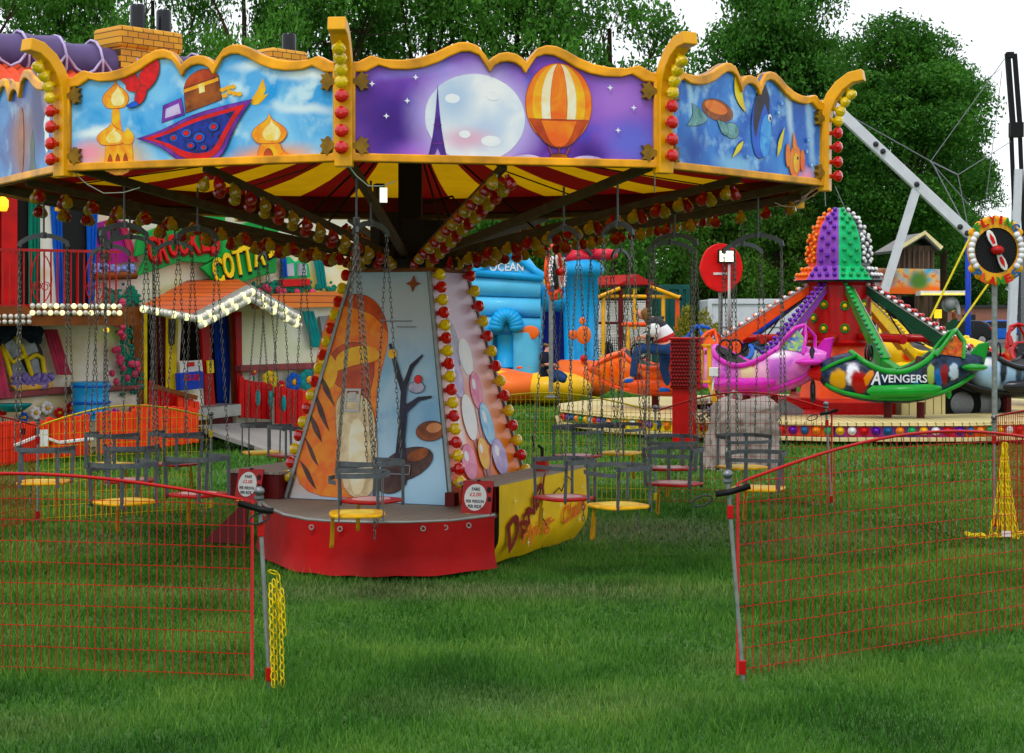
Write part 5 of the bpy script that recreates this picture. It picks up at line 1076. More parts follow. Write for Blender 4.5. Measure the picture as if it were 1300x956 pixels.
# ------------------------------------------------------------------ red roofed play frame
D = 40.0; s = D/F; pf = thing('play_frame', 'red roofed climbing frame with yellow and red padded posts and grey netting', 'play frame', ((805-650)*s, D, 0), 0)
def b3(px, py): return ((px-805)*s, EYE-(py-HZ)*s)
m = MB()
fr_ = [b3(*p) for p in ((752, 363), (808, 348), (836, 357), (864, 378))]
m.add([(b3(808, 348)[0], -.1, b3(0, 348)[1]), (b3(833, 360)[0], -.1, b3(0, 361)[1]), (b3(785, 360)[0], -.1, b3(0, 361)[1]), (b3(752, 362)[0]-1.2, 3, b3(0, 361)[1]), (b3(752, 350)[0]-.6, 3, b3(0, 349)[1])], [(0, 2, 1), (0, 4, 3, 2)])
ro = m.build('roof', 'red_paint', pf); md = ro.modifiers.new('s', 'SOLIDIFY'); md.thickness = .06
m = MB(); m.tube([(b3(p, 0)[0], -.05, b3(0, q)[1]) for p, q in ((750, 384), (785, 364), (830, 362), (866, 380))], .04, 6); m.build('roof_edge', 'black', pf)
def bar(p, q, r, mat, y=0.0, nm='post'):
    m = MB(); a = b3(*p); b = b3(*q); m.cyl((a[0], y, a[1]), (b[0], y, b[1]), r, n=10); m.build(nm, mat, pf, smooth=True, sharp=50)
bar((788, 500), (788, 362), .06, 'dark_red'); bar((823, 500), (823, 362), .06, 'dark_red'); bar((766, 450), (766, 376), .045, 'yellow_paint'); bar((806, 418), (806, 366), .045, 'yellow_paint'); bar((842, 420), (842, 376), .045, 'yellow_paint'); bar((860, 420), (860, 376), .05, 'orange_paint'); bar((797, 450), (797, 414), .05, 'yellow_paint'); bar((754, 500), (754, 380), .05, 'orange_board')
bar((752, 376), (864, 377), .045, 'yellow_paint', 0, 'rail'); bar((787, 366), (752, 380), .045, 'yellow_paint', -.1, 'rail'); bar((825, 364), (862, 378), .045, 'yellow_paint', -.1, 'rail'); bar((788, 412), (825, 412), .06, 'orange_paint', 0, 'rail'); bar((788, 420), (800, 440), .05, 'plum', .2, 'rail'); bar((752, 410), (788, 410), .03, 'dark_red', .2, 'rail')
m = MB(); a = b3(756, 382); b = b3(830, 470)
for i in range(30): x_ = a[0]+(b[0]-a[0])*i/29; m.cyl((x_, .8, b[1]), (x_, .8, a[1]), .01, n=4)
for i in range(26): z_ = b[1]+(a[1]-b[1])*i/25; m.cyl((a[0], .8, z_), (b[0], .8, z_), .01, n=4)
m.build('netting', 'white', pf)
m = MB(); m.prism([b3(*p) for p in ((752, 470), (860, 470), (860, 495), (752, 495))], 1.0, 1.1); m.build('back_panel', 'dark_grey', pf)
m = MB(); m.prism([b3(*p) for p in ((756, 384), (830, 384), (830, 430), (756, 430))], 1.4, 1.5); m.build('back_panel', 'white', pf)
m = MB(); m.prism([b3(*p) for p in ((748, 462), (800, 462), (800, 492), (748, 492))], -1.0, -.9); m.build('bumper', 'yellow_paint', pf, bevel=.03)
for i, px in enumerate((747, 758, 768, 777, 787, 797)):
    m = MB(); m.prism([b3(px, 497), b3(px+4.5, 497), b3(px+4.5, 452), b3(px+2.2, 449), b3(px, 452)], -1.3, -1.22); m.build('picket', 'dark_red' if i % 2 == 0 else 'yellow_paint', pf, bevel=.01)
m = MB(); m.sphere((b3(774, 0)[0], .6, b3(0, 445)[1]), (.12, .1, .2), 10, 8); m.build('hanging_bag', 'navy', pf, smooth=True)

# ------------------------------------------------------------------ containers
def container(px0, px1, pyt, D, base, depth, mat, label, ribs, name='container'):
    s = D/F; cx_ = (px0+px1)/2; w_ = (px1-px0)*s; h = EYE-(pyt-HZ)*s-base; t = thing(name, label, 'container', ((cx_-650)*s, D, 0), 0)
    m = MB(); m.box((0, depth/2, base+h/2), (w_, depth, h)); b_ = m.build('body', mat, t, bevel=.03)
    m = MB(); m.box((0, -.012, base+h-.05), (w_+.04, .06, .12)); m.box((0, -.012, base+.05), (w_+.04, .06, .1)); 
    for sx in (-1, 1): m.box((sx*w_/2, -.012, base+h/2), (.1, .064, h))
    m.build('frame', mat, t, bevel=.01)
    m = MB(); n = int(w_/.28)
    for i in range(n):
        if ribs: m.box((-w_/2+w_*(i+.5)/n, -.02, base+h/2), (.10, .05, h-.2))
    if not ribs: m.box((0, -.01, base+h*.62), (w_, .02, .03))
    m.build('side_ribs', mat if ribs else 'grey', t, bevel=.01)
    m = MB()
    for sx in (-.35, .35): m.box((sx*w_, depth*.3, base/2), (.3, .3, base))
    m.build('feet', 'black', t); return t
mk('green_metal', '#0f4a44', .5, var=.2); mk('white_metal', '#ccd0d6', .45, var=.08)
container(838, 873, 362, 43, .2, 4, 'green_metal', 'dark green container behind the red roofed play frame', True)
container(901, 1040, 380, 41, .35, 2.4, 'white_metal', 'long pale grey trailer body behind the lit floodlight pole', False, 'trailer')

# ------------------------------------------------------------------ discs on poles
def disc_sign(px, py, pyb, D, rad, yaw, label, front, words=None):
    s = D/F; t = thing('disc_sign', label, 'sign', ((px-650)*s, D, 0), yaw)
    zc = EYE-(py-HZ)*s; zb = EYE-(pyb-HZ)*s
    m = MB(); m.cyl((0, .06, zb), (0, .06, zc+rad*.3), .035, n=12); m.lathe([(.09, 0), (.09, .02), (.05, .03)], 12, (0, .06, zb)); m.build('pole', 'galv', t, smooth=True, sharp=40)
    if front:
        n = 40; o1_ = [(rad*math.cos(2*PI*i/n), rad*1.08*math.sin(2*PI*i/n)) for i in range(n)]; i1 = [(rad*.76*math.cos(2*PI*i/n), rad*.82*math.sin(2*PI*i/n)) for i in range(n)]
        m = MB(); m.M = XF((0, 0, zc)); m.strip(o1_, i1, -.03, .04)
        for sg in (1, -1):
            for i in range(7):
                a = R(90+sg*0-54+18*i) if sg > 0 else R(-90-54+18*i)
                m.sphere((rad*.97*math.cos(a), 0, rad*1.1*math.sin(a)), (rad*.2, .035, rad*.17), 8, 6)
        m.build('rim', front, t, smooth=True, sharp=40)
        m = MB(); m.M = XF((0, .0, zc)); m.prism(i1, .0, .03); m.build('grille', 'black', t)
        m = MB(); m.M = XF((0, .0, zc))
        for i in range(36):
            a = 2*PI*i/36; m.flatbar([(.08*math.cos(a), -.006, .08*math.sin(a)), (rad*.76*math.cos(a), -.006, rad*.82*math.sin(a))], .004, .004)
        m.build('grille_wires', 'dark_grey', t)
        m = MB(); m.M = XF((0, -.07, zc), 0, R(-24)); bl_ = [(-.03, .05), (-.055, .2), (-.05, .3), (-.02, .36), (.02, .36), (.05, .3), (.055, .2), (.03, .05)]
        m.prism([(x*rad/.42, z*rad/.46) for x, z in bl_], -.015, .015); m.prism([(-x*rad/.42, -z*rad/.46) for x, z in bl_], -.015, .015); pb = m.build('propeller', 'white', t, bevel=.006)
        m = MB(); m.M = XF((0, -.09, zc), 0, R(-24)); bl2 = [(-.02, .12), (-.028, .22), (0, .31), (.028, .22), (.02, .12)]
        m.prism([(x*rad/.42, z*rad/.46) for x, z in bl2], -.004, .004); m.prism([(-x*rad/.42, -z*rad/.46) for x, z in bl2], -.004, .004); m.build('blade_stripe', 'letter_red', pb)
        m = MB(); m.sphere((0, -.1, zc), (rad*.24, .08, rad*.18), 14, 8); m.build('propeller_hub', 'red_paint', pb, smooth=True)
        m = MB()
        for i in range(7):
            for sx in (-1, 1): a = R(-36+12*i); m.sphere((sx*rad*.89*math.cos(a), -.05, zc+rad*.95*math.sin(a)), .042, 8, 6)
        m.build('bulbs', 'white_cap', t, smooth=True)
        if words:
            for wd, up in ((words[0], 1), (words[1], -1)):
                cols_ = ['letter_green', 'letter_red', 'letter_red', 'letter_red', 'letter_green', 'letter_blue'] if up > 0 else ['letter_blue', 'coral', 'letter_red', 'letter_green', 'letter_red', 'letter_blue']
                for i, ch in enumerate(wd):
                    span = 84; a = R(90+span/2-span*i/(len(wd)-1)) if up > 0 else R(-90-span/2+span*i/(len(wd)-1))
                    x = rad*1.0*math.cos(a); z = zc+rad*1.1*math.sin(a); rot = (PI/2-a) if up > 0 else (-PI/2-a)
                    m = MB(); text(m, ch, rad*(.09 if ch == 'I' else .24), rad*.3, Matrix.Translation((x, -.055, z))@Matrix.Rotation(rot, 4, 'Y'), .02, .03); m.build('letter', cols_[i], t)
    return t, zc
mk('letter_green', '#128a3a', .4); mk('letter_blue', '#1f5a8c', .4)
disc_sign(1264, 318, 552, 22.0, .345, R(-2), 'round yellow sign reading FLYING PLANES with white and red propeller on a pole', 'yellow_paint', ('FLYING', 'PLANES'))
disc_sign(704, 345, 505, 28.0, .36, R(68), 'round orange propeller sign with silver bulbs seen nearly edge-on before the bouncy castle', 'orange_paint', ('FLYING', 'PLANES'))
t, zc = disc_sign(916, 340, 520, 27.0, .33, R(8), 'back of a round red sign on a pole with a lit floodlight before it', None)
m = MB(); n = 36; m.M = XF((0, 0, zc)); m.prism([((.33+.006*math.sin(i*5))*math.cos(2*PI*i/n), (.37+.006*math.sin(i*7))*math.sin(2*PI*i/n)) for i in range(n)], -.02, .06); m.build('disc', 'fair_red', t, bevel=.01)
m = MB(); m.M = XF((0, 0, zc)); m.box((-.02, -.03, -.09), (.23, .02, .035)); m.build('label_plate', 'white', t)
m = MB(); m.M = XF((.0, 0, zc)); m.box((.03, -.15, .17), (.26, .06, .21)); m.box((.03, -.08, .10), (.05, .2, .04)); lf = m.build('floodlight', 'black', t, bevel=.01); m = MB(); m.M = XF((0, 0, zc)); m.box((.03, -.183, .17), (.21, .006, .16)); m.build('lens', 'lit', lf)
m = MB(); m.M = XF((0, 0, zc)); m.cyl((.08, -.14, -1.6), (.08, -.14, .15), .024, n=10); m.build('light_pole', 'aluminium', t, smooth=True)
# ------------------------------------------------------------------ planes ride
KC = Vector(((1065-650)*26.2/F, 26.2, 0))
kr = thing('planes_ride', 'planes ride with many coloured studded dome, red drum, coloured arms and round cream deck', 'fairground ride', KC)
def kp(th, r, z): return Vector((r*math.sin(R(th)), -r*math.cos(R(th)), z))
NS = 16
for nm, r0, r1, z0, z1 in (('deck', 2.45, 4.2, .25, .30), ):
    for i in range(NS):
        a0 = -11.25+22.5*i; a1 = a0+22.5; m = MB(); am = (a0+a1)/2; ap0 = r0*math.cos(R(11.25)); ap1 = r1*math.cos(R(11.25)); w0 = r0*math.sin(R(11.25)); w1 = r1*math.sin(R(11.25))
        m.slab([(-w1, -ap1), (w1, -ap1), (w0, -ap0), (-w0, -ap0)], z0, z1); m.build('deck_section', 'deck_cream', kr, rz=R(am), bevel=.006)
bandcols = ['letter_blue', 'orange_board', 'dark_green', 'letter_yellow', 'letter_red', 'blue_paint', 'orange_board', 'dark_green']
DOME = {}
def halfcap(c):
    m = MB(); m.lathe([(.055, 0), (.055, .012), (.04, .016), (.038, .03), (.022, .05), (.005, .055)], 10); return m.mesh('lamp', [M[c]], True)
capc = ['letter_red', 'purple_cap', 'letter_blue', 'orange_cap', 'mint_cap', 'seat_yellow', 'white_cap']
for c in capc: DOME[c] = halfcap(c)
q_ = 0
for i in range(-4, 5):
    am = 22.5*i; ap = 4.2*math.cos(R(11.25)); w1 = 4.2*math.sin(R(11.25))
    m = MB(); m.box((0, -ap+.02, .20), (2*w1-.02, .02, .16)); bo = m.build('fascia', art('fascia_%d' % (i+4), (['#1f3f8a', '#c03020', '#0f5a38', '#d0c030', '#b82040'][i % 5], ['#b82a30', '#d87020', '#1a7a4a', '#e0d060', '#d06020'][i % 5]), [], nscale=1.5), kr, rz=R(am))
    m = MB(); m.box((0, -ap-.01, .09), (2*w1+.02, .10, .05)); m.box((0, -ap+.0, .262), (2*w1+.02, .05, .012)); m.build('kick_rail', 'deck_cream', kr, rz=R(am), bevel=.008)
    if abs(i) <= 3:
        for j in range(11):
            x = -w1+2*w1*(j+.5)/11; share('lamp', DOME[capc[q_ % 7]], bo, (x, -ap+.008, .195), qz((0, -1, 0))); q_ += 1
m = MB()
for i in range(NS):
    a = 22.5*i; m.box(kp(a, 3.9, .1), (.12, .12, .2)); m.flatbar([kp(a, 2.5, .2), kp(a, 4.1, .2)], .06, .08)
m.build('underframe', 'black', kr)  # black bars also paint in the shadow gap below the deck
m = MB(); m.slab([(1.9*math.cos(i*PI/8), 1.9*math.sin(i*PI/8)) for i in range(16)], .22, .28); m.box((0, 0, .36), (3.6, .9, .16)); m.box((0, 0, .36), (.9, 3.6, .16)); m.build('centre_frame', 'red_paint', kr, bevel=.01)
m = MB(); m.box((.75, -1.9, .42), (.6, .5, .34)); m.build('step_box', 'deck_cream', kr, bevel=.01)
for i, (x, y) in enumerate(((1.35, -1.7), (1.75, -1.6))):
    m = MB(); m.lathe([(.12, -.1), (.27, -.1), (.30, -.06), (.30, .06), (.27, .1), (.12, .1)], 22, (x, y, .42), (.15, -1, 0)); wl = m.build('wheel', 'rubber', kr, smooth=True, sharp=40)
    m = MB(); m.lathe([(.02, -.05), (.16, -.04), (.17, -.105), (.15, -.11)], 18, (x, y, .42), (-.15, 1, 0)); m.build('rim', 'steel', wl, smooth=True, sharp=40)
m = MB(); m.prism([(-1.5, .30), (-.95, .30), (-.9, .36), (-1.15, .5), (-1.25, .5)], -2.4, -2.1); m.box((1.6, -1.2, .6), (1.4, .2, .12)); m.build('steel_bracket', 'steel', kr)
m = MB(); m.lathe([(.62, .42), (.60, .44), (.46, 1.15), (.44, 1.24)], 8); m.build('lower_tower', 'orange_paint', kr, rz=R(22.5-16), bevel=.01)
m = MB(); m.lathe([(.50, 1.2), (.52, 1.24), (.47, 1.28), (.47, 2.08), (.50, 2.12), (.50, 2.15)], 24); m.build('drum', 'red_paint', kr, smooth=True, sharp=30)
m = MB()
for i in range(8):
    a = -16+45*i; p = kp(a, .5, 1.33); q = kp(a, 1.35, 1.30); m.cyl(p, q, .055, n=10); m.lathe([(.07, 0), (.07, .06)], 10, q, q-p)
m.build('hydraulic_ram', 'red_paint', kr, smooth=True, sharp=40)
# painted emblems: plain sunbursts
m = MB(); m2 = MB()
for (th, z) in ((-38, 1.8), (-38, 1.45), (0, 1.78), (0, 1.45), (38, 1.8), (38, 1.45), (-60, 1.6), (60, 1.6)):
    for q in range(10): a = 2*PI*q/10; c = kp(th, .475, z)+Vector((.055*math.cos(a)*math.cos(R(th)), .055*math.cos(a)*math.sin(R(th)), .055*math.sin(a))); m.sphere(c, .018, 6, 4)
    m2.sphere(kp(th, .475, z), .035, 8, 6)
m.build('sunburst', 'letter_green', kr); m2.build('sunburst_centre', 'letter_yellow', kr)
# dome: eight coloured panels
pc = {0: ('mint', 'mint_cap'), 1: ('black_paint', 'white_cap'), 2: ('dark_red', 'red_lamp'), 3: ('letter_yellow', 'seat_yellow'), 4: ('dark_green', 'mint_cap'), 5: ('blue_paint', 'letter_blue'), 6: ('orange_paint', 'orange_cap'), 7: ('lilac', 'purple_cap')}
dprof = [(.66, 2.16), (.50, 2.35), (.45, 2.37), (.455, 2.55), (.43, 2.75), (.36, 2.95), (.25, 3.1), (.11, 3.2), (.05, 3.23)]
CP = {}
def ball(c):
    m = MB(); m.lathe([(.012, 0), (.018, .01), (.030, .022), (.034, .036), (.028, .05), (.012, .058)], 9); return m.mesh('lamp', [M[c]], True)
for c in ('white_cap', 'mint_cap', 'purple_cap', 'orange_cap', 'red_lamp', 'letter_yellow', 'red_paint'): CP[c] = ball(c)
extra = {}
m = MB(); m.lathe([(.66, 2.13), (.66, 2.16)], 8); m.build('dome_base', 'black', kr, rz=R(22.5-10.4))
for i in range(8):
    am = 22.5+45*i-10.4; a0 = am-22.5; a1 = am+22.5; m = MB(); vs = []
    for r_, z in dprof: vs += [kp(a0, r_, z), kp(a1, r_, z)]
    m.add(vs, [(2*j, 2*j+1, 2*j+3, 2*j+2) for j in range(len(dprof)-1)]); pa = m.build('dome_panel', pc[i][0], kr)
    def at(u, s_):  # u across -1..1, s_ along profile
        j = min(int(s_), len(dprof)-2); f = s_-j; r_ = dprof[j][0]+(dprof[j+1][0]-dprof[j][0])*f; z = dprof[j][1]+(dprof[j+1][1]-dprof[j][1])*f
        p0 = kp(a0, r_, z); p1 = kp(a1, r_, z); nn = Vector((math.sin(R(am)), -math.cos(R(am)), .35 if s_ > 1.5 and s_ < 5 else .9)); return p0.lerp(p1, .5+u/2), nn
    pts = [(u, .3) for u in (-.75, -.25, .25, .75)]+[(u, .75) for u in (-.7, 0, .7)]
    for s_ in (2.3, 2.75, 3.2, 3.65, 4.1, 4.5, 4.9, 5.3, 5.7, 6.2, 6.8): 
        k_ = int(s_*20) % 2; pts += [(u, s_) for u in ((-.55, .55) if (round((s_-2.3)/.43) % 2 == 0 and s_ < 6) else (0,))]
    if i in (6, 1, 2): pts += [(u, s_) for s_ in (2.5, 2.95, 3.4, 3.9, 4.3) for u in (-.85, .85)]
    cc = {'seat_yellow': 'letter_yellow', 'letter_blue': 'purple_cap'}.get(pc[i][1], pc[i][1])
    for (u, s_) in pts:
        p, nn = at(u, s_)
        if i in (0, 7): share('lamp', CP[cc], pa, p, qz(nn))
        else: extra.setdefault(cc, []).append((p, nn))
# arms
PLA = []
armc = {0: ('green_paint', 'mint_cap', 'mint_cap'), 1: ('dark_green', 'white_cap', 'red_lamp'), 2: ('black_paint', 'red_lamp', 'white_cap'), 3: ('letter_yellow', 'letter_yellow', 'letter_yellow'), 4: ('green_paint', 'mint_cap', 'mint_cap'), 5: ('blue_paint', 'purple_cap', 'white_cap'), 6: ('orange_paint', 'orange_cap', 'white_cap'), 7: ('lilac', 'purple_cap', 'purple_cap')}
for i in range(8):
    th = 17.5+45*i; th -= 11; p0 = kp(th, .42, 2.08); p1 = kp(th, 2.1, .98 if i != 3 else 1.2)
    m = MB(); d = p1-p0; tx = kp(th+90, 1, 0); up = d.cross(tx).normalized(); up = up if up.z > 0 else -up
    m.add([p0+tx*.05+up*.02, p0-tx*.05+up*.02, p1-tx*.06+up*.10, p1+tx*.06+up*.10, p0+tx*.05-up*.08, p0-tx*.05-up*.08, p1-tx*.06-up*.12, p1+tx*.06-up*.12], [(0, 1, 2, 3), (7, 6, 5, 4), (0, 4, 5, 1), (1, 5, 6, 2), (2, 6, 7, 3), (3, 7, 4, 0)])
    m.flatbar([p1, kp(th, 2.75, .86)], .12, .14); ar_ = m.build('arm', armc[i][0], kr, bevel=.01)
    m = MB(); m.flatbar([p0+up*.03-tx*.055, p1+up*.11-tx*.065], .012, .012); m.flatbar([p0+up*.03+tx*.055, p1+up*.11+tx*.065], .012, .012); m.build('arm_edge', 'aluminium', ar_)
    for j in range(16):
        f = (j+.5)/16
        for sx, c in ((-1, armc[i][1]), (1, armc[i][2])):
            p = p0.lerp(p1, f)+up*(.03+.08*f)+tx*sx*.045
            if i in (1,) or (i == 0 and sx < 0): share('lamp', CP[c], ar_, p, qz(up+tx*sx*.3))
            elif i != 0: extra.setdefault(c, []).append((p, up))
m = MB(); mats_ = list(extra)
for ci, c in enumerate(mats_):
    m.cur = ci
    for (p, nn) in extra[c]: m.lathe([(.012, 0), (.030, .022), (.034, .036), (.026, .05), (.008, .058)], 7, p, nn)
o = m.build('lamp', mats_, kr, smooth=True); struct(o, 'stuff'); o['label'] = 'orange, white, red and purple lamp caps on the other dome panels and arms'
m = MB()
for i in range(7):
    a = random.uniform(0, 360); m.tube([kp(a, .5, 1.9), kp(a+5, .8, 1.7), kp(a+8, 1.1, 1.3), kp(a+10, 1.5, 1.2)], .012, 5)
m.build('hoses', 'black', kr, smooth=True)

# plane cars: local nose toward -x
def loft(m, secs, n=16, zcut=None):
    vs = []
    for (x, ry, rz_, cz) in secs:
        for j in range(n):
            a = 2*PI*j/n; y = ry*math.cos(a); z = cz+rz_*math.sin(a)
            if zcut: z = min(z, zcut(x, y))
            vs.append((x, y, z))
    K = len(secs); m.add(vs, [(i*n+j, i*n+(j+1) % n, (i+1)*n+(j+1) % n, (i+1)*n+j) for i in range(K-1) for j in range(n)]+[tuple(range(n-1, -1, -1)), tuple(range((K-1)*n, K*n))])
SECS = [(-1.0, .05, .05, .02), (-.96, .12, .13, .02), (-.86, .19, .20, .01), (-.7, .25, .26, 0), (-.5, .29, .30, -.01), (-.3, .31, .32, -.02), (-.1, .32, .325, -.02), (.1, .32, .325, -.02), (.3, .30, .31, 0), (.5, .26, .28, .03), (.7, .2, .22, .07), (.88, .12, .14, .12), (1.0, .05, .06, .16)]
def sinterp(x, k):
    for a, b in zip(SECS, SECS[1:]):
        if a[0] <= x <= b[0]: return a[k]+(b[k]-a[k])*(x-a[0])/(b[0]-a[0])
    return SECS[-1][k]
def cut(x):
    if -.62 < x < .42: return .30-.26*math.sin(PI*(x+.62)/1.04)**.8
    return 9
def make_plane(loc, rz, label, bodyart, trim, wingc, propc, words=None, person_=False, tailc=None):
    t = thing('plane_car', label, 'ride plane', loc, rz, 'planes of the flying planes ride'); t.scale = (1.06, 1.06, 1.08)
    m = MB(); dense = []
    for i in range(61): x = -1+2*i/60; dense.append((x, sinterp(x, 1), sinterp(x, 2), sinterp(x, 3)))
    loft(m, dense, 20, lambda x, y: cut(x)); bo = m.build('body', bodyart, t, smooth=True, sharp=50)
    m = MB(); rim = []
    xs_ = [-.6+1.0*i/16 for i in range(17)]
    def yw(x): ry, rz_, cz = sinterp(x, 1), sinterp(x, 2), sinterp(x, 3); c = max(-1, min(1, (cut(x)-cz)/rz_)); return ry*math.sqrt(max(0, 1-c*c))
    L1 = [(x, -yw(x), cut(x)) for x in xs_ if cut(x) < .29]; L2 = [(x, yw(x), cut(x)) for x in reversed(xs_) if cut(x) < .29]
    m.tube(L1+L2, .035, 8, closed=True); m.build('cockpit_rim', trim, t, smooth=True)
    m = MB(); L3 = [(x*.93-.008, y*.85, z+.012) for x, y, z in L1]+[(x*.93-.008, y*.85, z+.012) for x, y, z in L2]; n1 = len(L1)
    m.add([(x*.93, y*.86, z+.01) for x, y, z in L1]+[(x*.93, -y*.86, z+.01) for x, y, z in L1], [(i, i+1, n1+i+1, n1+i) for i in range(n1-1)]); m.build('cockpit', 'black', t)
    m = MB(); m.box((.22, 0, .1), (.06, .42, .26), Matrix.Rotation(.3, 3, 'Y')); m.build('seat', 'black_paint', t, bevel=.02)
    m = MB(); m.tube([(-.38+.04*math.cos(a*PI/6), .13+.10*math.cos(a*PI/6), .26+.10*math.sin(a*PI/6)) for a in range(12)], .014, 6, closed=True); m.tube([(-.38+.04*math.cos(a*PI/6), -.13+.10*math.cos(a*PI/6), .26+.10*math.sin(a*PI/6)) for a in range(12)], .014, 6, closed=True); m.build('steering_wheel', 'black', t, smooth=True)
    # side outline trim
    m = MB()
    for sy in (-1, 1):
        pts = [(x, sy*(sinterp(x, 1)*.62+.012), sinterp(x, 3)-sinterp(x, 2)*.80) for x in [-.92+1.8*i/20 for i in range(21)]]
        m.tube(pts, .028, 6)
        m.tube([(-.98, 0, .02), (-.96, sy*.1, .06), (-.9, sy*.16, .10), (-.75, sy*.2, .17), (-.55, sy*.2, .235)], .024, 6)
    m.build('keel_trim', trim, t, smooth=True)
    # sponson wings
    for sy in (-1, 1):
        m = MB(); m.tube([(-.42, sy*.30, -.19), (-.38, sy*.37, -.19), (.3, sy*.37, -.17), (.44, sy*.31, -.15)], [.03, .075, .075, .03], 10); m.build('side_float', wingc, t, smooth=True)
    # windshield hoop
    m = MB(); hp_ = [(.40, -.22, .24), (.52, -.2, .42), (.62, -.14, .56), (.68, -.0, .60), (.62, .14, .56), (.52, .2, .42), (.40, .22, .24)]
    hp_ = [(x, y, .24+(z-.24)*.85) for x, y, z in hp_]; m.tube(hp_, .024, 8); m.tube([(.74, -.16, .2), (.76, -.12, .41), (.68, 0, .545), (.76, .12, .41), (.74, .16, .2)], .022, 8); ho = m.build('roll_hoop', trim, t, smooth=True)
    m = MB(); m.add([(.43, -.19, .26), (.64, -.12, .48), (.74, -.12, .38), (.72, -.16, .22), (.43, -.175, .26), (.64, -.105, .48), (.74, -.105, .38), (.72, -.145, .22)], [(0, 1, 2, 3), (7, 6, 5, 4), (0, 4, 5, 1), (1, 5, 6, 2), (2, 6, 7, 3), (3, 7, 4, 0)]); m.build('side_panel', tailc or bodyart, t)
    # tail
    m = MB(); m.prism([(.72, .12), (.95, .38), (1.08, .40), (1.02, .12)], -.02, .02); m.build('tail_fin', trim, t, bevel=.012)
    m = MB()
    for sy in (-1, 1): m.sphere((.86, sy*.24, .10), (.16, .20, .045), 12, 8)
    m.build('tailplane', wingc, t, smooth=True)
    # nose and propeller
    m = MB(); m.lathe([(.10, 0), (.10, .03), (.075, .1), (.03, .15), (.0, .16)], 14, (-.97, 0, .02), (-1, 0, 0)); m.build('nose_cone', 'letter_red' if propc else trim, t, smooth=True)
    m = MB()
    for sg in (-1, 1) if propc else ():
        pts = [(-1.07, sg*.02, sg*.06), (-1.07, sg*.03, sg*.14), (-1.07, sg*.05, sg*.30), (-1.07, sg*.055, sg*.34)]
        m.tube(pts, [.02, .035, .035, .012], 8)
    if propc: m.build('propeller', propc, t, smooth=True)
    for x_ in (-.15, .25): m = MB(); m.cyl((x_, 0, -.33), (x_, 0, -.52), .05, n=8); m.build('mount', 'dark_red', t)
    if words:
        m = MB(); mx_ = Matrix.Translation((.02, -.318, -.03)); text(m, words[0], .12, .16, Matrix.Translation((-.34, -.322, -.03)), .012, .02, .2); text(m, words[1:], .55, .095, Matrix.Translation((.0, -.33, -.035)), .012, .015); m.build('lettering', 'letter_white', bo)
    return t
def pos(th, z, r=3.05): return KC+kp(th, r, z)
nz = .3
a_green = art('plane_green', ('#0f1a28', '#24405c', '#3a2c44'), [(-.78, -.05, .10, .12, 0, '#d0a040', .22), (-.6, .0, .08, .12, 0, '#e8e8f4', .22), (-.52, -.08, .1, .14, 20, '#a02020', .2), (-.42, -.03, .05, .1, -20, '#d88a40', .2), (.25, -.02, .04, .15, 0, '#10161e', .15), (.33, .02, .05, .12, 0, '#a0b060', .2), (.42, -.05, .04, .12, 0, '#2060a0', .2), (.15, -.12, .05, .08, 0, '#3a90c0', .2), (.5, 0, .05, .12, 0, '#802428', .2), (.62, .04, .06, .1, 0, '#b8c8d8', .22)], nscale=11, warp=.06)
a_pink = art('plane_pink', ('#c860b8', '#d88ad0', '#a858c0'), [(-.6, -.05, .2, .12, 10, '#e8a0d8', .5), (.05, -.10, .13, .2, 0, '#f0e4b8', .4), (.25, -.08, .09, .16, 0, '#f0c0d8', .5), (.12, .08, .04, .05, 0, '#c04020', .4), (-.02, .07, .04, .05, 0, '#6a3a20', .4), (-.75, -.05, .09, .08, 0, '#2a8aa8', .4), (.45, -.02, .12, .14, 0, '#b068c0', .6), (.4, .2, .2, .06, 0, '#f4e8f4', .6)], nscale=5)
a_black = art('plane_black', ('#15171c', '#2a3038'), [(-.45, -.02, .3, .2, 0, '#9ab8d0', .35), (-.42, 0, .05, .17, 0, '#1c242c', .35), (-.2, -.03, .05, .15, 0, '#38454e', .4), (-.7, .12, .15, .06, 0, '#e8e8ea', .5), (.2, 0, .2, .14, 0, '#c8d0d8', .5), (.25, 0, .05, .12, 0, '#202830', .4)], nscale=5)
a_orange = art('plane_orange', ('#ee6a10', '#f48828', '#e05808'), [(-.3, -.1, .07, .1, 0, '#6a1c10', .5), (.1, 0, .05, .05, 0, '#d0c8b8', .4)], nscale=4)
a_yellow = art('plane_yellow', ('#e8c010', '#f4d840'), [(-.3, -.1, .15, .08, 0, '#1c2420', .4), (.2, 0, .1, .1, 0, '#c83020', .5)], nscale=4)
a_silver = art('plane_silver', ('#a8b8c8', '#d0d8e0', '#6888b8'), [(0, 0, .2, .1, 0, '#2858b0', .5)], nscale=6)
a_red = art('plane_red', ('#b81c18', '#d83828'), [(-.3, 0, .2, .1, 0, '#f0f0e8', .4)], nscale=5)
make_plane(pos(4.5, .86), R(-4), 'green and black plane car with white lettering on its side', a_green, 'green_paint', 'green_paint', 'black_paint', 'AVENGERS', tailc=art('tail_art', ('#b03018', '#d88030', '#2c6030'), [], nscale=9))
make_plane(Vector((3.30, 23.9, .92)), R(-37), 'pink and purple plane car above the grey sack', a_pink, 'pink_paint', 'pink_paint', None, tailc=art('tail_art2', ('#a8d040', '#4060c0', '#f0e080'), [], nscale=9))
make_plane(pos(49, .88, 2.8), R(20), 'black plane car with pale pictures and a green bladed propeller', a_black, 'black_paint', 'black_paint', 'green_paint')
make_plane(Vector((2.22, 25.6, .84)), R(-22), 'orange plane car the woman is leaning over', a_orange, 'orange_paint', 'orange_paint', None)
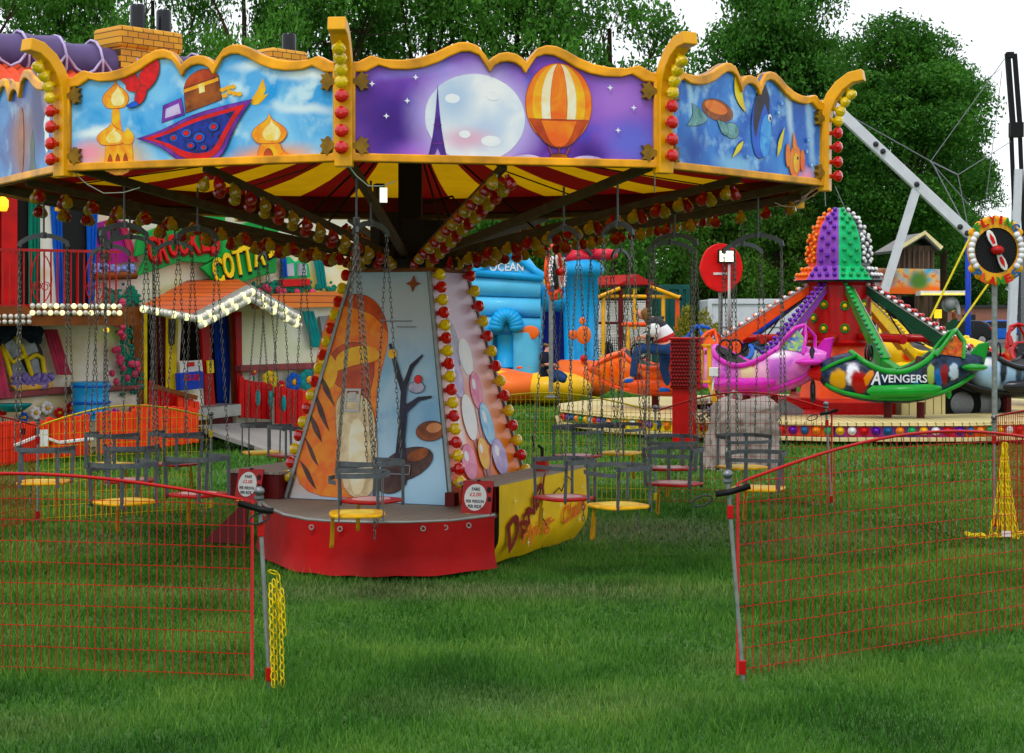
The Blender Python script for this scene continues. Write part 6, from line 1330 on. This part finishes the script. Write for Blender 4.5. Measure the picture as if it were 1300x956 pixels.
make_plane(pos(96.5, .92), R(96.5), 'red plane car behind the black one', a_red, 'red_paint', 'red_paint', 'orange_paint')
make_plane(pos(141.5, 1.0), R(141.5), 'yellow plane car with black markings behind the drum', a_yellow, 'letter_yellow', 'letter_yellow', 'black_paint')
make_plane(Vector((3.35, 28.2, .9)), R(-128.5), 'silver and blue plane car behind the red booth', a_silver, 'inflate_dark', 'inflate_dark', 'green_paint')
make_plane(pos(186.5, .92), R(186.5), 'dark green plane car hidden behind the tower', a_green, 'dark_green', 'dark_green', 'black_paint')
# ------------------------------------------------------------------ booth, sack
D = 22.4; s = D/F; bt = thing('ticket_booth', 'red quilted control booth on a red post with yellow side panels', 'booth', ((872-650)*s, D, 0), R(-12))
m = MB(); m.box((0, 0, 1.03), (.38, .36, .62)); m.box((0, 0, 1.345), (.42, .40, .03)); m.build('cabinet', 'red_paint', bt, bevel=.008)
m = MB()
for i in range(9):
    for j in range(14): m.sphere((-.17+.34*(i+.5*(j % 2))/9, -.182, .75+.57*j/13), (.02, .012, .022), 6, 4)
m.build('quilting', 'dark_red', bt, smooth=True)
m = MB(); m.box((.24, -.06, 1.26), (.14, .16, .03)); m.box((.29, -.06, 1.02), (.05, .12, .46)); m.box((.24, -.06, .80), (.14, .16, .03)); m.box((.20, -.0, 1.0), (.02, .3, .4)); m.build('side_panel', 'yellow_paint', bt, bevel=.005)
m = MB(); m.flatbar([(.30, -.1, .8), (.38, -.1, .5)], .05, .06); m.build('brace', 'yellow_paint', bt)
m = MB(); m.box((-.03, 0, .36), (.28, .28, .74)); m.build('post', 'red_paint', bt, bevel=.008)
m = MB(); m.box((.36, -.2, .93), (.11, .1, .11)); m.tube([(.36, -.2, .88), (.34, -.2, .7), (.30, -.15, .55)], .012, 6); m.build('socket_box', 'white', bt, bevel=.01)
m = MB()
for i in range(26): a = Vector((.25+random.gauss(0, .05), -.25+random.gauss(0, .03), .36+random.gauss(0, .07))); b = a+Vector((random.gauss(0, .07), random.gauss(0, .03), random.gauss(0, .07))); m.tube([a, (a+b)/2+Vector((.02, -.02, .02)), b], .01, 5)
m.build('cable_tangle', 'steel', bt)
D = 18.8; s = D/F; sk_ = MB(); X0 = (946-650)*s
import mathutils.noise as mnoise
NU, NV = 90, 46; vs = []
for j in range(NV+1):
    f = j/NV
    for i in range(NU):
        a = 2*PI*i/NU; ca, sa = math.cos(a), math.sin(a); kx = 1/(abs(ca)**5+abs(sa)**5)**.2
        flare = 1+.10*(1-f)**2.2+(.45*(1-f)**1.5 if ca < 0 else 0)*abs(ca); top_ = 1 if f < .93 else 1-(f-.93)/.07*.25
        nv_ = mnoise.noise(Vector((ca*2.2, sa*2.2, f*3.5))); wr = .05*nv_+.03*abs(mnoise.noise(Vector((ca*5, sa*5, f*6+3))))*2+.012*math.sin(a*13+f*9)
        vs.append(((  .30*kx*ca*flare+wr*ca)*top_, (.25*kx*sa*flare+wr*sa)*top_, f*(.74+.03*math.sin(a*2+1))+.004))
vs.append((0, 0, .70))
sk_.add(vs, [(j*NU+i, j*NU+(i+1) % NU, (j+1)*NU+(i+1) % NU, (j+1)*NU+i) for j in range(NV) for i in range(NU)]+[(NV*NU+i, NV*NU+(i+1) % NU, len(vs)-1) for i in range(NU)])
sa_ = thing('covered_sack', 'crumpled grey tarpaulin cover standing on the grass before the planes ride', 'cover', (X0, D, 0), .1); sk_.build('cover', 'sack', sa_, smooth=True)
m = MB(); m.tube([(-.1+.05*math.cos(a*PI/6), 0, .76+.05*math.sin(a*PI/6)) for a in range(12)], .02, 6, closed=True); m.tube([(-.2, 0, .72), (-.13, -.02, .82), (-.05, 0, .74)], .025, 6); m.build('knotted_top', 'sack', sa_, smooth=True)

# ------------------------------------------------------------------ bungee frame, mast
D = 34.0; s = D/F; bf = thing('trampoline_frame', 'white steel beam frame with slanting beam, strut, blue pole and ropes', 'frame', P(1229, 404, D)*1-Vector((0, 0, EYE)))
bo_ = P(1229, 404, D)-Vector((0, 0, EYE))
def q3(px, py, dy=0): v = P(px, py, D+dy); return Vector((v.x-bo_.x, v.y-bo_.y, v.z))
m = MB(); m.flatbar([q3(1050, 128, -.0), q3(1236, 302, 0)], .16, .2); be = m.build('slanting_beam', 'white_metal', bf, bevel=.01)
m = MB()
for (px, py) in ((1112, 183), (1121, 192), (1164, 234), (1219, 288), (1228, 296)): m.sphere(q3(px, py, -.1), .055, 8, 6)
m.build('bolts', 'dark_grey', be)
m = MB(); m.flatbar([q3(1164, 238), q3(1122, 372)], .14, .15); m.flatbar([q3(1122, 372), q3(1110, 470, 2)], .14, .15); m.build('strut', 'white_metal', bf)
m = MB(); m.cyl(q3(1229, 300), (0, 0, 0), .055, n=10); m.build('blue_pole', 'blue_paint', bf, smooth=True)
m = MB(); m.tube([q3(1232, 300, -.2), q3(1165, 437, -2)], .02, 6); m.tube([q3(1262, 350, -.2), q3(1190, 452, -2)], .02, 6); m.build('tie_rope', 'rope_yellow', bf)
m = MB(); m.tube([q3(1066, 140), q3(1180, 204, 1), q3(1216, 222)], .016, 5); m.tube([q3(1275, 75, 1), q3(1182, 204, 1)], .01, 4); m.tube([q3(1182, 204, 1), q3(1232, 300)], .012, 4); m.tube([q3(1216, 222), q3(1231, 300)], .012, 4); m.tube([q3(1216, 222), q3(1283, 180, 1)], .008, 4); m.tube([q3(1272, 90, 1), q3(1246, 300, 1)], .008, 4); m.tube([q3(1180, 204), q3(1232, 262, 0)], .01, 4)
m.build('cables', 'steel', bf)
m = MB(); m.tube([q3(1047, 236, -3), q3(1048, 262, -3)], .01, 4); m.tube([q3(1060, 236, -3), q3(1074, 268, -3)], .01, 4); m.build('guy_wire', 'steel', bf)
D = 36.0; s = D/F; ms = thing('mast', 'tall dark lattice mast above a white pole behind the round yellow sign', 'mast', (P(1290, 404, D).x, D, 0))
def q4(px, py): v = P(px, py, D); return Vector((v.x-P(1290, 404, D).x, 0, v.z))
m = MB(); m.flatbar([q4(1279, 68), q4(1286, 160)], .10, .10); m.flatbar([q4(1288, 68), q4(1295, 160)], .03, .10); m.box(q4(1290, 165), (.26, .2, .3)); m.flatbar([q4(1284, 175), q4(1289, 300)], .05, .08); m.flatbar([q4(1295, 175), q4(1300, 300)], .05, .08)
m.box(q4(1282, 70), (.14, .14, .12)); m.build('upper_mast', 'black', ms)
m = MB(); m.flatbar([q4(1292, 215), q4(1288, 330), q4(1282, 470)], .16, .16); m.build('white_pole', 'white_metal', ms); m = MB(); m.cyl(q4(1300, 300), q4(1300, 500), .12, n=8); m.build('lower_mast', 'steel', ms)
# ------------------------------------------------------------------ log cabin ride and kiosk
D = 48.0; s = D/F; lr = thing('cabin_ride', 'ride topped by a wooden cabin, with painted frieze, lit awning and grey animal head', 'fairground ride', (P(1150, 404, D).x, D, 0), R(-6))
def b4(px, py): return ((px-1150)*s, EYE-(py-HZ)*s)
m = MB(); a = b4(1142, 345); b = b4(1184, 312); m.box(((a[0]+b[0])/2, .6, (a[1]+b[1])/2), (b[0]-a[0], 1.2, b[1]-a[1])); m.build('cabin', 'cabin_wood', lr)
m = MB()
for i in range(8): x = a[0]+(b[0]-a[0])*i/7; m.box((x, -.05, (a[1]+b[1])/2-.1), (.05, .05, (b[1]-a[1])*.9))
m.build('cabin_rail', 'cabin_wood', lr)
m = MB(); A1 = b4(1136, 318); A2 = b4(1172, 296); A3 = b4(1193, 316)
m.add([(A1[0], -.3, A1[1]), (A2[0], -.3, A2[1]), (A2[0]-.4, 1.6, A2[1]), (A1[0]-.4, 1.6, A1[1])], [(0, 1, 2, 3)]); m.add([(A2[0], -.3, A2[1]), (A3[0], -.3, A3[1]), (A3[0], 1.6, A3[1]), (A2[0]-.4, 1.6, A2[1])], [(0, 1, 2, 3)])
ro = m.build('cabin_roof', pm('shingle', '#8a8a88', .8), lr); md = ro.modifiers.new('s', 'SOLIDIFY'); md.thickness = .08
m = MB(); m.flatbar([(A1[0], -.34, A1[1]), (A2[0], -.34, A2[1]), (A3[0], -.34, A3[1])], .05, .1); m.build('barge_board', 'cream', ro)
m = MB(); n = 12; x0, x1 = b4(1080, 0)[0], b4(1190, 0)[0]; zt, zb = b4(0, 340)[1], b4(0, 372)[1]
m.prism([(x0, zb), (x1, zb-.05), (x1, zt-.05), (x0, zt)], -.4, -.3); m.build('frieze', art('frieze', ('#4aa0c0', '#e0a83a', '#c85a2a'), [(0, 3.1, 3, .1, 0, '#58b8d8', .5), (0, 2.3, 3, .18, 0, '#d86a1c', .6), (-.6, 2.7, .3, .25, 0, '#8a4820', .5), (.3, 2.6, .25, .25, 0, '#4a7030', .5), (-1.1, 2.7, .2, .2, 0, '#3a6a50', .5)], nscale=2.5), lr)
m = MB(); m.box(((b4(1160, 0)[0]+b4(1214, 0)[0])/2, -.9, b4(0, 373)[1]), ((1214-1160)*s, 1.1, .12)); aw = m.build('awning', 'white', lr)
m = MB()
for i in range(18): m.sphere((b4(1162+i*2.9, 0)[0], -1.47, b4(0, 374.5)[1]), .025, 6, 4)
m.build('awning_bulbs', 'warm_lit', aw)
m = MB(); m.sphere((b4(1198, 0)[0], -1.2, b4(0, 386)[1]), (.2, .22, .2), 14, 10); m.sphere((b4(1194, 0)[0], -1.2, b4(0, 388)[1]), (.16, .05, .18), 12, 8); m.tube([(b4(1203, 0)[0], -1.3, b4(0, 386)[1]), (b4(1206, 0)[0], -1.35, b4(0, 392)[1]), (b4(1207, 0)[0], -1.4, b4(0, 400)[1])], [.10, .06, .035], 8); m.build('animal_head', 'grey', lr, smooth=True)
m = MB()
for px in (1140, 1168, 1184): m.box((b4(px, 0)[0], -.3, 1.1), (.1, .1, 2.3))
m.box((b4(1175, 0)[0], .4, 1.2), (.5, .1, 2.2)); m.build('columns', 'cabin_wood', lr)
m = MB(); m.prism([b4(1132, 438), b4(1170, 440), b4(1170, 402), b4(1136, 402)], -.6, -.5); m.build('green_panel', 'dark_green', lr); m = MB(); m.prism([b4(1186, 440), b4(1206, 440), b4(1206, 404), b4(1200, 406), b4(1188, 416)], -1.2, -1.1); m.build('green_panel', 'dark_green', lr)
m = MB(); m.prism([b4(1190, 436), b4(1194, 436), b4(1196, 420), b4(1192, 424)], -1.24, -1.2); m.build('painted_leaf', 'cream', lr)
m = MB(); m.box((-.4, 1.4, 1.1), (1.9, 1.2, 2.2)); m.build('ride_body', 'rough_black', lr)
m = MB(); m.prism([b4(1181, 404), b4(1190, 404), b4(1190, 393), b4(1181, 393)], -.75, -.7); m.build('lit_sign', 'warm_lit', lr)
t = thing('lamp_post', 'lit lamp on a wooden post before the parked black car', 'lamp', (P(1211, 404, 52).x, 52, 0)); m = MB(); m.cyl((0, 0, 0), (0, 0, 1.75), .06, n=8); m.build('post', 'brown', t); m = MB(); z = zat(391, 52); m.sphere((-.05, 0, z), .10, 10, 8); m.sphere((.07, 0, z+.07), .08, 10, 8); m.build('lamp_globe', 'warm_lit', t, smooth=True)
# brick building far behind
D = 165; s = D/F; br_ = thing('brick_building', 'long low red brick building behind the car park', 'building', (P(1260, 404, D).x, D, 0)); m = MB(); m.box((0, 5, 1.3), (26, 10, 2.6)); m.build('wall', 'brick_red', br_); m = MB(); m.box((0, 5, 2.7), (26.6, 10.6, .25)); m.build('roof', 'dark_grey', br_)
m = MB()
for i in range(6): m.box((-11+4.4*i, -.02, 1.5), (1.2, .1, .9))
m.build('window', 'glass', br_)
# ------------------------------------------------------------------ cars
def car(px, D, col, label, rz=0, group='cars in the car park'):
    t = thing('parked_car', label, 'car', (P(px, 404, D).x, D, 0), rz, group)
    pr_ = [(-2.1, .35), (-2.12, .7), (-2.0, .85), (-1.2, 1.0), (-.6, 1.42), (.2, 1.5), (1.3, 1.47), (1.75, 1.3), (2.02, .98), (2.1, .9), (2.1, .4), (1.75, .28), (-1.8, .28)]
    m = MB(); m.prism(pr_, -.85, .85); bo = m.build('body', col, t, bevel=.09)
    for y in (-.87, .87):
        m = MB()
        for w_ in ([(-1.05, 1.0), (-.55, 1.36), (-.1, 1.40), (-.1, 1.0)], [(.0, 1.0), (.0, 1.41), (.85, 1.41), (.85, 1.0)], [(.95, 1.0), (.95, 1.40), (1.35, 1.36), (1.75, 1.02)]): m.prism(w_, y-.01, y+.01)
        m.build('window', 'glass', bo)
    m = MB(); m.add([(1.80, -.6, 1.28), (1.80, .6, 1.28), (2.06, .65, 1.0), (2.06, -.65, 1.0)], [(0, 1, 2, 3)]); m.build('rear_window', 'glass', bo)
    for (x, y) in ((-1.35, -.8), (1.35, -.8), (-1.35, .8), (1.35, .8)):
        m = MB(); m.lathe([(.2, -.1), (.3, -.1), (.33, -.06), (.33, .06), (.3, .1), (.2, .1)], 22, (x, y, .33), (0, 1, 0)); wl = m.build('wheel', 'rubber', t, smooth=True, sharp=40)
        m = MB(); m.lathe([(.05, .09), (.21, .105)], 12, (x, y, .33), (0, 1 if y > 0 else -1, 0)); 
        for q in range(5): a = q*2*PI/5; m.box((x+.11*math.cos(a), y+(.11 if y > 0 else -.11), .33+.11*math.sin(a)), (.17, .02, .04), Matrix.Rotation(-a, 3, 'Y'))
        m.build('rim', 'aluminium', wl)
    for y in (-.7, .7): m = MB(); m.box((1.95, y*1.1, 1.0), (.22, .22, .14)); m.build('tail_light', 'letter_red', t, bevel=.02)
    for y in (-.62, .62): m = MB(); m.box((-2.05, y, .75), (.12, .3, .14)); m.build('headlight', 'white_cap', t, bevel=.02)
    return t
car(1212, 105, 'car_black', 'black hatchback parked behind the rides with a red tail light', R(4)); car(1262, 112, 'car_blue', 'blue car parked behind the tail of the black hatchback', R(-10))
# ------------------------------------------------------------------ people
def skinmesh(name, pts, edges, mat, parent, sub=2):
    me = bpy.data.meshes.new(name); me.from_pydata([tuple(p[0]) for p in pts], edges, []); o = bpy.data.objects.new(name, me); COL.objects.link(o); o.parent = parent
    md = o.modifiers.new('skin', 'SKIN'); md.use_smooth_shade = True
    for i, p in enumerate(pts): r_ = p[1] if isinstance(p[1], tuple) else (p[1], p[1]); me.skin_vertices[0].data[i].radius = r_; me.skin_vertices[0].data[i].use_root = (i == 0)
    ss = o.modifiers.new('sub', 'SUBSURF'); ss.levels = sub; ss.render_levels = sub; me.materials.append(M[mat]); return o
D = 25.0; o0 = P(830, 404, D); o0 = Vector((o0.x, o0.y, 0.0))
pe = thing('person', 'woman in black, white and red jacket and jeans leaning over the orange plane', 'person', (o0.x, o0.y, .0))
def h(px, py, dy=0): v = P(px, py, D+dy); return Vector((v.x-o0.x, dy, v.z))
J = dict(pel=h(848, 437, 0), bel=h(842, 426), che=h(833, 413), neck=h(822, 404), head=h(811, 398), lsh=h(828, 412, -.16), lel=h(831, 429, -.2), lha=h(813, 427, -.22), rsh=h(838, 408, .16), rel=h(822, 425, .25), rha=h(808, 432, .2), lhip=h(848, 440, -.1), lkn=h(809, 443, -.15), lan=h(803, 480, -.12), lto=h(791, 484, -.12), rhip=h(850, 440, .1), rkn=h(842, 466, .12), ran=h(850, 492, .15), rto=h(836, 495, .15))
skinmesh('body', [(J['pel'], .12), (J['bel'], .10), (J['che'], .12), (J['neck'], .045), (J['head'], .082), (J['lsh'], .05), (J['lel'], .036), (J['lha'], .026), (J['rsh'], .05), (J['rel'], .036), (J['rha'], .026), (J['lhip'], .075), (J['lkn'], .05), (J['lan'], .035), (J['lto'], .03), (J['rhip'], .075), (J['rkn'], .05), (J['ran'], .035), (J['rto'], .03), (J['head']+Vector((-.045, 0, -.04)), .05)],
         [(0, 1), (1, 2), (2, 3), (3, 4), (2, 5), (5, 6), (6, 7), (2, 8), (8, 9), (9, 10), (0, 11), (11, 12), (12, 13), (13, 14), (0, 15), (15, 16), (16, 17), (17, 18), (4, 19)], 'skin', pe)
def colourblock(name, org, axis, stops):
    m, t, b = nt(name); N = t.nodes; L = t.links; tc = N.new('ShaderNodeTexCoord'); v = N.new('ShaderNodeVectorMath'); v.operation = 'SUBTRACT'; v.inputs[1].default_value = org; L.new(tc.outputs['Object'], v.inputs[0])
    d = N.new('ShaderNodeVectorMath'); d.operation = 'DOT_PRODUCT'; d.inputs[1].default_value = axis.normalized(); L.new(v.outputs[0], d.inputs[0]); cr = N.new('ShaderNodeValToRGB'); cr.color_ramp.interpolation = 'CONSTANT'; L.new(d.outputs['Value'], cr.inputs['Fac'])
    e = cr.color_ramp.elements; e[0].position = 0; e[0].color = C(stops[0][1]); e[1].position = stops[1][0]; e[1].color = C(stops[1][1])
    for p_, c_ in stops[2:]: x_ = e.new(p_); x_.color = C(c_)
    L.new(cr.outputs['Color'], b.inputs['Base Color']); b.inputs['Roughness'].default_value = .75; return m
M['block_jacket'] = colourblock('block_jacket', J['pel']+Vector((.05, 0, -.17)), J['che']-J['pel']+Vector((0, 0, .12)), [(0, '#c01018'), (.30, '#e8e8ea'), (.44, '#11131c'), ])
skinmesh('jacket', [(J['pel'], .175), (J['bel'], .17), (J['che'], .17), (J['che'].lerp(J['neck'], .7), .09), (J['lsh'], .085), (J['lsh'].lerp(J['lel'], .5), .065), (J['rsh'], .085), (J['rel'], .06), (J['rel'].lerp(J['rha'], .7), .045)], [(0, 1), (1, 2), (2, 3), (2, 4), (4, 5), (2, 6), (6, 7), (7, 8)], 'block_jacket', pe)
skinmesh('sleeve', [(J['lsh'].lerp(J['lel'], -.1)+Vector((0, -.03, 0)), .11), (J['lel']+Vector((0, -.03, 0)), .10)], [(0, 1)], 'white', pe); skinmesh('cuff', [(J['lel'], .06), (J['lel'].lerp(J['lha'], .7), .045)], [(0, 1)], 'navy', pe)
skinmesh('jeans', [(J['pel']+Vector((0, 0, -.06)), .12), (J['lhip']+Vector((0, 0, -.03)), .09), (J['lkn'], .075), (J['lkn'].lerp(J['lan'], .5), .062), (J['lan'], .055), (J['rhip'], .10), (J['rkn'], .075), (J['ran'], .055)], [(0, 1), (1, 2), (2, 3), (3, 4), (0, 5), (5, 6), (6, 7)], 'denim', pe)
skinmesh('shoe', [(J['lan']+Vector((.02, 0, -.02)), .045), (J['lto'], .035)], [(0, 1)], 'curtain_blue', pe); skinmesh('shoe', [(J['ran']+Vector((.02, 0, -.02)), .045), (J['rto'], .035)], [(0, 1)], 'curtain_blue', pe)
skinmesh('hair', [(J['head']+Vector((.035, 0, .045)), .09), (J['head']+Vector((.10, -.02, .0)), .085), (J['head']+Vector((.14, -.04, -.1)), .065), (J['head']+Vector((.16, -.05, -.2)), .03)], [(0, 1), (1, 2), (2, 3)], 'hair', pe)
m = MB(); hd = J['head']
for sy in (-1, 1): m.sphere(hd+Vector((-.085, sy*.032, .0)), .011, 8, 6)
m.sphere(hd+Vector((-.092, 0, -.045)), (.008, .02, .006), 8, 5); m.build('eyes_and_mouth', 'black', pe)
m = MB()
for hb_, dr in ((J['lha'], -1), (J['rha'], -1)):
    for q in range(4): y = -.024+.016*q; L_ = (.055, .065, .062, .05)[q]; m.tube([hb_+Vector((-.02, y, 0)), hb_+Vector((-.02-L_*.6, y, -.008)), hb_+Vector((-.02-L_, y, -.03))], [.009, .008, .006], 6)
    m.tube([hb_+Vector((0, .03, 0)), hb_+Vector((-.03, .045, -.01)), hb_+Vector((-.05, .045, -.02))], [.010, .009, .007], 6)
m.build('fingers', 'skin', pe, smooth=True)
D = 31.2; o0 = P(700, 404, D); o0 = Vector((o0.x, o0.y, 0)); pe = thing('person', 'person in a dark top and jeans sitting on the bouncy castle apron behind the signpost', 'person', o0)
J = dict(pel=h(694, 478), bel=h(693, 468), che=h(693, 456), neck=h(695, 446), head=h(698, 439), lsh=h(690, 451, -.14), lel=h(692, 463, -.2), lha=h(701, 463, -.24), rsh=h(698, 451, .14), rel=h(701, 462, .2), rha=h(708, 466, .1), lkn=h(708, 478, -.16), lan=h(719, 484, -.2), rkn=h(709, 474, .1), ran=h(720, 481, .1))
skinmesh('body', [(J['pel'], .12), (J['bel'], .10), (J['che'], .12), (J['neck'], .045), (J['head'], .085), (J['lsh'], .045), (J['lel'], .035), (J['lha'], .03), (J['rsh'], .045), (J['rel'], .035), (J['rha'], .03), (J['lkn'], .06), (J['lan'], .04), (J['rkn'], .06), (J['ran'], .04)], [(0, 1), (1, 2), (2, 3), (3, 4), (2, 5), (5, 6), (6, 7), (2, 8), (8, 9), (9, 10), (0, 11), (11, 12), (0, 13), (13, 14)], 'skin', pe)
skinmesh('top', [(J['bel'], .13), (J['che'], .145), (J['lsh'], .075), (J['lel'], .055), (J['rsh'], .075), (J['rel'], .055), (J['pel'], .14)], [(0, 1), (1, 2), (2, 3), (1, 4), (4, 5), (0, 6)], 'navy', pe)
skinmesh('jeans', [(J['pel']+Vector((0.02, 0, -.01)), .13), (J['lkn'], .085), (J['lan'], .06), (J['rkn'], .085), (J['ran'], .06)], [(0, 1), (1, 2), (0, 3), (3, 4)], 'denim', pe)
skinmesh('hair', [(J['head']+Vector((-.04, 0, .04)), .085), (J['head']+Vector((-.07, 0, -.03)), .07)], [(0, 1)], 'hair', pe)
m = MB()
for hb_ in (J['lha'], J['rha']):
    for q in range(4): y = -.024+.016*q; m.tube([hb_+Vector((.01, y, 0)), hb_+Vector((.05, y, -.01)), hb_+Vector((.07, y, -.03))], [.009, .008, .006], 6)
    m.tube([hb_+Vector((0, .03, 0)), hb_+Vector((.03, .045, -.01)), hb_+Vector((.045, .045, -.02))], [.010, .009, .007], 6)
m.build('fingers', 'skin', pe, smooth=True)

# ------------------------------------------------------------------ trees
rng = np.random.default_rng(11)
def crown_mesh(name, rx, rz, nl, ncl, nleaf, leaf, mat, seed):
    g = np.random.default_rng(seed); pts = []
    lobes = []
    for i in range(nl):
        v = g.normal(size=3); v /= np.linalg.norm(v); f = g.uniform(.35, .86)**.6; c = v*f*np.array([rx, rx, rz]); taper = 1-.25*max(0, c[2]/rz); c[:2] *= taper
        lobes.append((c, g.uniform(.22, .40)*rx, g.uniform(.16, .30)*rx))
    per = ncl//nl; C_ = []
    for c, r_, h_ in lobes:
        v = g.normal(size=(per, 3)); v /= np.linalg.norm(v, axis=1)[:, None]; v[:, 2] = np.abs(v[:, 2])*np.where(g.random(per) < .75, 1, -.6); f = g.uniform(.75, 1.08, per)[:, None]
        C_.append(c+v*f*np.array([r_, r_, h_*1.2]))
    C_ = np.concatenate(C_); n = len(C_)*nleaf
    cen = np.repeat(C_, nleaf, 0)+g.normal(size=(n, 3))*np.array([.20, .20, .13])*rx/3.0
    sz = leaf*g.uniform(.6, 1.3, n); a = g.normal(size=(n, 3)); a /= np.linalg.norm(a, axis=1)[:, None]; b = np.cross(a, g.normal(size=(n, 3))+[0, 0, .6]); b /= np.linalg.norm(b, axis=1)[:, None]
    a = a*sz[:, None]; b = b*sz[:, None]*.55; V = np.stack([cen-a, cen-b*.9, cen+a, cen+b*.9], 1).reshape(-1, 3)
    return raw_mesh(name, V, 4, M[mat]), lobes
def trunk_mesh(name, rx, rz, hc, lobes, seed):
    random.seed(seed); m = MB(); H = hc+rz*.6
    m.tube([(0, 0, -.2), (.05, 0, hc*.4), (-.05, .06, hc*.8), (.1, 0, H)], [.32, .26, .22, .08], 10)
    for c, r_, h_ in lobes[:16]:
        z0 = random.uniform(hc*.5, hc+rz*.3); e = Vector((c[0], c[1], c[2]+hc)); s_ = Vector((0, 0, min(z0, e.z-.3))); mid = s_.lerp(e, .5)+Vector((0, 0, .25))
        m.tube([s_, mid, e], [.11, .07, .02], 6)
        for q in range(3): e2 = e+Vector((random.gauss(0, .6), random.gauss(0, .6), random.gauss(.2, .5))); m.tube([mid.lerp(e, .6), e2], [.035, .01], 4)
    return m.mesh(name, [M['trunk']], True)
VAR = []
for i, (mat, rx, rz, nl, ncl, nlf, leaf) in enumerate((('leaf_a', 3.2, 5.6, 46, 2100, 18, .095), ('leaf_a', 3.4, 5.2, 34, 1350, 18, .090), ('leaf_b', 3.4, 5.6, 70, 4200, 18, .088), ('leaf_c', 2.6, 2.8, 30, 1500, 16, .085))):
    me, lb = crown_mesh('crown', rx, rz, nl, ncl, nlf, leaf, mat, 20+i); hc = rz+2.2 if i < 3 else rz*.95
    VAR.append((me, trunk_mesh('trunk', rx, rz, hc, lb, 5+i), hc, rx, rz))
def tree(v, px, D, width_px, top_py, label, rz=0, name='tree', cat='tree', low=None):
    me, tk, hc, rx, rz_ = VAR[v]; s = D/F; sx = width_px/2*s/rx; top = EYE-(top_py-HZ)*s
    t = thing(name, label, cat, (P(px, 404, D).x, D, 0), 0, 'trees along the back of the fairground' if name == 'tree' else 'bushes under the trees')
    if low is None: low = 1.2
    sz = (top-low)/(2*rz_); base = low+rz_*sz
    c = share('crown', me, t, (0, 0, base)); c.rotation_euler = (0, 0, rz); c.scale = (sx, sx, sz)
    k = share('trunk', tk, t); k.rotation_euler = (0, 0, rz); k.scale = (sx, sx, base/hc); return t
tree(1, -40, 50, 230, -120, 'tree above the outer end of the purple ridge', .3)
tree(0, 75, 54, 210, -110, 'leafy tree between the purple ridge end and the brick chimney', 1.1)
tree(1, 195, 52, 190, -140, 'tree directly behind the black chimney stacks', 2.2)
tree(1, 312, 50, 190, -150, 'open branched tree with sky gaps above the sky blue painted board', 3.4)
tree(0, 430, 53, 220, -120, 'tree behind the tall middle corner post of the swing ride', 4.0)
tree(0, 545, 56, 210, -130, 'tree above the moon on the purple board', 5.1)
tree(0, 655, 54, 210, -120, 'tree above the striped balloon on the purple board', .8)
tree(1, 775, 52, 220, -90, 'loose pale tree with gaps, beside the patch of white sky', 1.9)
tree(2, 1000, 66, 225, -70, 'tall dense dark tree above the sea coloured board', 2.5, low=.5)
tree(2, 1140, 60, 225, 18, 'rounded dense dark tree behind the white slanting beam', .4, low=2.6)
tree(2, 1198, 72, 130, 62, 'narrower dark tree sloping down towards the dark mast', 3.9, low=3.2)
for i, (px, D, wd, top, v, lab) in enumerate(((500, 62, 170, 250, 3, 'bushy low tree seen under the canopy beside the mast'), (610, 64, 180, 255, 3, 'bushy low tree behind the bouncy castle'), (720, 62, 170, 262, 3, 'bushy low tree above the red ornament of the castle tower'), (820, 60, 150, 240, 3, 'bushy low tree above the red play frame roof'),
     (905, 58, 150, 225, 3, 'bushy low tree behind the round red disc'), (985, 62, 150, 245, 3, 'bushy low tree above the pale trailer, beside the coloured dome'), (1075, 64, 150, 255, 2, 'bushy dark low tree behind the coloured dome'), (1165, 172, 150, 240, 2, 'bushy dark low tree behind the wooden cabin'), (1225, 178, 110, 262, 2, 'bushy dark low tree behind the blue pole'), (1262, 184, 90, 330, 3, 'small tree behind the round yellow sign post'),
     (400, 60, 160, 260, 3, 'bushy low tree behind the green window end of the fun house'), (860, 80, 200, 120, 0, 'far tree filling the gap beside the dense dark tree'), (560, 84, 260, 150, 0, 'far tree behind the middle trees'), (300, 84, 260, 150, 0, 'far tree behind the open branched tree'), (120, 80, 260, 120, 0, 'far tree behind the chimney stacks'))):
    tree(v, px, D, wd, top, lab, i*1.3, low=0)
VAR.append(None)
me, lb = crown_mesh('leaves', 1.0, .9, 14, 300, 10, .06, 'leaf_yellow', 40)
t = thing('bush', 'yellow-green bush between the green container and the pale trailer', 'bush', (P(885, 404, 39).x, 39, 0)); c = share('leaves', me, t, (0, 0, 1.0)); c.scale = (.55, .5, 1.0); m = MB()
for i in range(6): m.tube([(0, 0, 0), (random.uniform(-.3, .3), random.uniform(-.3, .3), 1.4)], [.03, .01], 5)
m.build('stems', 'trunk', t)
